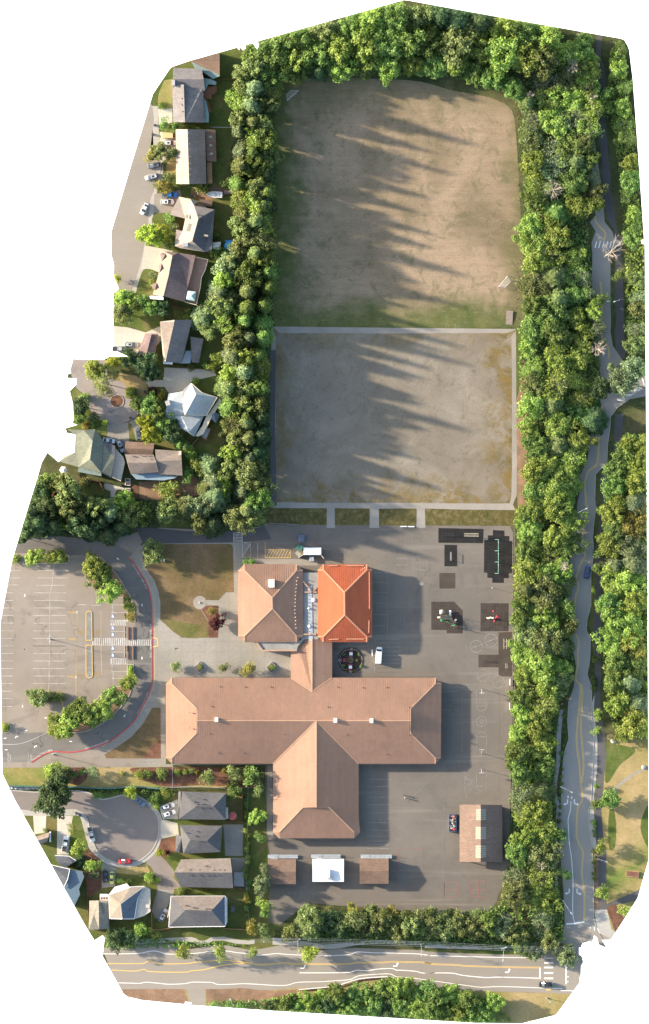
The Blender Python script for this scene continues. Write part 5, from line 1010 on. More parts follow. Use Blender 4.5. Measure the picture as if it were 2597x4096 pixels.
h = house('plum brown roofed house with cream west slope, three small gables and long rear deck', (690, 1100)); hh = [(560, 775, 5.2), (685, 787, 5.2), (835, 812, 5.2), (800, 965, 5.2), (765, 1090, 5.2), (738, 1213, 5.2), (555, 1165, 7.2), (462, 1152, 5.2), (515, 960, 5.2), (632, 812, 7.2), (600, 985, 7.3)]
V = [(*Z('B', f'{a},{b}')[0], z) for a, b, z in hh]; roof(h, V, [(0, 9, 10, 6, 7, 8), (0, 1, 9), (9, 1, 2, 3, 4, 5, 6, 10)], M['sh_plum'], .22)
V2 = [(*Z('B', f'{a},{b}')[0], z + .04) for a, b, z in ((560, 775, 5.2), (632, 812, 7.2), (600, 985, 7.3), (555, 1165, 7.2), (462, 1152, 5.2), (515, 960, 5.2))]; roof(h, V2, [(0, 1, 2, 3, 4, 5)], shingle('cream_tan_shingles', c4(.28, .23, .175), .08), .02, name='roof_slope')  # cream overlay paints evening sun onto the west slope of the plum roof
walls(h, Z('B', '570,790 680,800 820,825 785,965 750,1090 725,1200 480,1145 525,965'), 5.0, M['cream'], 2)
for a, b, c, d_ in (('525,795', '585,780', '600,830', '540,865'), ('508,905', '540,875', '570,925', '518,965'), ('440,1070', '500,1045', '530,1095', '480,1120')):
    q = [Z('B', s_)[0] for s_ in (a, b, c, d_)]; cx, cy = sum(p[0] for p in q) / 4, sum(p[1] for p in q) / 4; roof(h, [(*p, 5.3) for p in q] + [(cx, cy, 6.5)], [(0, 1, 4), (1, 2, 4), (2, 3, 4), (3, 0, 4)], M['sh_plum'], .5, name='dormer_roof')
MB().pprism(Z('B', '838,828 940,848 920,930 885,1000 875,1090 840,1240 738,1212 765,1090 800,965'), 2.5, 2.7).build('deck', plain('deck_boards_pink', c4(.34, .20, .15), .85, .2, 0, .15, 2), h); MB().wallrib(Z('B', '836,826 941,848 921,932 886,1002 876,1092 841,1242 740,1216'), .28, 2.7, 3.6).build('deck_railing', M['cream'], h)
MB().pprism(Z('B', '432,1170 440,1163 540,1163 556,1178 553,1200 440,1190'), 0, 6.6).build('chimney', M['trim'], h)
gz = thing('gazebo', 'pale aqua square canopy standing on the long rear deck', 'gazebo', P(*Z('B', '795,1163')[0])); q = Z('B', '765,1118 838,1128 830,1208 750,1195'); c = Z('B', '796,1162')[0]
roof(gz, [(*p, 5.0) for p in q] + [(*c, 5.9)], [(0, 1, 4), (1, 2, 4), (2, 3, 4), (3, 0, 4)], plain('aqua_canvas', c4(.36, .50, .50), .8), .15, name='canopy')
for p in q: MB().tube(P(*p, 2.7), P(*p, 4.9), .06).build('pole', M['darkmetal'], gz)
h = house('house with cream and grey roof slopes and brown garage roof, lowest of the upper row', (690, 1365)); wing(h, 'C', '960,-30 1240,-45 1150,335 990,315', '1090,-45 1010,318', 5.3, 7.3, M['sh_taupe'], M['cream'])
wing(h, 'C', '830,75 945,75 915,295 760,255', '890,72 838,275', 3.3, 4.6, M['sh_plum'], M['cream']); V = [(*Z('C', f'{a},{b}')[0], z) for a, b, z in ((962, -28, 5.34), (1088, -43, 7.34), (1008, 317, 7.34), (991, 314, 5.34))]; roof(h, V, [(0, 1, 2, 3)], shingle('pale_cream_shingles', c4(.34, .33, .27), .06), .02, name='roof_slope'); V = [(*Z('C', f'{a},{b}')[0], z) for a, b, z in ((1092, -44, 7.36), (1240, -45, 5.36), (1150, 335, 5.36), (1012, 318, 7.36))]; roof(h, V, [(0, 1, 2, 3)], M['sh_mid'], .02, name='roof_slope')  # one roof in two tones: west slope painted sunlit, east slope painted shaded
V = [(*p, z) for p, z in zip(Z('C', '1225,100 1340,120 1300,330 1240,325'), (4.0, 3.2, 3.2, 4.0))]; roof(h, V, [(0, 1, 2, 3)], M['sh_mid'], .2, name='porch_roof')
MB().pprism(Z('C', '1185,225 1255,225 1225,335 1150,335'), 2.4, 2.6).build('deck', M['galv'], h); MB().wallrib(Z('C', '1186,226 1252,226 1222,333'), .2, 2.6, 3.5).build('deck_railing', M['tealwall'], h)
MB().pprism(Z('C', '985,318 1072,325 1068,345 990,340'), 0, 5.0).build('chimney', M['trim'], h)
h = house('large pale blue roofed house angled in its plot, stone chimney at its west end', (760, 1640))
hh = [(1232, 507, 5.3), (1325, 590, 6.3), (1460, 632, 5.3), (1365, 790, 5.3), (1178, 786, 7.6), (1150, 655, 5.3), (1275, 605, 7.6), (1162, 575, 5.3)]
V = [(*Z('C', f'{a},{b}')[0], z) for a, b, z in hh]; roof(h, V, [(6, 2, 3, 4), (0, 1, 6), (1, 2, 6), (0, 6, 4, 5, 7)], M['sh_white'], .25, trim=M['cream'])
wing(h, 'C', '1035,600 1165,575 1178,786 1005,797', '1020,690 1170,700', 4.5, 6.1, M['sh_white'], M['cream']); wing(h, 'C', '1010,795 1350,780 1262,975 1142,902', '1150,800 1215,935', 4.4, 6.0, M['sh_white'], M['cream'])
walls(h, Z('C', '1230,525 1440,640 1350,780 1190,780 1160,660'), 5.1, M['cream'], 2); MB().pprism(Z('C', '1365,795 1390,770 1480,640 1500,660 1400,830 1340,950 1290,975 1270,965 1330,880'), 0, 4.0).build('side_wall', M['cream'], h)
MB().box((*P(*Z('C', '1028,680')[0]).xy, 3), (1.6, 1.8, 4.6), .3).build('chimney', M['stone'], h); roof(h, [(*p, 3.6) for p in Z('C', '1415,745 1485,785 1450,855 1385,800')] + [(*Z('C', '1435,795')[0], 4.5)], [(0, 1, 4), (1, 2, 4), (2, 3, 4), (3, 0, 4)], plain('slate_blue_roof', c4(.10, .14, .19), .7), .15, name='porch_roof')
MB().pprism(Z('C', '1345,890 1400,910 1360,1000 1315,965'), 2.2, 2.4).build('deck', M['galv'], h); MB().wallrib(Z('C', '1345,888 1402,908 1362,1002 1315,968'), .2, 2.4, 3.3).build('deck_railing', M['fencewood'], h)
h = house('green roofed house at the ragged picture edge beside the round court', (400, 1820)); hh = [(150, 908, 5.2), (296, 917, 6.2), (395, 908, 5.2), (465, 1010, 5.2), (570, 1055, 5.2), (568, 1150, 5.2), (533, 1332, 5.2), (450, 1290, 6.0), (250, 1240, 5.2), (85, 1192, 4.2), (133, 1148, 4.2), (219, 1112, 5.2), (226, 960, 5.6), (372, 1010, 7.5), (350, 1170, 7.5)]
V = [(*Z('C', f'{a},{b}')[0], z) for a, b, z in hh]; roof(h, V, [(0, 1, 13, 12), (1, 2, 13), (2, 3, 14, 13), (3, 4, 5, 6, 7, 14), (12, 13, 14, 8, 11), (14, 7, 8), (8, 9, 10, 11)], M['sh_green'], .22)
V2 = [(*Z('C', f'{a},{b}')[0], z + .05) for a, b, z in ((465, 1010, 5.2), (570, 1055, 5.2), (568, 1150, 5.2), (533, 1332, 5.2), (450, 1290, 6.0))]; roof(h, V2, [(0, 1, 2, 3, 4)], M['sh_dark'], .02, name='roof_slope')  # dark overlay puts shade into the colour of the east slope
walls(h, Z('C', '230,960 380,930 460,1025 555,1065 520,1310 260,1230 230,1120'), 5.0, M['olive'], 2, windows=False); MB().pprism(Z('C', '572,1075 640,1150 655,1200 620,1365 540,1330 560,1180'), 0, 3.4).build('garage_wall', M['beige'], h); MB().pprism(Z('C', '250,1245 340,1250 450,1295 450,1320 340,1300 245,1280'), 0, 3.6).build('porch', M['tealwall'], h)
h = house('brown shingled house with low garage roof and pale blue rear wall', (605, 1860)); wing(h, 'C', '660,1015 910,1030 897,1135 652,1130', '658,1075 904,1085', 3.4, 4.3, M['sh_brown'], M['bluewall']); wing(h, 'C', '655,1128 905,1132 950,1285 705,1302', '680,1205 930,1200', 5.2, 6.8, M['sh_taupe'], M['bluewall'])
wing(h, 'C', '918,1085 1140,1100 1157,1315 945,1300', '925,1190 1150,1180', 4.6, 6.1, M['sh_taupe'], M['bluewall']); MB().pprism(Z('C', '710,1302 948,1288 952,1304 1120,1320 1080,1340 990,1356 752,1346'), 0, 3.4).build('rear_wall', M['bluewall'], h); MB().box((*P(*Z('C', '1135,1118')[0]).xy, 2), (1, 1.6, 5)).build('chimney', M['beige'], h)
roofvents(h, [(*p, 6.0) for p in Z('C', '727,1145 793,1137 846,1137 884,1170')], 0)
# lower-left lane
h = house('charcoal hip roofed house north of its neighbour, pink parasol in its yard', (810, 3220)); wing(h, 'E', '500,362 885,375 880,608 470,605', '625,490 775,490', 5.2, 7.2, M['sh_grey'], M['beige']); wing(h, 'E', '468,362 505,362 510,602 457,575', '487,362 485,600', 3.6, 4.4, M['sh_grey'], M['beige'])
roofvents(h, [(*p, 6.9) for p in Z('E', '640,475 670,475 688,475 705,475 735,485 672,507 735,507 610,452 655,422')], 0); MB().pprism(Z('E', '880,500 900,500 903,598 880,600'), 0, 3.2).build('bay', M['beige'], h)
h = house('charcoal hip roofed house with a long concrete patio behind', (800, 3355)); wing(h, 'E', '480,655 850,660 835,890 510,905', '570,785 715,795', 5.2, 7.1, M['sh_grey'], M['olive']); wing(h, 'E', '445,735 560,780 515,900 443,890', '500,755 475,895', 3.5, 4.6, M['sh_grey'], M['beige']); roofvents(h, [(*p, 6.8) for p in Z('E', '650,798 670,800 690,800 620,750 590,700 515,715')], 0)
h = house('grey gabled house with plank deck, north slope taupe', (815, 3490)); wing(h, 'E', '490,955 922,943 945,1205 488,1195', '430,1068 935,1070', 5.2, 7.0, M['sh_grey'], M['beige'])
V = [(*Z('E', f'{a},{b}')[0], z) for a, b, z in ((490, 955, 5.25), (922, 943, 5.25), (935, 1070, 7.05), (430, 1068, 7.05))]; roof(h, V, [(0, 1, 2, 3)], M['sh_taupe'], .02, name='roof_slope')
MB().pprism(Z('E', '952,1068 1040,1066 1040,1192 950,1188'), .5, .75).build('deck', plain('grey_planks', c4(.30, .29, .27), .9), h); roofvents(h, [(*p, 6.6) for p in Z('E', '570,1043 650,1047 708,1012 778,1047 825,1047 868,1047 583,1094 660,1095 730,1095 775,1095 820,1095')], 0)
h = house('taupe house with slate blue east hip and pale front gables at the main street', (795, 3650)); wing(h, 'F', '620,412 1090,410 1092,675 600,682', '745,532 975,538', 5.2, 7.2, M['sh_grey'], M['beige'], trim=M['trim'])
V = [(*Z('F', f'{a},{b}')[0], z) for a, b, z in ((620, 412, 5.25), (1090, 410, 5.25), (975, 538, 7.25), (745, 532, 7.25))]; roof(h, V, [(0, 1, 2, 3)], M['sh_taupe'], .02, name='roof_slope')
V = [(*Z('F', f'{a},{b}')[0], z) for a, b, z in ((1090, 410, 5.26), (1092, 675, 5.26), (975, 538, 7.26))]; roof(h, V, [(0, 1, 2)], plain('slate_shingle', c4(.07, .085, .11), .9), .02, name='roof_slope'); wing(h, 'F', '618,440 700,500 690,560 585,605', '660,470 640,590', 4.0, 5.2, shingle('pale_front_shingles', c4(.25, .215, .18), .08), M['cream'])  # blue overlay on the east hip is painted shade
MB().pprism(Z('F', '1092,412 1112,430 1112,640 1093,674'), 0, 3.8).build('rear_wall', M['trim'], h); roofvents(h, [(*p, 7.0) for p in Z('F', '815,512 838,515 927,522 950,522 970,524 748,492')], 0)
h = house('big house with pale west slope, slate blue slope and tall beige east wall', (515, 3600))
hh = [(75, 400, 5.2), (270, 330, 5.6), (390, 325, 5.4), (330, 430, 5.2), (302, 610, 5.2), (195, 610, 6.8), (85, 607, 5.2), (250, 350, 6.6), (180, 480, 7.6)]
V = [(*Z('F', f'{a},{b}')[0], z) for a, b, z in hh]; roof(h, V, [(0, 1, 8), (1, 2, 8), (0, 8, 5, 6)], shingle('sandy_shingles', c4(.215, .185, .15), .08), .2, trim=M['trim']); V2 = [(*Z('F', f'{a},{b}')[0], z) for a, b, z in ((390, 325, 5.4), (330, 430, 5.2), (302, 610, 5.2), (195, 610, 6.8), (180, 480, 7.6))]
roof(h, V2, [(0, 1, 2, 3, 4)], plain('slate_blue_shingle', c4(.08, .10, .13), .9), .2, trim=M['trim']); MB().pprism(Z('F', '392,328 440,350 442,545 385,585 304,610 332,432'), 0, 4.6).build('side_wall', M['beige'], h); walls(h, Z('F', '95,420 380,340 325,430 295,600 100,595'), 5.0, M['beige'], 2, windows=False)  # same roof painted twice: sandy where the sun falls, blue where shaded
MB().box((*P(*Z('F', '418,498')[0]).xy, 0), (1.4, 1.3, 5.0)).build('chimney', M['beige'], h); MB().pprism(Z('F', '75,400 130,330 235,300 260,330 120,380'), 0, 3.4).build('porch', M['trim'], h); MB().pprism(Z('F', '0,392 70,392 75,448 0,448'), 0, 3.2).build('garage_front', M['trim'], h)
for k in range(3): MB().box((*P(*Z('F', f'{16+k*22},430')[0]).xy, 3.21), (.7, .9, .03)).build('trellis_slat', M['fencewood'], h)
wing(h, 'D', '780,1315 945,1312 955,1560 775,1570', '862,1313 865,1565', 4.4, 5.9, shingle('olive_taupe_shingles', c4(.20, .185, .15), .12), M['brownwall'], clip=[((378, 3762), (340, 3700))])
h = house('blue grey walled house with charcoal roof cut by the lower left edge', (290, 3500))
cl = [((340, 3700), (60, 3200))]
MB().pprism(Z('D', '480,1040 620,1040 720,1060 735,1110 690,1215 700,1260 655,1350 640,1500 540,1240'), 0, 4.6).build('wall', M['slateblue'], h, clip=cl); roof(h, [(*Z('D', q_)[0], z) for q_, z in (('440,1000', 5.2), ('610,1040', 5.2), ('590,1130', 5.9), ('545,1220', 5.2), ('480,1180', 5.9))], [(0, 1, 2, 3, 4)], M['sh_dark'], .2, clip=cl, trim=M['trim'])
wing(h, 'D', '480,920 600,925 665,965 560,1030', '500,975 630,990', 4.4, 5.4, M['sh_dark'], M['slateblue'], clip=cl, trim=M['trim'])
h = house('small beige garage at the lower left edge beside the concrete drives', (165, 3355), 'garage', 'garage'); wing(h, 'D', '290,765 430,718 412,802 330,830', '320,795 425,760', 3.2, 4.3, M['sh_taupe'], M['beige'], clip=cl, win=False); MB().pprism(Z('D', '432,712 446,712 446,802 432,802'), 0, 2.8).build('garage_door', M['trim'], h, clip=cl)
gs = thing('garden_shed', 'brown roofed shed in the back yard beside the trees by the boat', 'shed', P(*Z('B', '1135,255')[0])); roof(gs, [(*p, z) for p, z in zip(Z('B', '1082,235 1195,235 1195,276 1082,276 1082,255 1195,255'), (2.3, 2.3, 2.3, 2.3, 3, 3))], [(0, 1, 5, 4), (4, 5, 2, 3)], M['sh_plum'], .15); MB().pprism(Z('B', '1087,238 1190,238 1190,273 1087,273'), 0, 2.2).build('wall', M['brownwall'], gs)
gs = thing('garden_shed', 'small grey metal garden shed on the lawn behind the main street house', 'shed', P(*Z('F', '1157,527')[0])); MB().pprism(Z('F', '1145,505 1172,505 1172,550 1145,550'), 0, 2.1).build('wall', M['galv'], gs); MB().pprism(Z('F', '1142,502 1175,502 1175,553 1142,553'), 2.1, 2.25).build('roof', M['sh_dark'], gs)

# ------------------------------------------------------------------ vehicles
def loft(secs, name, mat, parent, crown=.0):
    "secs: (x, half width, z bottom, z top, half width at top)"
    mb = MB(); vs = []
    for x, w0, z0, z1, w1 in secs: vs += [(x, -w0 * .92, z0), (x, -w0, z0 + (z1 - z0) * .35), (x, -w1, z1 - .05), (x, -w1 * .6, z1), (x, w1 * .6, z1), (x, w1, z1 - .05), (x, w0, z0 + (z1 - z0) * .35), (x, w0 * .92, z0)]
    n = len(secs); fs = [[k * 8 + i, (k + 1) * 8 + i, (k + 1) * 8 + (i + 1) % 8, k * 8 + (i + 1) % 8] for k in range(n - 1) for i in range(8)]; fs += [list(range(8)), list(range((n - 1) * 8, n * 8))[::-1]]
    o = mb.add(vs, fs).build(name, mat, parent, local=True)
    bm = bmesh.new(); bm.from_mesh(o.data); bmesh.ops.recalc_face_normals(bm, faces=bm.faces); bm.to_mesh(o.data); bm.free(); return o
def paint(name, c): 
    if name in MATS: return MATS[name]
    n = NT(name); n.b.inputs['Coat Weight'].default_value = .6; MATS[name] = n.fin(c4(*c), .35, .5, .15); return MATS[name]
CARP = {}
SHAPE = {'car': (4.5, .9), 'suv': (4.8, .96), 'pickup': (5.6, 1.0), 'van': (5.6, 1.05)}
def make_car(t, kind, pm):
    Ln, W = SHAPE[kind]; h = Ln / 2
    if kind == 'car': body = [(-h, W * .8, .4, .8, W * .7), (-h + .3, W * .96, .3, .95, W * .85), (-.6, W, .28, .98, W * .9), (.8, W, .28, .95, W * .88), (h - .5, W * .95, .3, .82, W * .8), (h, W * .72, .4, .65, W * .6)]; cab = [(-1.75, W * .8, .9, .98, W * .7), (-1.1, W * .82, .9, 1.42, W * .66), (.2, W * .82, .9, 1.44, W * .66), (1.15, W * .8, .88, .96, W * .72)]; rf = (-1.05, .15)
    elif kind == 'suv': body = [(-h, W * .86, .45, 1.0, W * .8), (-h + .25, W * .97, .35, 1.08, W * .88), (-.4, W, .33, 1.1, W * .9), (.9, W, .33, 1.06, W * .88), (h - .4, W * .95, .36, .98, W * .8), (h, W * .78, .45, .8, W * .65)]; cab = [(-2.3, W * .84, 1.0, 1.1, W * .74), (-1.95, W * .84, 1.0, 1.72, W * .72), (.25, W * .84, 1.0, 1.75, W * .72), (1.2, W * .82, .98, 1.08, W * .74)]; rf = (-1.9, .2)
    elif kind == 'pickup': body = [(-h, W * .9, .5, 1.0, W * .86), (-h + .15, W, .42, 1.05, W * .92), (-.6, W, .4, 1.06, W * .92), (1.2, W, .4, 1.08, W * .9), (h - .4, W * .96, .4, 1.0, W * .82), (h, W * .8, .5, .85, W * .7)]; cab = [(-.75, W * .82, 1.0, 1.1, W * .74), (-.55, W * .84, 1.0, 1.75, W * .70), (.75, W * .84, 1.0, 1.78, W * .70), (1.5, W * .82, 1.0, 1.1, W * .74)]; rf = (-.5, .7)
    else: body = [(-h, W * .93, .4, 2.0, W * .86), (-h + .15, W, .35, 2.15, W * .9), (1.2, W, .35, 2.15, W * .88), (1.9, W * .98, .35, 1.25, W * .86), (h - .2, W * .9, .4, 1.1, W * .75), (h, W * .78, .5, .9, W * .65)]; cab = [(1.1, W * .86, 1.2, 2.1, W * .78), (1.35, W * .86, 1.2, 2.06, W * .78), (1.98, W * .86, 1.15, 1.3, W * .76)]; rf = None
    loft(body, 'body', pm, t); loft(cab, 'windows', M['glass'], t)
    if rf: zt = cab[1][3] + .03; MB().box(((rf[0] + rf[1]) / 2, 0, zt - .06), (rf[1] - rf[0], W * 1.3, .09), 0, .96).build('roof_panel', pm, t, local=True)
    if kind == 'pickup': MB().box((-h + .98, 0, 1.02), (1.7, W * 1.55, .06)).build('cargo_bed', M['darkmetal'], t, local=True)
    if kind == 'suv': MB().box((-.6, 0, cab[1][3] + .06), (.9, .75, .02)).build('sunroof', M['glass'], t, local=True)
    for a in (-h * .6, h * .62):
        for b in (-1, 1):
            wv = MB().tube((a, b * (W - .2), .33), (a, b * (W + .03), .33), .33, n=14).build('wheel', M['rubberdark'], t, local=True); rm = MB().tube((a, b * (W - .1), .33), (a, b * (W + .045), .33), .19, n=10).build('rim', M['chrome'], wv, local=True)
    for b in (-1, 1):
        MB().box((h - .14, b * W * .58, .62 if kind == 'car' else .75), (.2, .32, .14)).build('headlight', M['skylight'], t, local=True); MB().box((-h + .05, b * W * .7, .75), (.1, .22, .2)).build('tail_light', M['red'], t, local=True); MB().box((cab[-1][0] - .35, b * (W + .1), 1.0), (.14, .2, .13)).build('wing_mirror', pm, t, local=True)
def car(z_, s_, ang, kind, col, label, name=None, cat=None, sc=1, z=.02):
    "ang: heading of the nose, degrees clockwise from image right"
    q = Z(z_, s_)[0]; key = (kind, col[0]); t = thing(name or {'car': 'parked_car', 'suv': 'parked_car', 'pickup': 'pickup_truck', 'van': 'delivery_van'}[kind], label, cat or {'car': 'car', 'suv': 'car', 'pickup': 'pickup truck', 'van': 'van'}[kind], P(*q, z), rad(-ang)); t.scale = (sc, sc, sc)
    if key not in CARP: make_car(t, kind, paint('paint_' + col[0], col[1])); CARP[key] = t
    else:
        for ch in list(CARP[key].children):
            c = ch.copy(); COL.objects.link(c); c.parent = t
            for g_ in ch.children: d_ = g_.copy(); COL.objects.link(d_); d_.parent = c
    return t
WHT = ('white', (.75, .75, .74)); SIL = ('silver', (.42, .44, .45)); BLK = ('black', (.012, .012, .015)); DGR = ('dark_grey', (.10, .11, .12)); BLU = ('bright_blue', (.03, .20, .55)); RED = ('red', (.5, .02, .02)); LIM = ('lime_green', (.36, .42, .08)); STB = ('steel_blue', (.14, .20, .28)); NVY = ('dark_blue', (.04, .06, .18)); PWH = ('pearl_white', (.62, .66, .66))
car('B', '388,405', 118, 'car', PWH, 'pale silver car parked at the kerb of the curved street by the lawn')
car('B', '608,282', 0, 'pickup', BLU, 'bright blue pickup truck on the drive beside the white estate'); car('B', '590,343', 0, 'suv', WHT, 'white estate car on the drive just below the blue pickup')
car('B', '470,25', 170, 'suv', DGR, 'dark car in the street beside the silver one under the willow'); car('B', '450,125', 165, 'suv', SIL, 'silver car in the street below the dark one')
car('A', '280,1182', 0, 'van', ('cream', (.55, .45, .22)), 'cream yellow camper van on the drive beside the white car', 'camper_van', 'camper van', 1.0); car('A', '285,1246', 0, 'suv', WHT, 'white car on the drive below the cream camper van')
car('C', '712,170', 0, 'suv', SIL, 'silver car on the drive of the cream slope house, upper of two'); car('C', '610,207', 0, 'pickup', SIL, 'silver pickup truck at the ragged edge beside a silver car')
car('C', '773,950', -97, 'suv', DGR, 'dark grey car on the narrow drive beside the tall hedge'); car('C', '617,1055', 65, 'suv', SIL, 'silver car slanting on the drive by the low brown garage'); car('C', '515,1008', 10, 'car', WHT, 'white car half hidden by the green roofed house')
car('D', '1218,450', 35, 'suv', STB, 'steel blue car at the top right of the cul-de-sac'); car('D', '1468,490', -15, 'suv', WHT, 'white car on the drive, upper of the white pair'); car('D', '1476,555', -18, 'suv', WHT, 'white car with dark sunroof, lower of the white pair')
car('D', '797,735', 76, 'pickup', SIL, 'silver pickup truck parked at the left kerb of the cul-de-sac'); car('D', '570,820', -80, 'pickup', WHT, 'white pickup truck with black cargo bed on the long drive', sc=1.05); car('D', '1093,972', 178, 'suv', RED, 'red car at the bottom kerb of the cul-de-sac')
car('D', '920,1100', -90, 'car', BLK, 'black car on the drive beside the lime green one'); car('D', '976,1116', 92, 'car', LIM, 'lime green car on the drive beside the black one'); car('E', '337,1440', -62, 'suv', SIL, 'silver car tucked beside the pale front gable house')
car('z4', '987,628', -78, 'suv', NVY, 'dark blue car driving up the right hand road', 'moving_car', 'car', 1.0); car('z6', '620,1182', 180, 'suv', BLK, 'black car crossing the zebra stripes on the main street', 'moving_car', 'car', 1.0)
car('s5', '689,1355', -86, 'van', WHT, 'long white van parked beside the round garden', sc=1.08)
# --- boat
bt = thing('motor_boat', 'white open motor boat parked in the side yard', 'boat', P(*Z('B', '997,279')[0], .5), rad(180 - 2))
def hull(s_, z0, z1): return [(s_ * x, s_ * y) for x, y in ((-2.9, -1.05), (.6, -1.1), (1.9, -.75), (3.0, 0), (1.9, .75), (.6, 1.1), (-2.9, 1.05))]
h0_, h1_ = hull(.8, 0, 0), hull(1, 0, 0); n_ = 7; MB().add([(x, y, 0) for x, y in h0_] + [(x, y, .9) for x, y in h1_] + [(x * .86, y * .8, .9) for x, y in h1_] + [(x * .8, y * .7, .45) for x, y in h1_],
    [list(range(7))[::-1]] + [[a * 7 + i, a * 7 + (i + 1) % 7, (a + 1) * 7 + (i + 1) % 7, (a + 1) * 7 + i] for a in range(3) for i in range(7)] + [list(range(21, 28))]).build('hull', M['whitemetal'], bt, local=True)
MB().box((-.3, 0, .5), (.8, .7, .7), 0, .8).build('console', M['galv'], bt, local=True); MB().box((-1.4, 0, .5), (.5, 1.3, .4)).build('seat', M['trim'], bt, local=True); MB().box((-3.1, 0, .4), (.5, .5, .9), 0, .8).build('outboard_motor', M['darkmetal'], bt, local=True)
# --- pool, canopies, parasol
pl = thing('swimming_pool', 'small bright blue above-ground pool beside the hedge', 'pool', P(*Z('B', '1130,732')[0])); MB().tube((0, 0, 0), (0, 0, 1.0), 1.95, n=24).build('pool_wall', plain('pool_liner', c4(.03, .22, .55), .5), pl, local=True)
MB().tube((0, 0, .9), (0, 0, 1.03), 1.7, n=24).build('water', plain('pool_water', c4(.10, .45, .65), .1, .6), pl, local=True); MB().box((-.2, 1.9, 0), (2.6, .7, .9)).build('ladder', plain('pool_step_blue', c4(.04, .25, .6), .5), pl, local=True)
cn = thing('gazebo', 'white square canopy beside the blue pool', 'gazebo', P(*Z('B', '1020,730')[0])); roof(cn, [(*p, 2.3) for p in Z('B', '985,697 1055,692 1048,768 982,748')] + [(*Z('B', '1018,726')[0], 3.0)], [(0, 1, 4), (1, 2, 4), (2, 3, 4), (3, 0, 4)], M['trim'], .12, name='canopy')
for p in Z('B', '987,699 1053,694 1046,766 984,746'): MB().tube(P(*p), P(*p, 2.2), .04).build('pole', M['darkmetal'], cn)
pr = thing('parasol', 'faded red parasol on the dark patio of the charcoal roofed house', 'parasol', P(*Z('E', '940,576')[0])); b = MB(); vs = [(1.55 * math.cos(a), 1.55 * math.sin(a), 2.1) for a in np.linspace(0, 2 * math.pi, 9)[:-1]] + [(0, 0, 2.65)]
b.add(vs, [[i, (i + 1) % 8, 8] for i in range(8)]).build('canopy', plain('parasol_red', c4(.42, .10, .09), .9), pr, local=True); MB().tube((0, 0, 0), (0, 0, 2.6), .03).build('pole', M['darkmetal'], pr, local=True)
ct = thing('parasol', 'pale canopy on the terrace of the green roofed house', 'parasol', P(*Z('C', '118,1265')[0])); MB().add([(1.4 * math.cos(a), 1.4 * math.sin(a), 2.2) for a in np.linspace(0, 2 * math.pi, 7)[:-1]] + [(0, 0, 2.7)], [[i, (i + 1) % 6, 6] for i in range(6)]).build('canopy', M['trim'], ct, local=True); MB().tube((0, 0, 0), (0, 0, 2.6), .03).build('pole', M['darkmetal'], ct, local=True)
# --- wheelie bins
def bin_(z_, s_, c, label, a=0): t = thing('wheelie_bin', label, 'bin', P(*Z(z_, s_)[0]), rad(a)); MB().box((0, 0, .05), (.6, .75, 1.0), 0, 1.12).build('bin_body', c, t, local=True); MB().box((0, 0, 1.06), (.72, .88, .07)).build('lid', M['darkmetal'], t, local=True)
bg1, bg2 = plain('bin_blue', c4(.05, .10, .30), .5), plain('bin_green', c4(.03, .12, .08), .5)
bin_('D', '665,552', bg2, 'green wheelie bin at the mouth of the cul-de-sac'); bin_('D', '699,570', bg1, 'blue wheelie bin at the mouth of the cul-de-sac', 30); bin_('C', '702,812', bg1, 'blue wheelie bin on the round court kerb', 20); bin_('C', '830,582', bg2, 'green wheelie bin at the drive of the pale blue roofed house')
bin_('B', '788,290', M['galv'], 'grey wheelie bin behind the blue pickup, left of two'); bin_('B', '825,293', M['galv'], 'grey wheelie bin behind the blue pickup, right of two'); bin_('A', '150,1092', bg1, 'blue wheelie bin on the upper left pavement'); bin_('A', '133,1173', M['darkmetal'], 'dark wheelie bin lower on the upper left pavement'); bin_('C', '620,1398', bg1, 'blue wheelie bin beside the garden boxes')

# ================================================================== STREET FURNITURE, FENCES, PLAYGROUND
def lamp(x, y, label, arm=None, h=8.0, kind='street_lamp', heads=None):
    t = thing(kind, label, 'lamp post', P(x, y)); MB().tube((0, 0, 0), (0, 0, h), .13, .08).build('pole', M['galv'] if kind == 'street_lamp' else M['darkmetal'], t, local=True); MB().tube((0, 0, 0), (0, 0, .5), .3).build('footing', M['kerb'], t, local=True)
    for dx, dy in (heads or [arm]):
        e = (dx * S, -dy * S, h + .2); MB().path([(0, 0, h - .1), (e[0] * .5, e[1] * .5, h + .25), e], .045).build('arm', M['galv'], t, local=True); MB().box((e[0], e[1], h + .05), (.8, .4, .18), math.atan2(e[1], e[0]), .8).build('lamp_head', M['galv'], t, local=True)
    return t
lamp(*Z('z8', '436,1430')[0], 'tall twin headed lamp post on the middle bay line of the car park', h=9, kind='car_park_lamp', heads=[(0, -12), (0, 12)])
lamp(*Z('D', '460,35')[0], 'lamp post with one arm by the red kerb of the lower path', (8, -3), h=6)
lamp(*Z('z5', '755,975')[0], 'street lamp reaching over the turning arrows of the right road', (44, 22)); lamp(*Z('z4', '905,110')[0], 'street lamp reaching out of the tree belt over the yellow lines', (34, -16))
lamp(*Z('z6', '775,450')[0], 'signal pole beside the stop line with a dark arm', (33, 50), h=6.5); lamp(*Z('F', '1170,1388')[0], 'street lamp by the lower picture edge on the bank', (-15, -35), h=7); lamp(*Z('z6', '632,1300')[0], 'street lamp on the grass south of the crossing', (15, 17), h=6)
lamp(*Z('z2', '1268,1200')[0], 'street lamp between road and path at the top', (-20, 6), h=6); lamp(*Z('z6', '1080,85')[0], 'sign post with a long arm beside the planted strip', (35, 12), h=5)
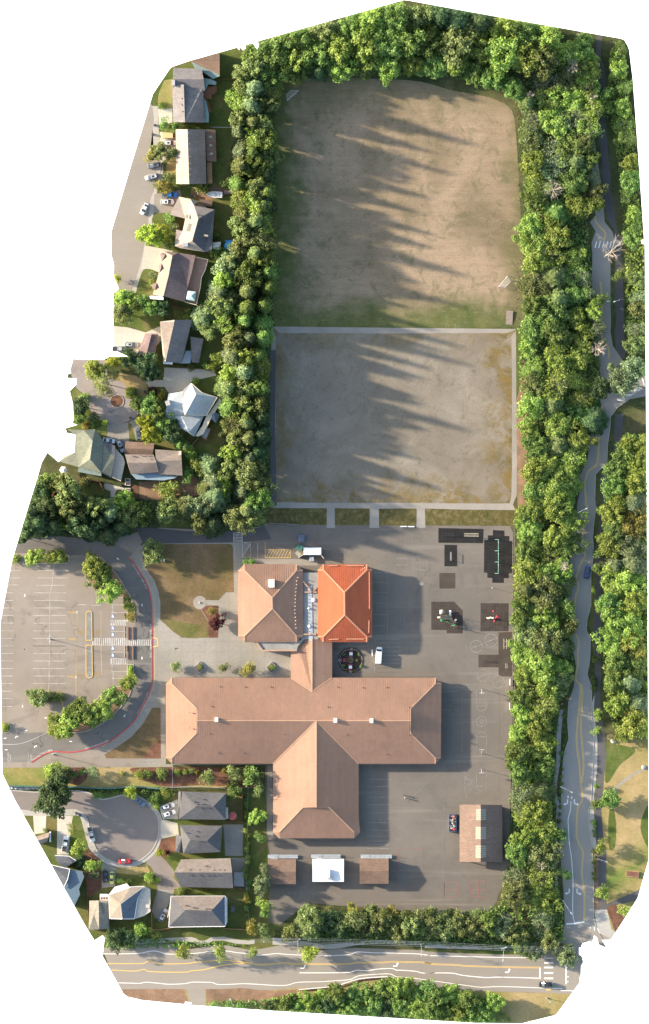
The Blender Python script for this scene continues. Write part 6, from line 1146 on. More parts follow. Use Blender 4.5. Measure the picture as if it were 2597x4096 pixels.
sg = thing('traffic_signal', 'white signal mast spanning the junction with four signal heads', 'traffic signal', P(*Z('z6', '803,930')[0])); MB().tube((0, 0, 0), (0, 0, 6.5), .16).build('pole', M['galv'], sg, local=True); MB().tube((0, 0, 6.3), (0, -10.2, 6.6), .1).build('mast_arm', M['whitemetal'], sg, local=True)
for k, dy in enumerate((-3.8, -5.6, -7.6, -9.4)): MB().box(((.6 if k else -.3), dy, 5.8), (.45, .4, 1.0)).build('signal_head', M['whitemetal'] if k != 1 else M['galv'], sg, local=True)
poles = []
for i, (z_, s_, an, lab) in enumerate((('G', '200,1225', (1, 57), 'utility pole at the corner of the concrete apron'), ('G', '1276,1255', (2, 46), 'utility pole at the middle of the street belt'), ('H', '692,1292', (-5, 50), 'utility pole with crowded crossarms near the crossing'))):
    q = Z(z_, s_)[0]; t = lamp(*q, lab + ', street light on its arm', an, h=9, kind='utility_pole'); t['category'] = 'utility pole'; poles.append(q)
    for zz in (8.6, 7.7): MB().box((0, 0, zz), (2.3, .14, .14), .35).build('crossarm', M['whitemetal'] if i == 2 else M['polewood'], t, local=True)
    for b in (-1, 0, 1): MB().tube((b * .9, b * .33, 8.7), (b * .9, b * .33, 9.0), .06).build('insulator', M['whitemetal'], t, local=True)
    if i != 1: MB().tube((.45, .3, 6.2), (.45, .3, 7.2), .25).build('transformer', M['galv'], t, local=True)
for k, off in enumerate((-9, -3, 4, 10)):
    pts = [(1000, 3762 + off * .6)] + [(p[0], p[1] + off) for p in poles] + [(2300, 3800 + off)]; w3 = []
    for a, b in zip(pts, pts[1:]):
        if w3: w3.pop()
        for j in range(9): f = j / 8; w3.append(P(a[0] + (b[0] - a[0]) * f, a[1] + (b[1] - a[1]) * f, 8.7 - 1.2 * 4 * f * (1 - f) - .12 * k))
    props(MB().path(w3, .03, 4).build('power_line', M['galv']), ('northernmost', 'second', 'third', 'southernmost')[k] + ' overhead wire strung between the utility poles of the street', 'power line', 'overhead wires above the tree belt')
fp = thing('flagpole', 'white flagpole in the round concrete patch of the school lawn', 'flagpole', P(*Z('s4', '433,1113')[0])); MB().tube((0, 0, 0), (0, 0, 9), .09, .05).build('pole', M['whitemetal'], fp, local=True); MB().dome((0, 0, 9), .12, .2).build('finial', M['yellow'], fp, local=True); MB().tube((0, 0, 0), (0, 0, .3), .4).build('footing', M['kerb'], fp, local=True)
lb = thing('sign_board', 'small white electric cabinet and board at the top left of the school lawn', 'cabinet', P(*Z('s4', '90,742')[0])); MB().box((0, 0, 0), (1.6, .9, .9)).build('cabinet_body', M['galv'], lb, local=True); MB().box((1.2, -.1, 0), (1.0, .8, .8)).build('cabinet_door', M['whitemetal'], lb, local=True)
# kerbed islands of the car park
def pill(z_, s_, ztop=.18): return Z(z_, s_)
for lab, pts in (('upper pebble filled island with yellow kerb in the car park', smoothline(Z('z8', '752,1215 756,1196 777,1186 798,1196 802,1215'), 3) + Z('z8', '804,1442 752,1442')), ('lower pebble filled island with yellow kerb in the car park', Z('z9', '752,177 804,177') + smoothline(Z('z9', '807,375 808,440 795,458 777,463 760,452 753,430'), 3))):
    cx, cy = sum(p[0] for p in pts) / len(pts), sum(p[1] for p in pts) / len(pts); t = thing('traffic_island', lab, 'traffic island', P(cx, cy)); MB().wallrib(pts, .22, 0, .17, True).build('kerb', M['yellow'], t); MB().pprism(pts, 0, .13).build('pebble_bed', M['pebble'], t)
def island(lab, pts, top, kc=None):
    cx, cy = sum(p[0] for p in pts) / len(pts), sum(p[1] for p in pts) / len(pts); t = thing('planting_island', lab, 'island', P(cx, cy)); ok = inside(pts).all()
    if not ok:
        ccw = lambda q: q if sum(q[i - 1][0] * q[i][1] - q[i][0] * q[i - 1][1] for i in range(len(q))) > 0 else q[::-1]
        pts = [p for p in pts if inside([p])[0]]
    MB().wallrib(pts, .22, 0, .17, True).build('kerb', kc or M['kerb'], t); MB().pprism(pts, 0, .14).build('planting_bed', top, t); return t
island('kerbed bed cut by the left picture edge below the drive', Z('z8', '118,690 150,690 183,718 185,745 170,768 112,770'), M['lawn'])
island('long kerbed bed with two young trees north of the parking bays', smoothline(Z('z8', '235,690 400,685 570,690 602,715 600,755 565,772 400,770 240,768 222,725'), 2, True), M['lawn'])
island('large teardrop bed under the three round trees', smoothline(Z('z8', '850,722 885,722 950,790 1040,895 1100,1000 1140,1060 1060,1068 960,1050 850,1005 760,910 745,840 790,760'), 3, True), M['soil'])
island('slim bed of shrubs right of the visitor bays, upper', Z('z8', '1112,1190 1175,1150 1180,1278 1115,1280'), M['soil']); island('slim hedged bed right of the visitor bays, lower', Z('z9', '1114,346 1165,346 1168,470 1110,470'), M['lawn'])
island('sweeping crescent bed under the lower row of round trees', smoothline(Z('z9', '1062,537 1140,545 1130,610 1060,710 960,812 860,880 760,925 640,940 560,930 600,860 700,760 830,665 900,590 980,545'), 3, True), M['soil'])
island('short kerbed bed of dense shrubs below the middle bays', smoothline(Z('z9', '290,590 540,588 578,618 568,660 520,676 290,670 272,630'), 2, True), M['soil'], plain('rust_kerb', c4(.30, .17, .12), .9)); island('rounded shrub bed at the left picture edge', Z('z9', '15,857 60,855 92,880 95,900 80,928 50,942 18,942'), M['lawn'])
for i, s_ in enumerate(('1117,1325 1117,1437', '1160,1325 1160,1437', '1117,1490 1117,1540')): props(MB().wallrib(Z('z8', s_), .4, .0, .45).build('timber_rail', plain('rail_timber', c4(.20, .11, .075), .9)), ('upper left', 'upper right', 'middle left')[i] + ' brown timber rail beside the accessible bays', 'rail', 'timber rails by the accessible bays')
for i, s_ in enumerate(('1160,180 1160,298', '1116,180 1116,298')): props(MB().wallrib(Z('z9', s_), .4, .0, .45).build('timber_rail', MATS['rail_timber']), ('lower right', 'lower left')[i] + ' brown timber rail beside the accessible bays', 'rail', 'timber rails by the accessible bays')
for i, (z_, s_) in enumerate((('z8', '1091,1208 1091,1252'), ('z8', '1088,1322 1088,1362'), ('z8', '1088,1375 1088,1418'), ('z9', '1088,182 1088,230'), ('z9', '1088,242 1088,285'))): props(MB().wallrib(Z(z_, s_), .22, 0, .16).build('wheel_stop', M['darkmetal'] if i == 0 else M['kerb']), 'concrete wheel stop at the ' + ('first', 'second', 'third', 'fourth', 'fifth')[i] + ' accessible bay from the top', 'wheel stop', 'wheel stops of the accessible bays')
# fences
def fence(label, pts, h=1.8, mat=None, th=.12, step=3.0, slope=0.0):
    c = pts[len(pts) // 2]; t = thing('fence', label, 'fence', P(*c)); pb = []; wr = [(.05, h)] if mat is not M.get('chain') else [(h * k / 9 + .05, h * k / 9 + .075) for k in range(9)] + [(h - .06, h)]
    pm_ = MB()
    for z0, z1 in wr: pm_.wallrib(pts, th if len(wr) < 2 or z1 == h else .03, z0, z1)
    pm_.build('panel', mat or M['fencewood'], t)
    for a, b in zip(pts, pts[1:]):
        L_ = math.hypot(b[0] - a[0], b[1] - a[1]) * S; n = max(1, int(L_ / step))
        for k in range(n): f = k / n; pb.append(P(a[0] + (b[0] - a[0]) * f, a[1] + (b[1] - a[1]) * f))
    for k, p in enumerate(pb[:90]): MB().box(p, (.16, .16, h + .12)).build('post', M['galv'] if mat is M.get('greenmesh') else (mat or M['fencewood']), t)
    return t
M['greenmesh'] = plain('green_screen_mesh', c4(.06, .13, .10), .8, .2); M['chain'] = plain('chain_link', c4(.30, .31, .31), .6, .3)
fence('long green screened fence between the school bank and the lane', smoothline(Z('D', '76,312 200,315 360,318 480,320 660,322 800,332 940,335 1060,328 1180,318 1300,330 1420,338'), 2), 1.9, M['greenmesh'], .55)
fence('pale topped fence behind the charcoal roofed house', Z('E', '330,322 420,325 560,322 650,320 760,326 880,336'), 1.7, M['chain'], .16); fence('short chain fence crossing the bark bed below the school', Z('E', '417,130 416,322'), 1.6, M['chain'], .1)
fence('wooden fence round the dark yard of the parasol', Z('E', '890,372 1025,375 1022,628 880,625'), 1.8); fence('chain fence along the rear hedge of the lane plots', Z('E', '1075,330 1072,600 1066,900 1062,1215 1085,1500'), 1.6, M['chain'], .08)
fence('wooden fence between the deck house and the main street house', Z('E', '715,1235 712,1205 940,1208 1060,1212'), 1.7); fence('wooden fence curving along the main street side', Z('F', '450,560 455,700 520,708 610,690 700,672 820,655 990,668 1100,695 1280,705'), 1.8, plain('amber_fence', c4(.30, .15, .08), .9), .2)
fence('brown fence beside the blue grey walled house', Z('D', '745,1110 760,1180 770,1500'), 1.8); fence('rust coloured fence below the plum roofed house', Z('B', '608,1205 625,1250 700,1268 850,1312'), 1.7, plain('rust_fence', c4(.32, .10, .05), .9)); fence('low garden fence between the two topmost gardens', Z('A', '720,692 830,690 915,690'), 1.5)
fence('cluttered fence between second and third house of the left row', Z('A', '640,1108 700,1110 870,1112'), 1.5, M['chain'], .2); fence('brown fence of the lowest upper house', Z('C', '990,345 1150,365 1300,380 1440,405'), 1.6); fence('amber side fence near the pale blue roofed house', Z('C', '1215,1078 1245,1040 1275,1010 1300,985'), 1.7, MATS['amber_fence'], .25)
fence('chain fence on the east edge of the schoolyard', F_('2057,2110 2062,2300 2061,2600 2056,2900 2050,3150 2044,3300'), 2.0, M['chain'], .07, 6); fence('low chain fence between the dirt field and the yard', Z('s4', '870,478 940,455 1000,440 1040,420 1300,432'), 1.2, M['chain'], .1)
fence('fence with red slats in the yard of the green roofed house', Z('C', '15,1500 40,1455'), 1.8, MATS['rust_fence'], .3); fence('red brown fence along the garden path', Z('C', '250,1342 300,1345 430,1365 470,1450'), 1.5, M['fencewood'], .3)
gr = thing('guardrail', 'white steel guardrail along the lower edge of the main street', 'guardrail', P(1400, 3925)); gp = smoothline(Z('I', '290,790 440,775 720,750 850,712 1020,660 1200,640 1400,632 1460,650 1527,678') + F_('1640,3932 1700,3944 1760,3951'), 2)
MB().wallrib(gp, .28, .45, .8).build('rail', M['whitemetal'], gr)
for k, p in enumerate(gp[::2]): MB().box(P(p[0], p[1] + 2.5), (.15, .15, .75)).build('post', M['polewood'], gr)
# rocks
def rock(z_, s_, r, label, seed):
    g = random.Random(seed); bm = bmesh.new(); bmesh.ops.create_icosphere(bm, subdivisions=2, radius=r)
    for v in bm.verts: v.co *= g.uniform(.8, 1.15); v.co.z *= .6
    me = bpy.data.meshes.new('boulder'); bm.to_mesh(me); bm.free(); me.materials.append(M['stone']); o = link_mesh('boulder', me); o.location = P(*Z(z_, s_)[0], r * .3); props(o, label, 'boulder')
rock('z5', '1210,578', .9, 'brown grey boulder on the park verge, left of two', 1); rock('z5', '1330,575', .6, 'pale boulder on the park verge, right of two', 2); rock('z5', '1480,805', .8, 'pale flat boulder at the end of the dirt track', 3)
g = random.Random(3)
for k in range(14): x = 85 + k * 19; rock('D', f'{x},{331+g.uniform(-3,4)}', g.uniform(.45, .7), ('first', 'second', 'third', 'fourth', 'fifth', 'sixth', 'seventh', 'eighth', 'ninth', 'tenth', 'eleventh', 'twelfth', 'thirteenth', 'fourteenth')[k] + ' rock from the left in the wall below the green fence', 10 + k)
sheet('dirt_track', smoothline(Z('z5', '1205,1010 1260,950 1330,890 1420,840 1527,790 1527,815 1430,855 1340,915 1270,975 1225,1020'), 2, True), M['gravelpath'])
# planters of the courtyard
def planter(z_, s_, a, w_, l_, label, mat=None, h=.55): t = thing('planter', label, 'planter', P(*Z(z_, s_)[0]), rad(a)); MB().box((0, 0, 0), (w_, l_, h)).build('planter_box', mat or M['polewood'], t, local=True); MB().box((0, 0, h + .005), (w_ - .4, l_ - .4, .04)).build('soil', M['mulch'], t, local=True); return t
planter('s1', '434,368', 45, 3.0, 3.0, 'diamond set timber planter in the courtyard, left one', M['galv']); planter('s1', '1062,372', 45, 3.0, 3.0, 'diamond set timber planter in the courtyard, right one', M['galv'])
planter('z6', '1382,218', -8, 4.6, 2.2, 'long timber planter with flowers in the park corner', plain('planter_timber', c4(.36, .22, .14), .9))
for i, s_ in enumerate(('1115,45', '1115,78', '1115,128')): planter('z8', s_, 0, 1.9, 1.2, ('uppermost', 'middle', 'lowest')[i] + ' white raised garden box behind the brown shingled house', M['trim'], .4)
# round garden with picnic tables
rg = thing('round_garden', 'dark round garden plot with paths between hall and school wing', 'garden', P(*Z('s5', '445,1398')[0])); c = Z('s5', '445,1398')[0]; circ = lambda r: [(c[0] + r * math.cos(a), c[1] + r * math.sin(a)) for a in np.linspace(0, 2 * math.pi, 41)[:-1]]
MB().pprism(circ(51), 0, .12).build('garden_bed', ground_mat('dark_compost', [(.3, c4(.035, .028, .025)), (.7, c4(.07, .05, .042))], .3, 3, .4), rg); MB().wallrib(circ(45), .12, .12, .17, True).build('edging', M['kerb'], rg); MB().wallrib(circ(9), .14, .12, .2, True).build('edging', M['kerb'], rg)
pv = MB()
for s_ in ('440,1290 460,1290 460,1320 440,1320', '432,1475 452,1475 452,1508 432,1508', '335,1388 365,1388 365,1408 335,1408'): pv.pprism(Z('s5', s_), 0, .15)
pv.build('paving', M['concrete'], rg)
for s_, a, lab, m in (('446,1342', 0, 'red picnic table with pale top at the upper rim of the round garden', M['trim']), ('441,1458', 0, 'red picnic table with pale top at the lower rim of the round garden', M['trim']), ('388,1397', 90, 'all red picnic table at the left rim of the round garden', None)):
    rt = plain('picnic_red', c4(.20, .05, .045), .8); t = thing('picnic_table', lab, 'picnic table', P(*Z('s5', s_)[0], .12), rad(a)); MB().box((0, 0, .7), (1.2, 1.1, .06)).build('tabletop', m or rt, t, local=True)
    for b in (-1, 1): MB().box((0, b * 1.0, .4), (1.6, .4, .06)).build('bench', rt, t, local=True); MB().box((b * .5, 0, 0), (.1, 1.9, .7), 0, 1, .6).build('leg', rt, t, local=True)
# basketball hoops and other posts
def hoop(z_, s_, d_, label):
    t = thing('basketball_hoop', label, 'basketball hoop', P(*Z(z_, s_)[0]), 0, 'basketball hoops of the schoolyard'); MB().tube((0, 0, 0), (0, 0, 3.1), .1).build('pole', M['galv'], t, local=True); MB().path([(0, 0, 3.1), (0, -d_ * 1.3, 3.3)], .07).build('arm', M['galv'], t, local=True)
    MB().box((0, -d_ * 1.35, 2.9), (1.8, .08, 1.1)).build('backboard', M['whitemetal'], t, local=True); r = MB(); r.path([(.23 * math.cos(a), -d_ * 1.7 + .23 * math.sin(a), 3.05) for a in np.linspace(0, 6.283, 13)], .025, 4); r.build('rim', M['red'], t, local=True)
hoop('z5', '67,125', 1, 'basketball hoop at the top of the long court'); hoop('z5', '67,684', -1, 'basketball hoop at the bottom of the long court'); hoop('z5', '65,822', 1, 'basketball hoop of the lower half court')
for s_, l in (('312,62', 'white backstop board at the east fence, upper one'), ('309,272', 'white backstop board at the east fence, lower one')):
    t = thing('backstop_board', l, 'board', P(*Z('z5', s_)[0])); MB().box((0, 0, .4), (.3, 2.4, 1.6)).build('board', M['whitemetal'], t, local=True)
    for b in (-1, 1): MB().box((.1, b, 0), (.1, .1, .5)).build('leg', M['galv'], t, local=True)
for s_, l in (('905,231', 'pale bench at the north edge of the yard, left one'), ('970,232', 'pale bench at the north edge of the yard, right one')):
    t = thing('bench', l, 'bench', P(*Z('s5', s_)[0])); MB().box((0, 0, .42), (2.4, .4, .06)).build('seat', M['trim'], t, local=True)
    for b in (-1, 1): MB().box((b, 0, 0), (.1, .35, .42)).build('leg', M['galv'], t, local=True)
t = thing('bike_rack', 'long slim bike rack on the walk beside the school lawn', 'bike rack', P(*Z('s4', '741,670')[0])); MB().path([(0, 3, .8), (0, -3, .8)], .05).build('rail', M['galv'], t, local=True)
for k in range(9): MB().path([(0, 3 - k * .75, 0), (0, 3 - k * .75, .8)], .035, 4).build('upright', M['galv'], t, local=True)
t = thing('van_gate', 'white barrier bar beside the white van', 'barrier', P(*Z('s5', '631,1334')[0])); MB().box((0, 0, .7), (.25, 2.4, .15)).build('bar', M['whitemetal'], t, local=True); MB().box((0, 1.0, 0), (.2, .2, .7)).build('post', M['galv'], t, local=True); MB().box((0, -1.0, 0), (.2, .2, .7)).build('post', M['galv'], t, local=True)
# goals
def goal(pts, label):
    q = [P(*p) for p in pts]; t = thing('soccer_goal', label, 'goal', q[0]); h = Vector((0, 0, 1.9)); fr = MB().path([q[0], q[0] + h, q[1] + h, q[1]], .07); fr.path([q[0] + h, q[3]], .04); fr.path([q[1] + h, q[2]], .04); fr.path([q[0], q[3], q[2], q[1]], .05); fr.build('frame', M['whitemetal'], t)
    n = MB()
    for k in range(13): f = k / 12; n.path([q[0].lerp(q[1], f) + h, q[3].lerp(q[2], f)], .02, 3)
    for k in range(7): f = k / 6; n.path([(q[0] + h).lerp(q[3], f), (q[1] + h).lerp(q[2], f)], .02, 3)
    n.build('net', M['whitemetal'], t)
goal(Z('A', '1305,880 1405,790 1335,790 1302,825'), 'soccer goal with net in the top left corner of the upper field'); goal(Z('z2', '212,1085 292,992 318,1040 270,1090'), 'tipped soccer goal at the right edge of the upper field')
# stairs
def stairs(label, a, b, w_, n, mat):
    A, B = P(*a), P(*b); t = thing('outdoor_stairs', label, 'stairs', A); d_ = (B - A); u = Vector((-d_.y, d_.x, 0)).normalized() * w_ / 2
    for k in range(n):
        p, q = A + d_ * (k / n), A + d_ * ((k + .82) / n); z_ = .5 - .035 * k; MB().prism([(p + u).xy, (q + u).xy, (q - u).xy, (p - u).xy], 0, z_).build('step', mat, t)
stairs('timber steps down the bank at the corner of the upper field', Z('z2', '312,1295')[0], Z('z2', '305,1415')[0], 2.4, 11, plain('grey_timber', c4(.26, .21, .18), .9)); stairs('concrete steps at the lower right corner of the schoolyard', Z('H', '635,985')[0], Z('H', '780,1040')[0], 1.9, 12, M['gravelpath'])
# playground
TEAL = plain('teal_paint', c4(.14, .30, .27), .5, .4); GRN = plain('play_green', c4(.03, .22, .07), .5, .4); PRED = plain('play_red', c4(.55, .04, .08), .5, .4); CRM = plain('play_cream', c4(.60, .54, .42), .5, .4)
sw = thing('swing_frame', 'long teal swing frame on the stepped black mat', 'swing', P(*Z('z4', '212,490')[0])); y0, y1 = [P(*q).y for q in Z('z4', '212,345 212,640')]; x0 = P(*Z('z4', '212,490')[0]).x; b = MB().path([(x0, y0, 2.5), (x0, y1, 2.5)], .09)
b.build('top_beam', TEAL, sw)
for k in range(4):
    y = y0 + (y1 - y0) * k / 3; MB().path([(x0 - 1.3, y, 0), (x0, y, 2.5), (x0 + .3, y, 0)], .07).build('leg', TEAL, sw)
for k in range(6):
    y = y0 + (y1 - y0) * (k + .5) / 6; MB().path([(x0, y - .22, 2.5), (x0, y - .22, .6)], .02, 4).build('chain', M['galv'], sw); MB().path([(x0, y + .22, 2.5), (x0, y + .22, .6)], .02, 4).build('chain', M['galv'], sw); MB().box((x0, y, .56), (.25, .5, .05)).build('seat', GRN if k % 2 else M['whitemetal'], sw)
def ladderbars(label, z_, a, b, w_, h, n, mat):
    A, B = P(*Z(z_, a)[0]), P(*Z(z_, b)[0]); t = thing('climbing_bars', label, 'climbing bars', (A + B) / 2); d_ = (B - A).normalized(); u = Vector((-d_.y, d_.x, 0)) * w_ / 2; H_ = Vector((0, 0, h))
    for s_ in (-1, 1):
        MB().path([A + u * s_ + H_, B + u * s_ + H_], .05).build('side_rail', mat, t)
        for q in (A, B): MB().path([q + u * s_, q + u * s_ + H_], .05).build('post', mat, t)
    r = MB()
    for k in range(n): q = A.lerp(B, (k + .5) / n) + H_; r.path([q - u, q + u], .03, 5)
    r.build('rungs', mat, t)
ladderbars('horizontal ladder on the long black mat, right part', 's5', '1435,303', '1560,305', 1.0, 2.2, 14, CRM); ladderbars('low parallel bars on the long black mat, left part', 's5', '1265,302', '1345,302', .8, 1.2, 3, M['darkmetal']); ladderbars('low pole line on the small upright black mat', 's5', '1317,452', '1317,528', .3, 1.4, 4, M['galv'])
ladderbars('pull-up bars on the worn mat by the east fence', 'z4', '272,1210', '272,1300', 1.0, 2.0, 2, CRM); ladderbars('stepping posts on the worn lower mat', 'z4', '85,1404', '158,1404', .4, .8, 4, M['darkmetal']); ladderbars('pull-up bars at the lower end of the worn mat', 'z4', '282,1425', '282,1470', .5, 1.8, 2, M['galv'])
t = thing('tetherball_pole', 'single pole on the bare ground above the red play structure', 'pole', P(*Z('z4', '158,766')[0])); MB().tube((0, 0, 0), (0, 0, 2.6), .05).build('pole', M['galv'], t, local=True); MB().tube((0, 0, 0), (0, 0, .1), .3).build('base', M['kerb'], t, local=True)
for s_, l in (('148,1224', 'pole in the circle right of the lower rubber mat'), ('12,1278', 'pole in the leftmost ball game circle')): t = thing('tetherball_pole', l, 'pole', P(*Z('z4', s_)[0])); MB().tube((0, 0, 0), (0, 0, 2.8), .05).build('pole', M['galv'], t, local=True); MB().tube((0, 0, 0), (0, 0, .1), .2).build('base', M['kerb'], t, local=True)
ps = thing('play_structure', 'green play structure with silver bubble, slide and red topped posts', 'play structure', P(*Z('s5', '1290,1030')[0]))
def pz(s_, z=0): return P(*Z('s5', s_)[0], z)
for s_ in ('1225,1010 1325,1005 1328,1040 1225,1038', '1325,1040 1360,1065 1345,1080 1300,1055', '1320,1090 1365,1085 1370,1110 1325,1105'): MB().pprism(Z('s5', s_), 1.2, 1.3).build('platform', plain('deck_dark', gray(.05), .8), ps)
for s_ in ('1225,1010', '1325,1005', '1328,1040', '1225,1040', '1275,1008', '1275,1040', '1360,1065', '1340,1075', '1320,1100', '1368,1108', '1290,1060'): MB().tube(pz(s_), pz(s_, 3.0), .07).build('post', GRN, ps); MB().dome(pz(s_, 3.0), .13, .15, 8, 3).build('post_cap', PRED, ps)
MB().path([pz('1225,1010', 2.0), pz('1325,1007', 2.0)], .05).path([pz('1225,1040', 2.0), pz('1328,1042', 2.0)], .05).path([pz('1230,1048', 1.8), pz('1300,1070', 1.8), pz('1345,1095', 1.8)], .06).build('railing', GRN, ps)
MB().dome(pz('1243,975', 1.3), .85, 1.0).build('bubble_panel', M['skylight'], ps, smooth=True); MB().box(pz('1226,978', 1.2), (.6, 1.5, .4)).build('entry_panel', M['whitemetal'], ps)
MB().wallrib(Z('s5', '1311,962 1311,1008'), .62, .6, 1.0).build('slide', M['whitemetal'], ps); MB().wallrib(Z('s5', '1366,1042 1342,1060'), .6, .6, 1.0).build('slide', CRM, ps); MB().box(pz('1212,1024', .8), (1.1, .6, .3)).build('panel', CRM, ps); MB().dome(pz('1238,1050', 1.8), .5, .3).build('wheel_panel', GRN, ps)
cl_ = MB(); c0 = pz('1350,1095', 0)
for k in range(6): a = k * 1.047; cl_.path([c0 + Vector((1.3 * math.cos(a), 1.3 * math.sin(a), 0)), c0 + Vector((.9 * math.cos(a), .9 * math.sin(a), 1.5)), c0 + Vector((0, 0, 2.1))], .05)
cl_.build('climber', GRN, ps)
p2_ = thing('play_structure', 'red climbing structure with cream wavy slide on the brown mat', 'play structure', P(*Z('z4', '175,1030')[0])); pq = lambda s_, z=0: P(*Z('z4', s_)[0], z)
MB().wallrib(smoothline(Z('z4', '108,1026 125,1032 140,1024 158,1030 172,1028'), 3), .55, .5, .9).build('slide', CRM, p2_); MB().path([pq('167,970', 2.6), pq('172,1030', 2.6)], .07).path([pq('172,1030', 2.4), pq('215,1020', 2.0)], .07).path([pq('172,1030', 2.4), pq('170,1080', 2.4)], .05).build('beam', M['darkmetal'], p2_)
for s_ in ('167,970', '172,1030', '170,1080', '215,1015', '205,1035'): MB().tube(pq(s_), pq(s_, 2.7), .07).build('post', M['darkmetal'], p2_)
MB().dome(pq('167,970', 2.7), .3, .35).build('ball_cap', PRED, p2_)
for s_ in ('198,1016', '210,1022', '190,1030', '178,1055'): MB().dome(pq(s_, 1.6), .35, .3).build('foot_pod', PRED, p2_)
# people in the yard
def person(x, y, face, label, shirt, trousers, hairc):
    t = thing('person', label, 'person', P(x, y), rad(face)); skin = plain('skin', c4(.48, .30, .22), .6, .3, 0, .05)
    def sk(name, pts, ed, mat, lv=2):
        me = bpy.data.meshes.new(name); me.from_pydata([p[0] for p in pts], ed, []); o = link_mesh(name, me); md = o.modifiers.new('s', 'SKIN'); md.use_smooth_shade = True
        for v, p in zip(me.skin_vertices[0].data, pts): v.radius = (p[1], p[1] * (p[2] if len(p) > 2 else 1))
        me.skin_vertices[0].data[0].use_root = True; o.modifiers.new('u', 'SUBSURF').levels = lv; bpy.context.view_layer.update()
        m2 = bpy.data.meshes.new_from_object(o.evaluated_get(bpy.context.evaluated_depsgraph_get())); bpy.data.objects.remove(o); m2.materials.clear(); m2.materials.append(mat); m2.name = name; return link_mesh(name, m2, t)
    B = [((0, 0, .95), .12), ((0, 0, 1.2), .11), ((0, 0, 1.42), .12), ((0, 0, 1.52), .05), ((.02, 0, 1.60), .085), ((.02, 0, 1.72), .09)]; E = [(0, 1), (1, 2), (2, 3), (3, 4), (4, 5)]
    for s_ in (-1, 1):
        n = len(B); B += [((0, s_ * .19, 1.42), .055), ((.06, s_ * .26, 1.15), .042), ((.22, s_ * .27, .95), .028), ((.28, s_ * .27, .91), .03)]; E += [(2, n), (n, n + 1), (n + 1, n + 2), (n + 2, n + 3)]
        for k in range(4): B.append(((.35 + .01 * (k in (1, 2)), s_ * (.24 + .02 * k), .89), .009)); E.append((n + 3, len(B) - 1))
        B.append(((.31, s_ * .22, .93), .010)); E.append((n + 3, len(B) - 1))
        n = len(B); st = s_ * .16; B += [((0, s_ * .09, .88), .085), ((st * .6 + .03, s_ * .10, .48), .058), ((st, s_ * .1, .09), .042), ((st + .16, s_ * .11, .04), .038)]; E += [(0, n), (n, n + 1), (n + 1, n + 2), (n + 2, n + 3)]
    sk('body', B, E, skin)
    sk('shirt', [((0, 0, 1.0), .145), ((0, 0, 1.2), .135), ((0, 0, 1.41), .14), ((0, -.2, 1.42), .075), ((.04, -.25, 1.2), .062), ((0, .2, 1.42), .075), ((.04, .25, 1.2), .062)], [(0, 1), (1, 2), (2, 3), (3, 4), (2, 5), (5, 6)], shirt)
    sk('trousers', [((0, 0, .98), .14)] + [p for s_ in (-1, 1) for p in (((0, s_ * .09, .88), .1), ((s_ * .096 + .03, s_ * .1, .48), .075), ((s_ * .16, s_ * .1, .13), .06))], [(0, 1), (1, 2), (2, 3), (0, 4), (4, 5), (5, 6)], trousers)
    MB().dome((0, 0, 1.68), .105, .15, 12, 4).build('hair', hairc, t, local=True, smooth=True)
person(*Z('s2', '784,1263')[0], -20, 'person in grey clothes walking in the yard, behind the one in white', plain('grey_shirt', gray(.25), .9), plain('dark_trousers', gray(.05), .9), plain('brown_hair', c4(.06, .035, .02), .8)); person(*Z('s2', '806,1290')[0], -25, 'person in a white top walking in the yard', plain('white_shirt', gray(.75), .9), plain('khaki_trousers', c4(.35, .30, .2), .9), plain('fair_hair', c4(.3, .2, .09), .8))

# ================================================================== TREES AND GROUND COVER
ORD = ['first', 'second', 'third', 'fourth', 'fifth', 'sixth', 'seventh', 'eighth', 'ninth', 'tenth', 'eleventh', 'twelfth', 'thirteenth', 'fourteenth', 'fifteenth', 'sixteenth', 'seventeenth', 'eighteenth', 'nineteenth', 'twentieth']
def ordn(i):
    if i < 20: return ORD[i]
    tens = ['', '', 'twenty', 'thirty', 'forty', 'fifty', 'sixty'][(i + 1) // 10]; u = (i + 1) % 10
    return {20: 'twentieth', 30: 'thirtieth', 40: 'fortieth', 50: 'fiftieth', 60: 'sixtieth'}[i + 1] if u == 0 else tens + '-' + ORD[u - 1]
TW = {'bright': 'yellow green', 'mid': 'mid green', 'olive': 'olive green', 'dark': 'dark green', 'lime': 'lime green', 'silver': 'grey green', 'gold': 'golden green', 'maroon': 'maroon'}
tr = random.Random(21)
def row(pts, sp, r, h, mix, where, end='from top', jit=14):
    "one line of trees along surveyed points; mix: list of (kind, tone)"
    i = 0; acc = 0; P_ = [pts[0]]
    for a, b in zip(pts, pts[1:]):
        L_ = math.hypot(b[0] - a[0], b[1] - a[1]); s_ = sp - acc
        while s_ < L_: f = s_ / L_; P_.append((a[0] + (b[0] - a[0]) * f, a[1] + (b[1] - a[1]) * f)); s_ += sp
        acc = (acc + L_) % sp
    for x, y in P_:
        x += tr.uniform(-jit, jit); y += tr.uniform(-jit, jit)
        if not inside([(x, y)])[0]: continue
        k, tone = tr.choice(mix); rr = tr.uniform(*r); hh = tr.uniform(*h)
        if k == 'conifer': rr *= .82; hh *= 1.15
        w1 = 'broad' if rr > (r[0] + r[1]) / 2 else 'slender'; tree(x, y, rr, hh, k, tone, f"{w1} {TW[tone]} {'conifer' if k == 'conifer' else 'leafy tree'}, {ordn(i)} {end}, {where[4:].replace('of the ', 'of ')}", 'trees of ' + where.split(' row of ')[-1]); i += 1
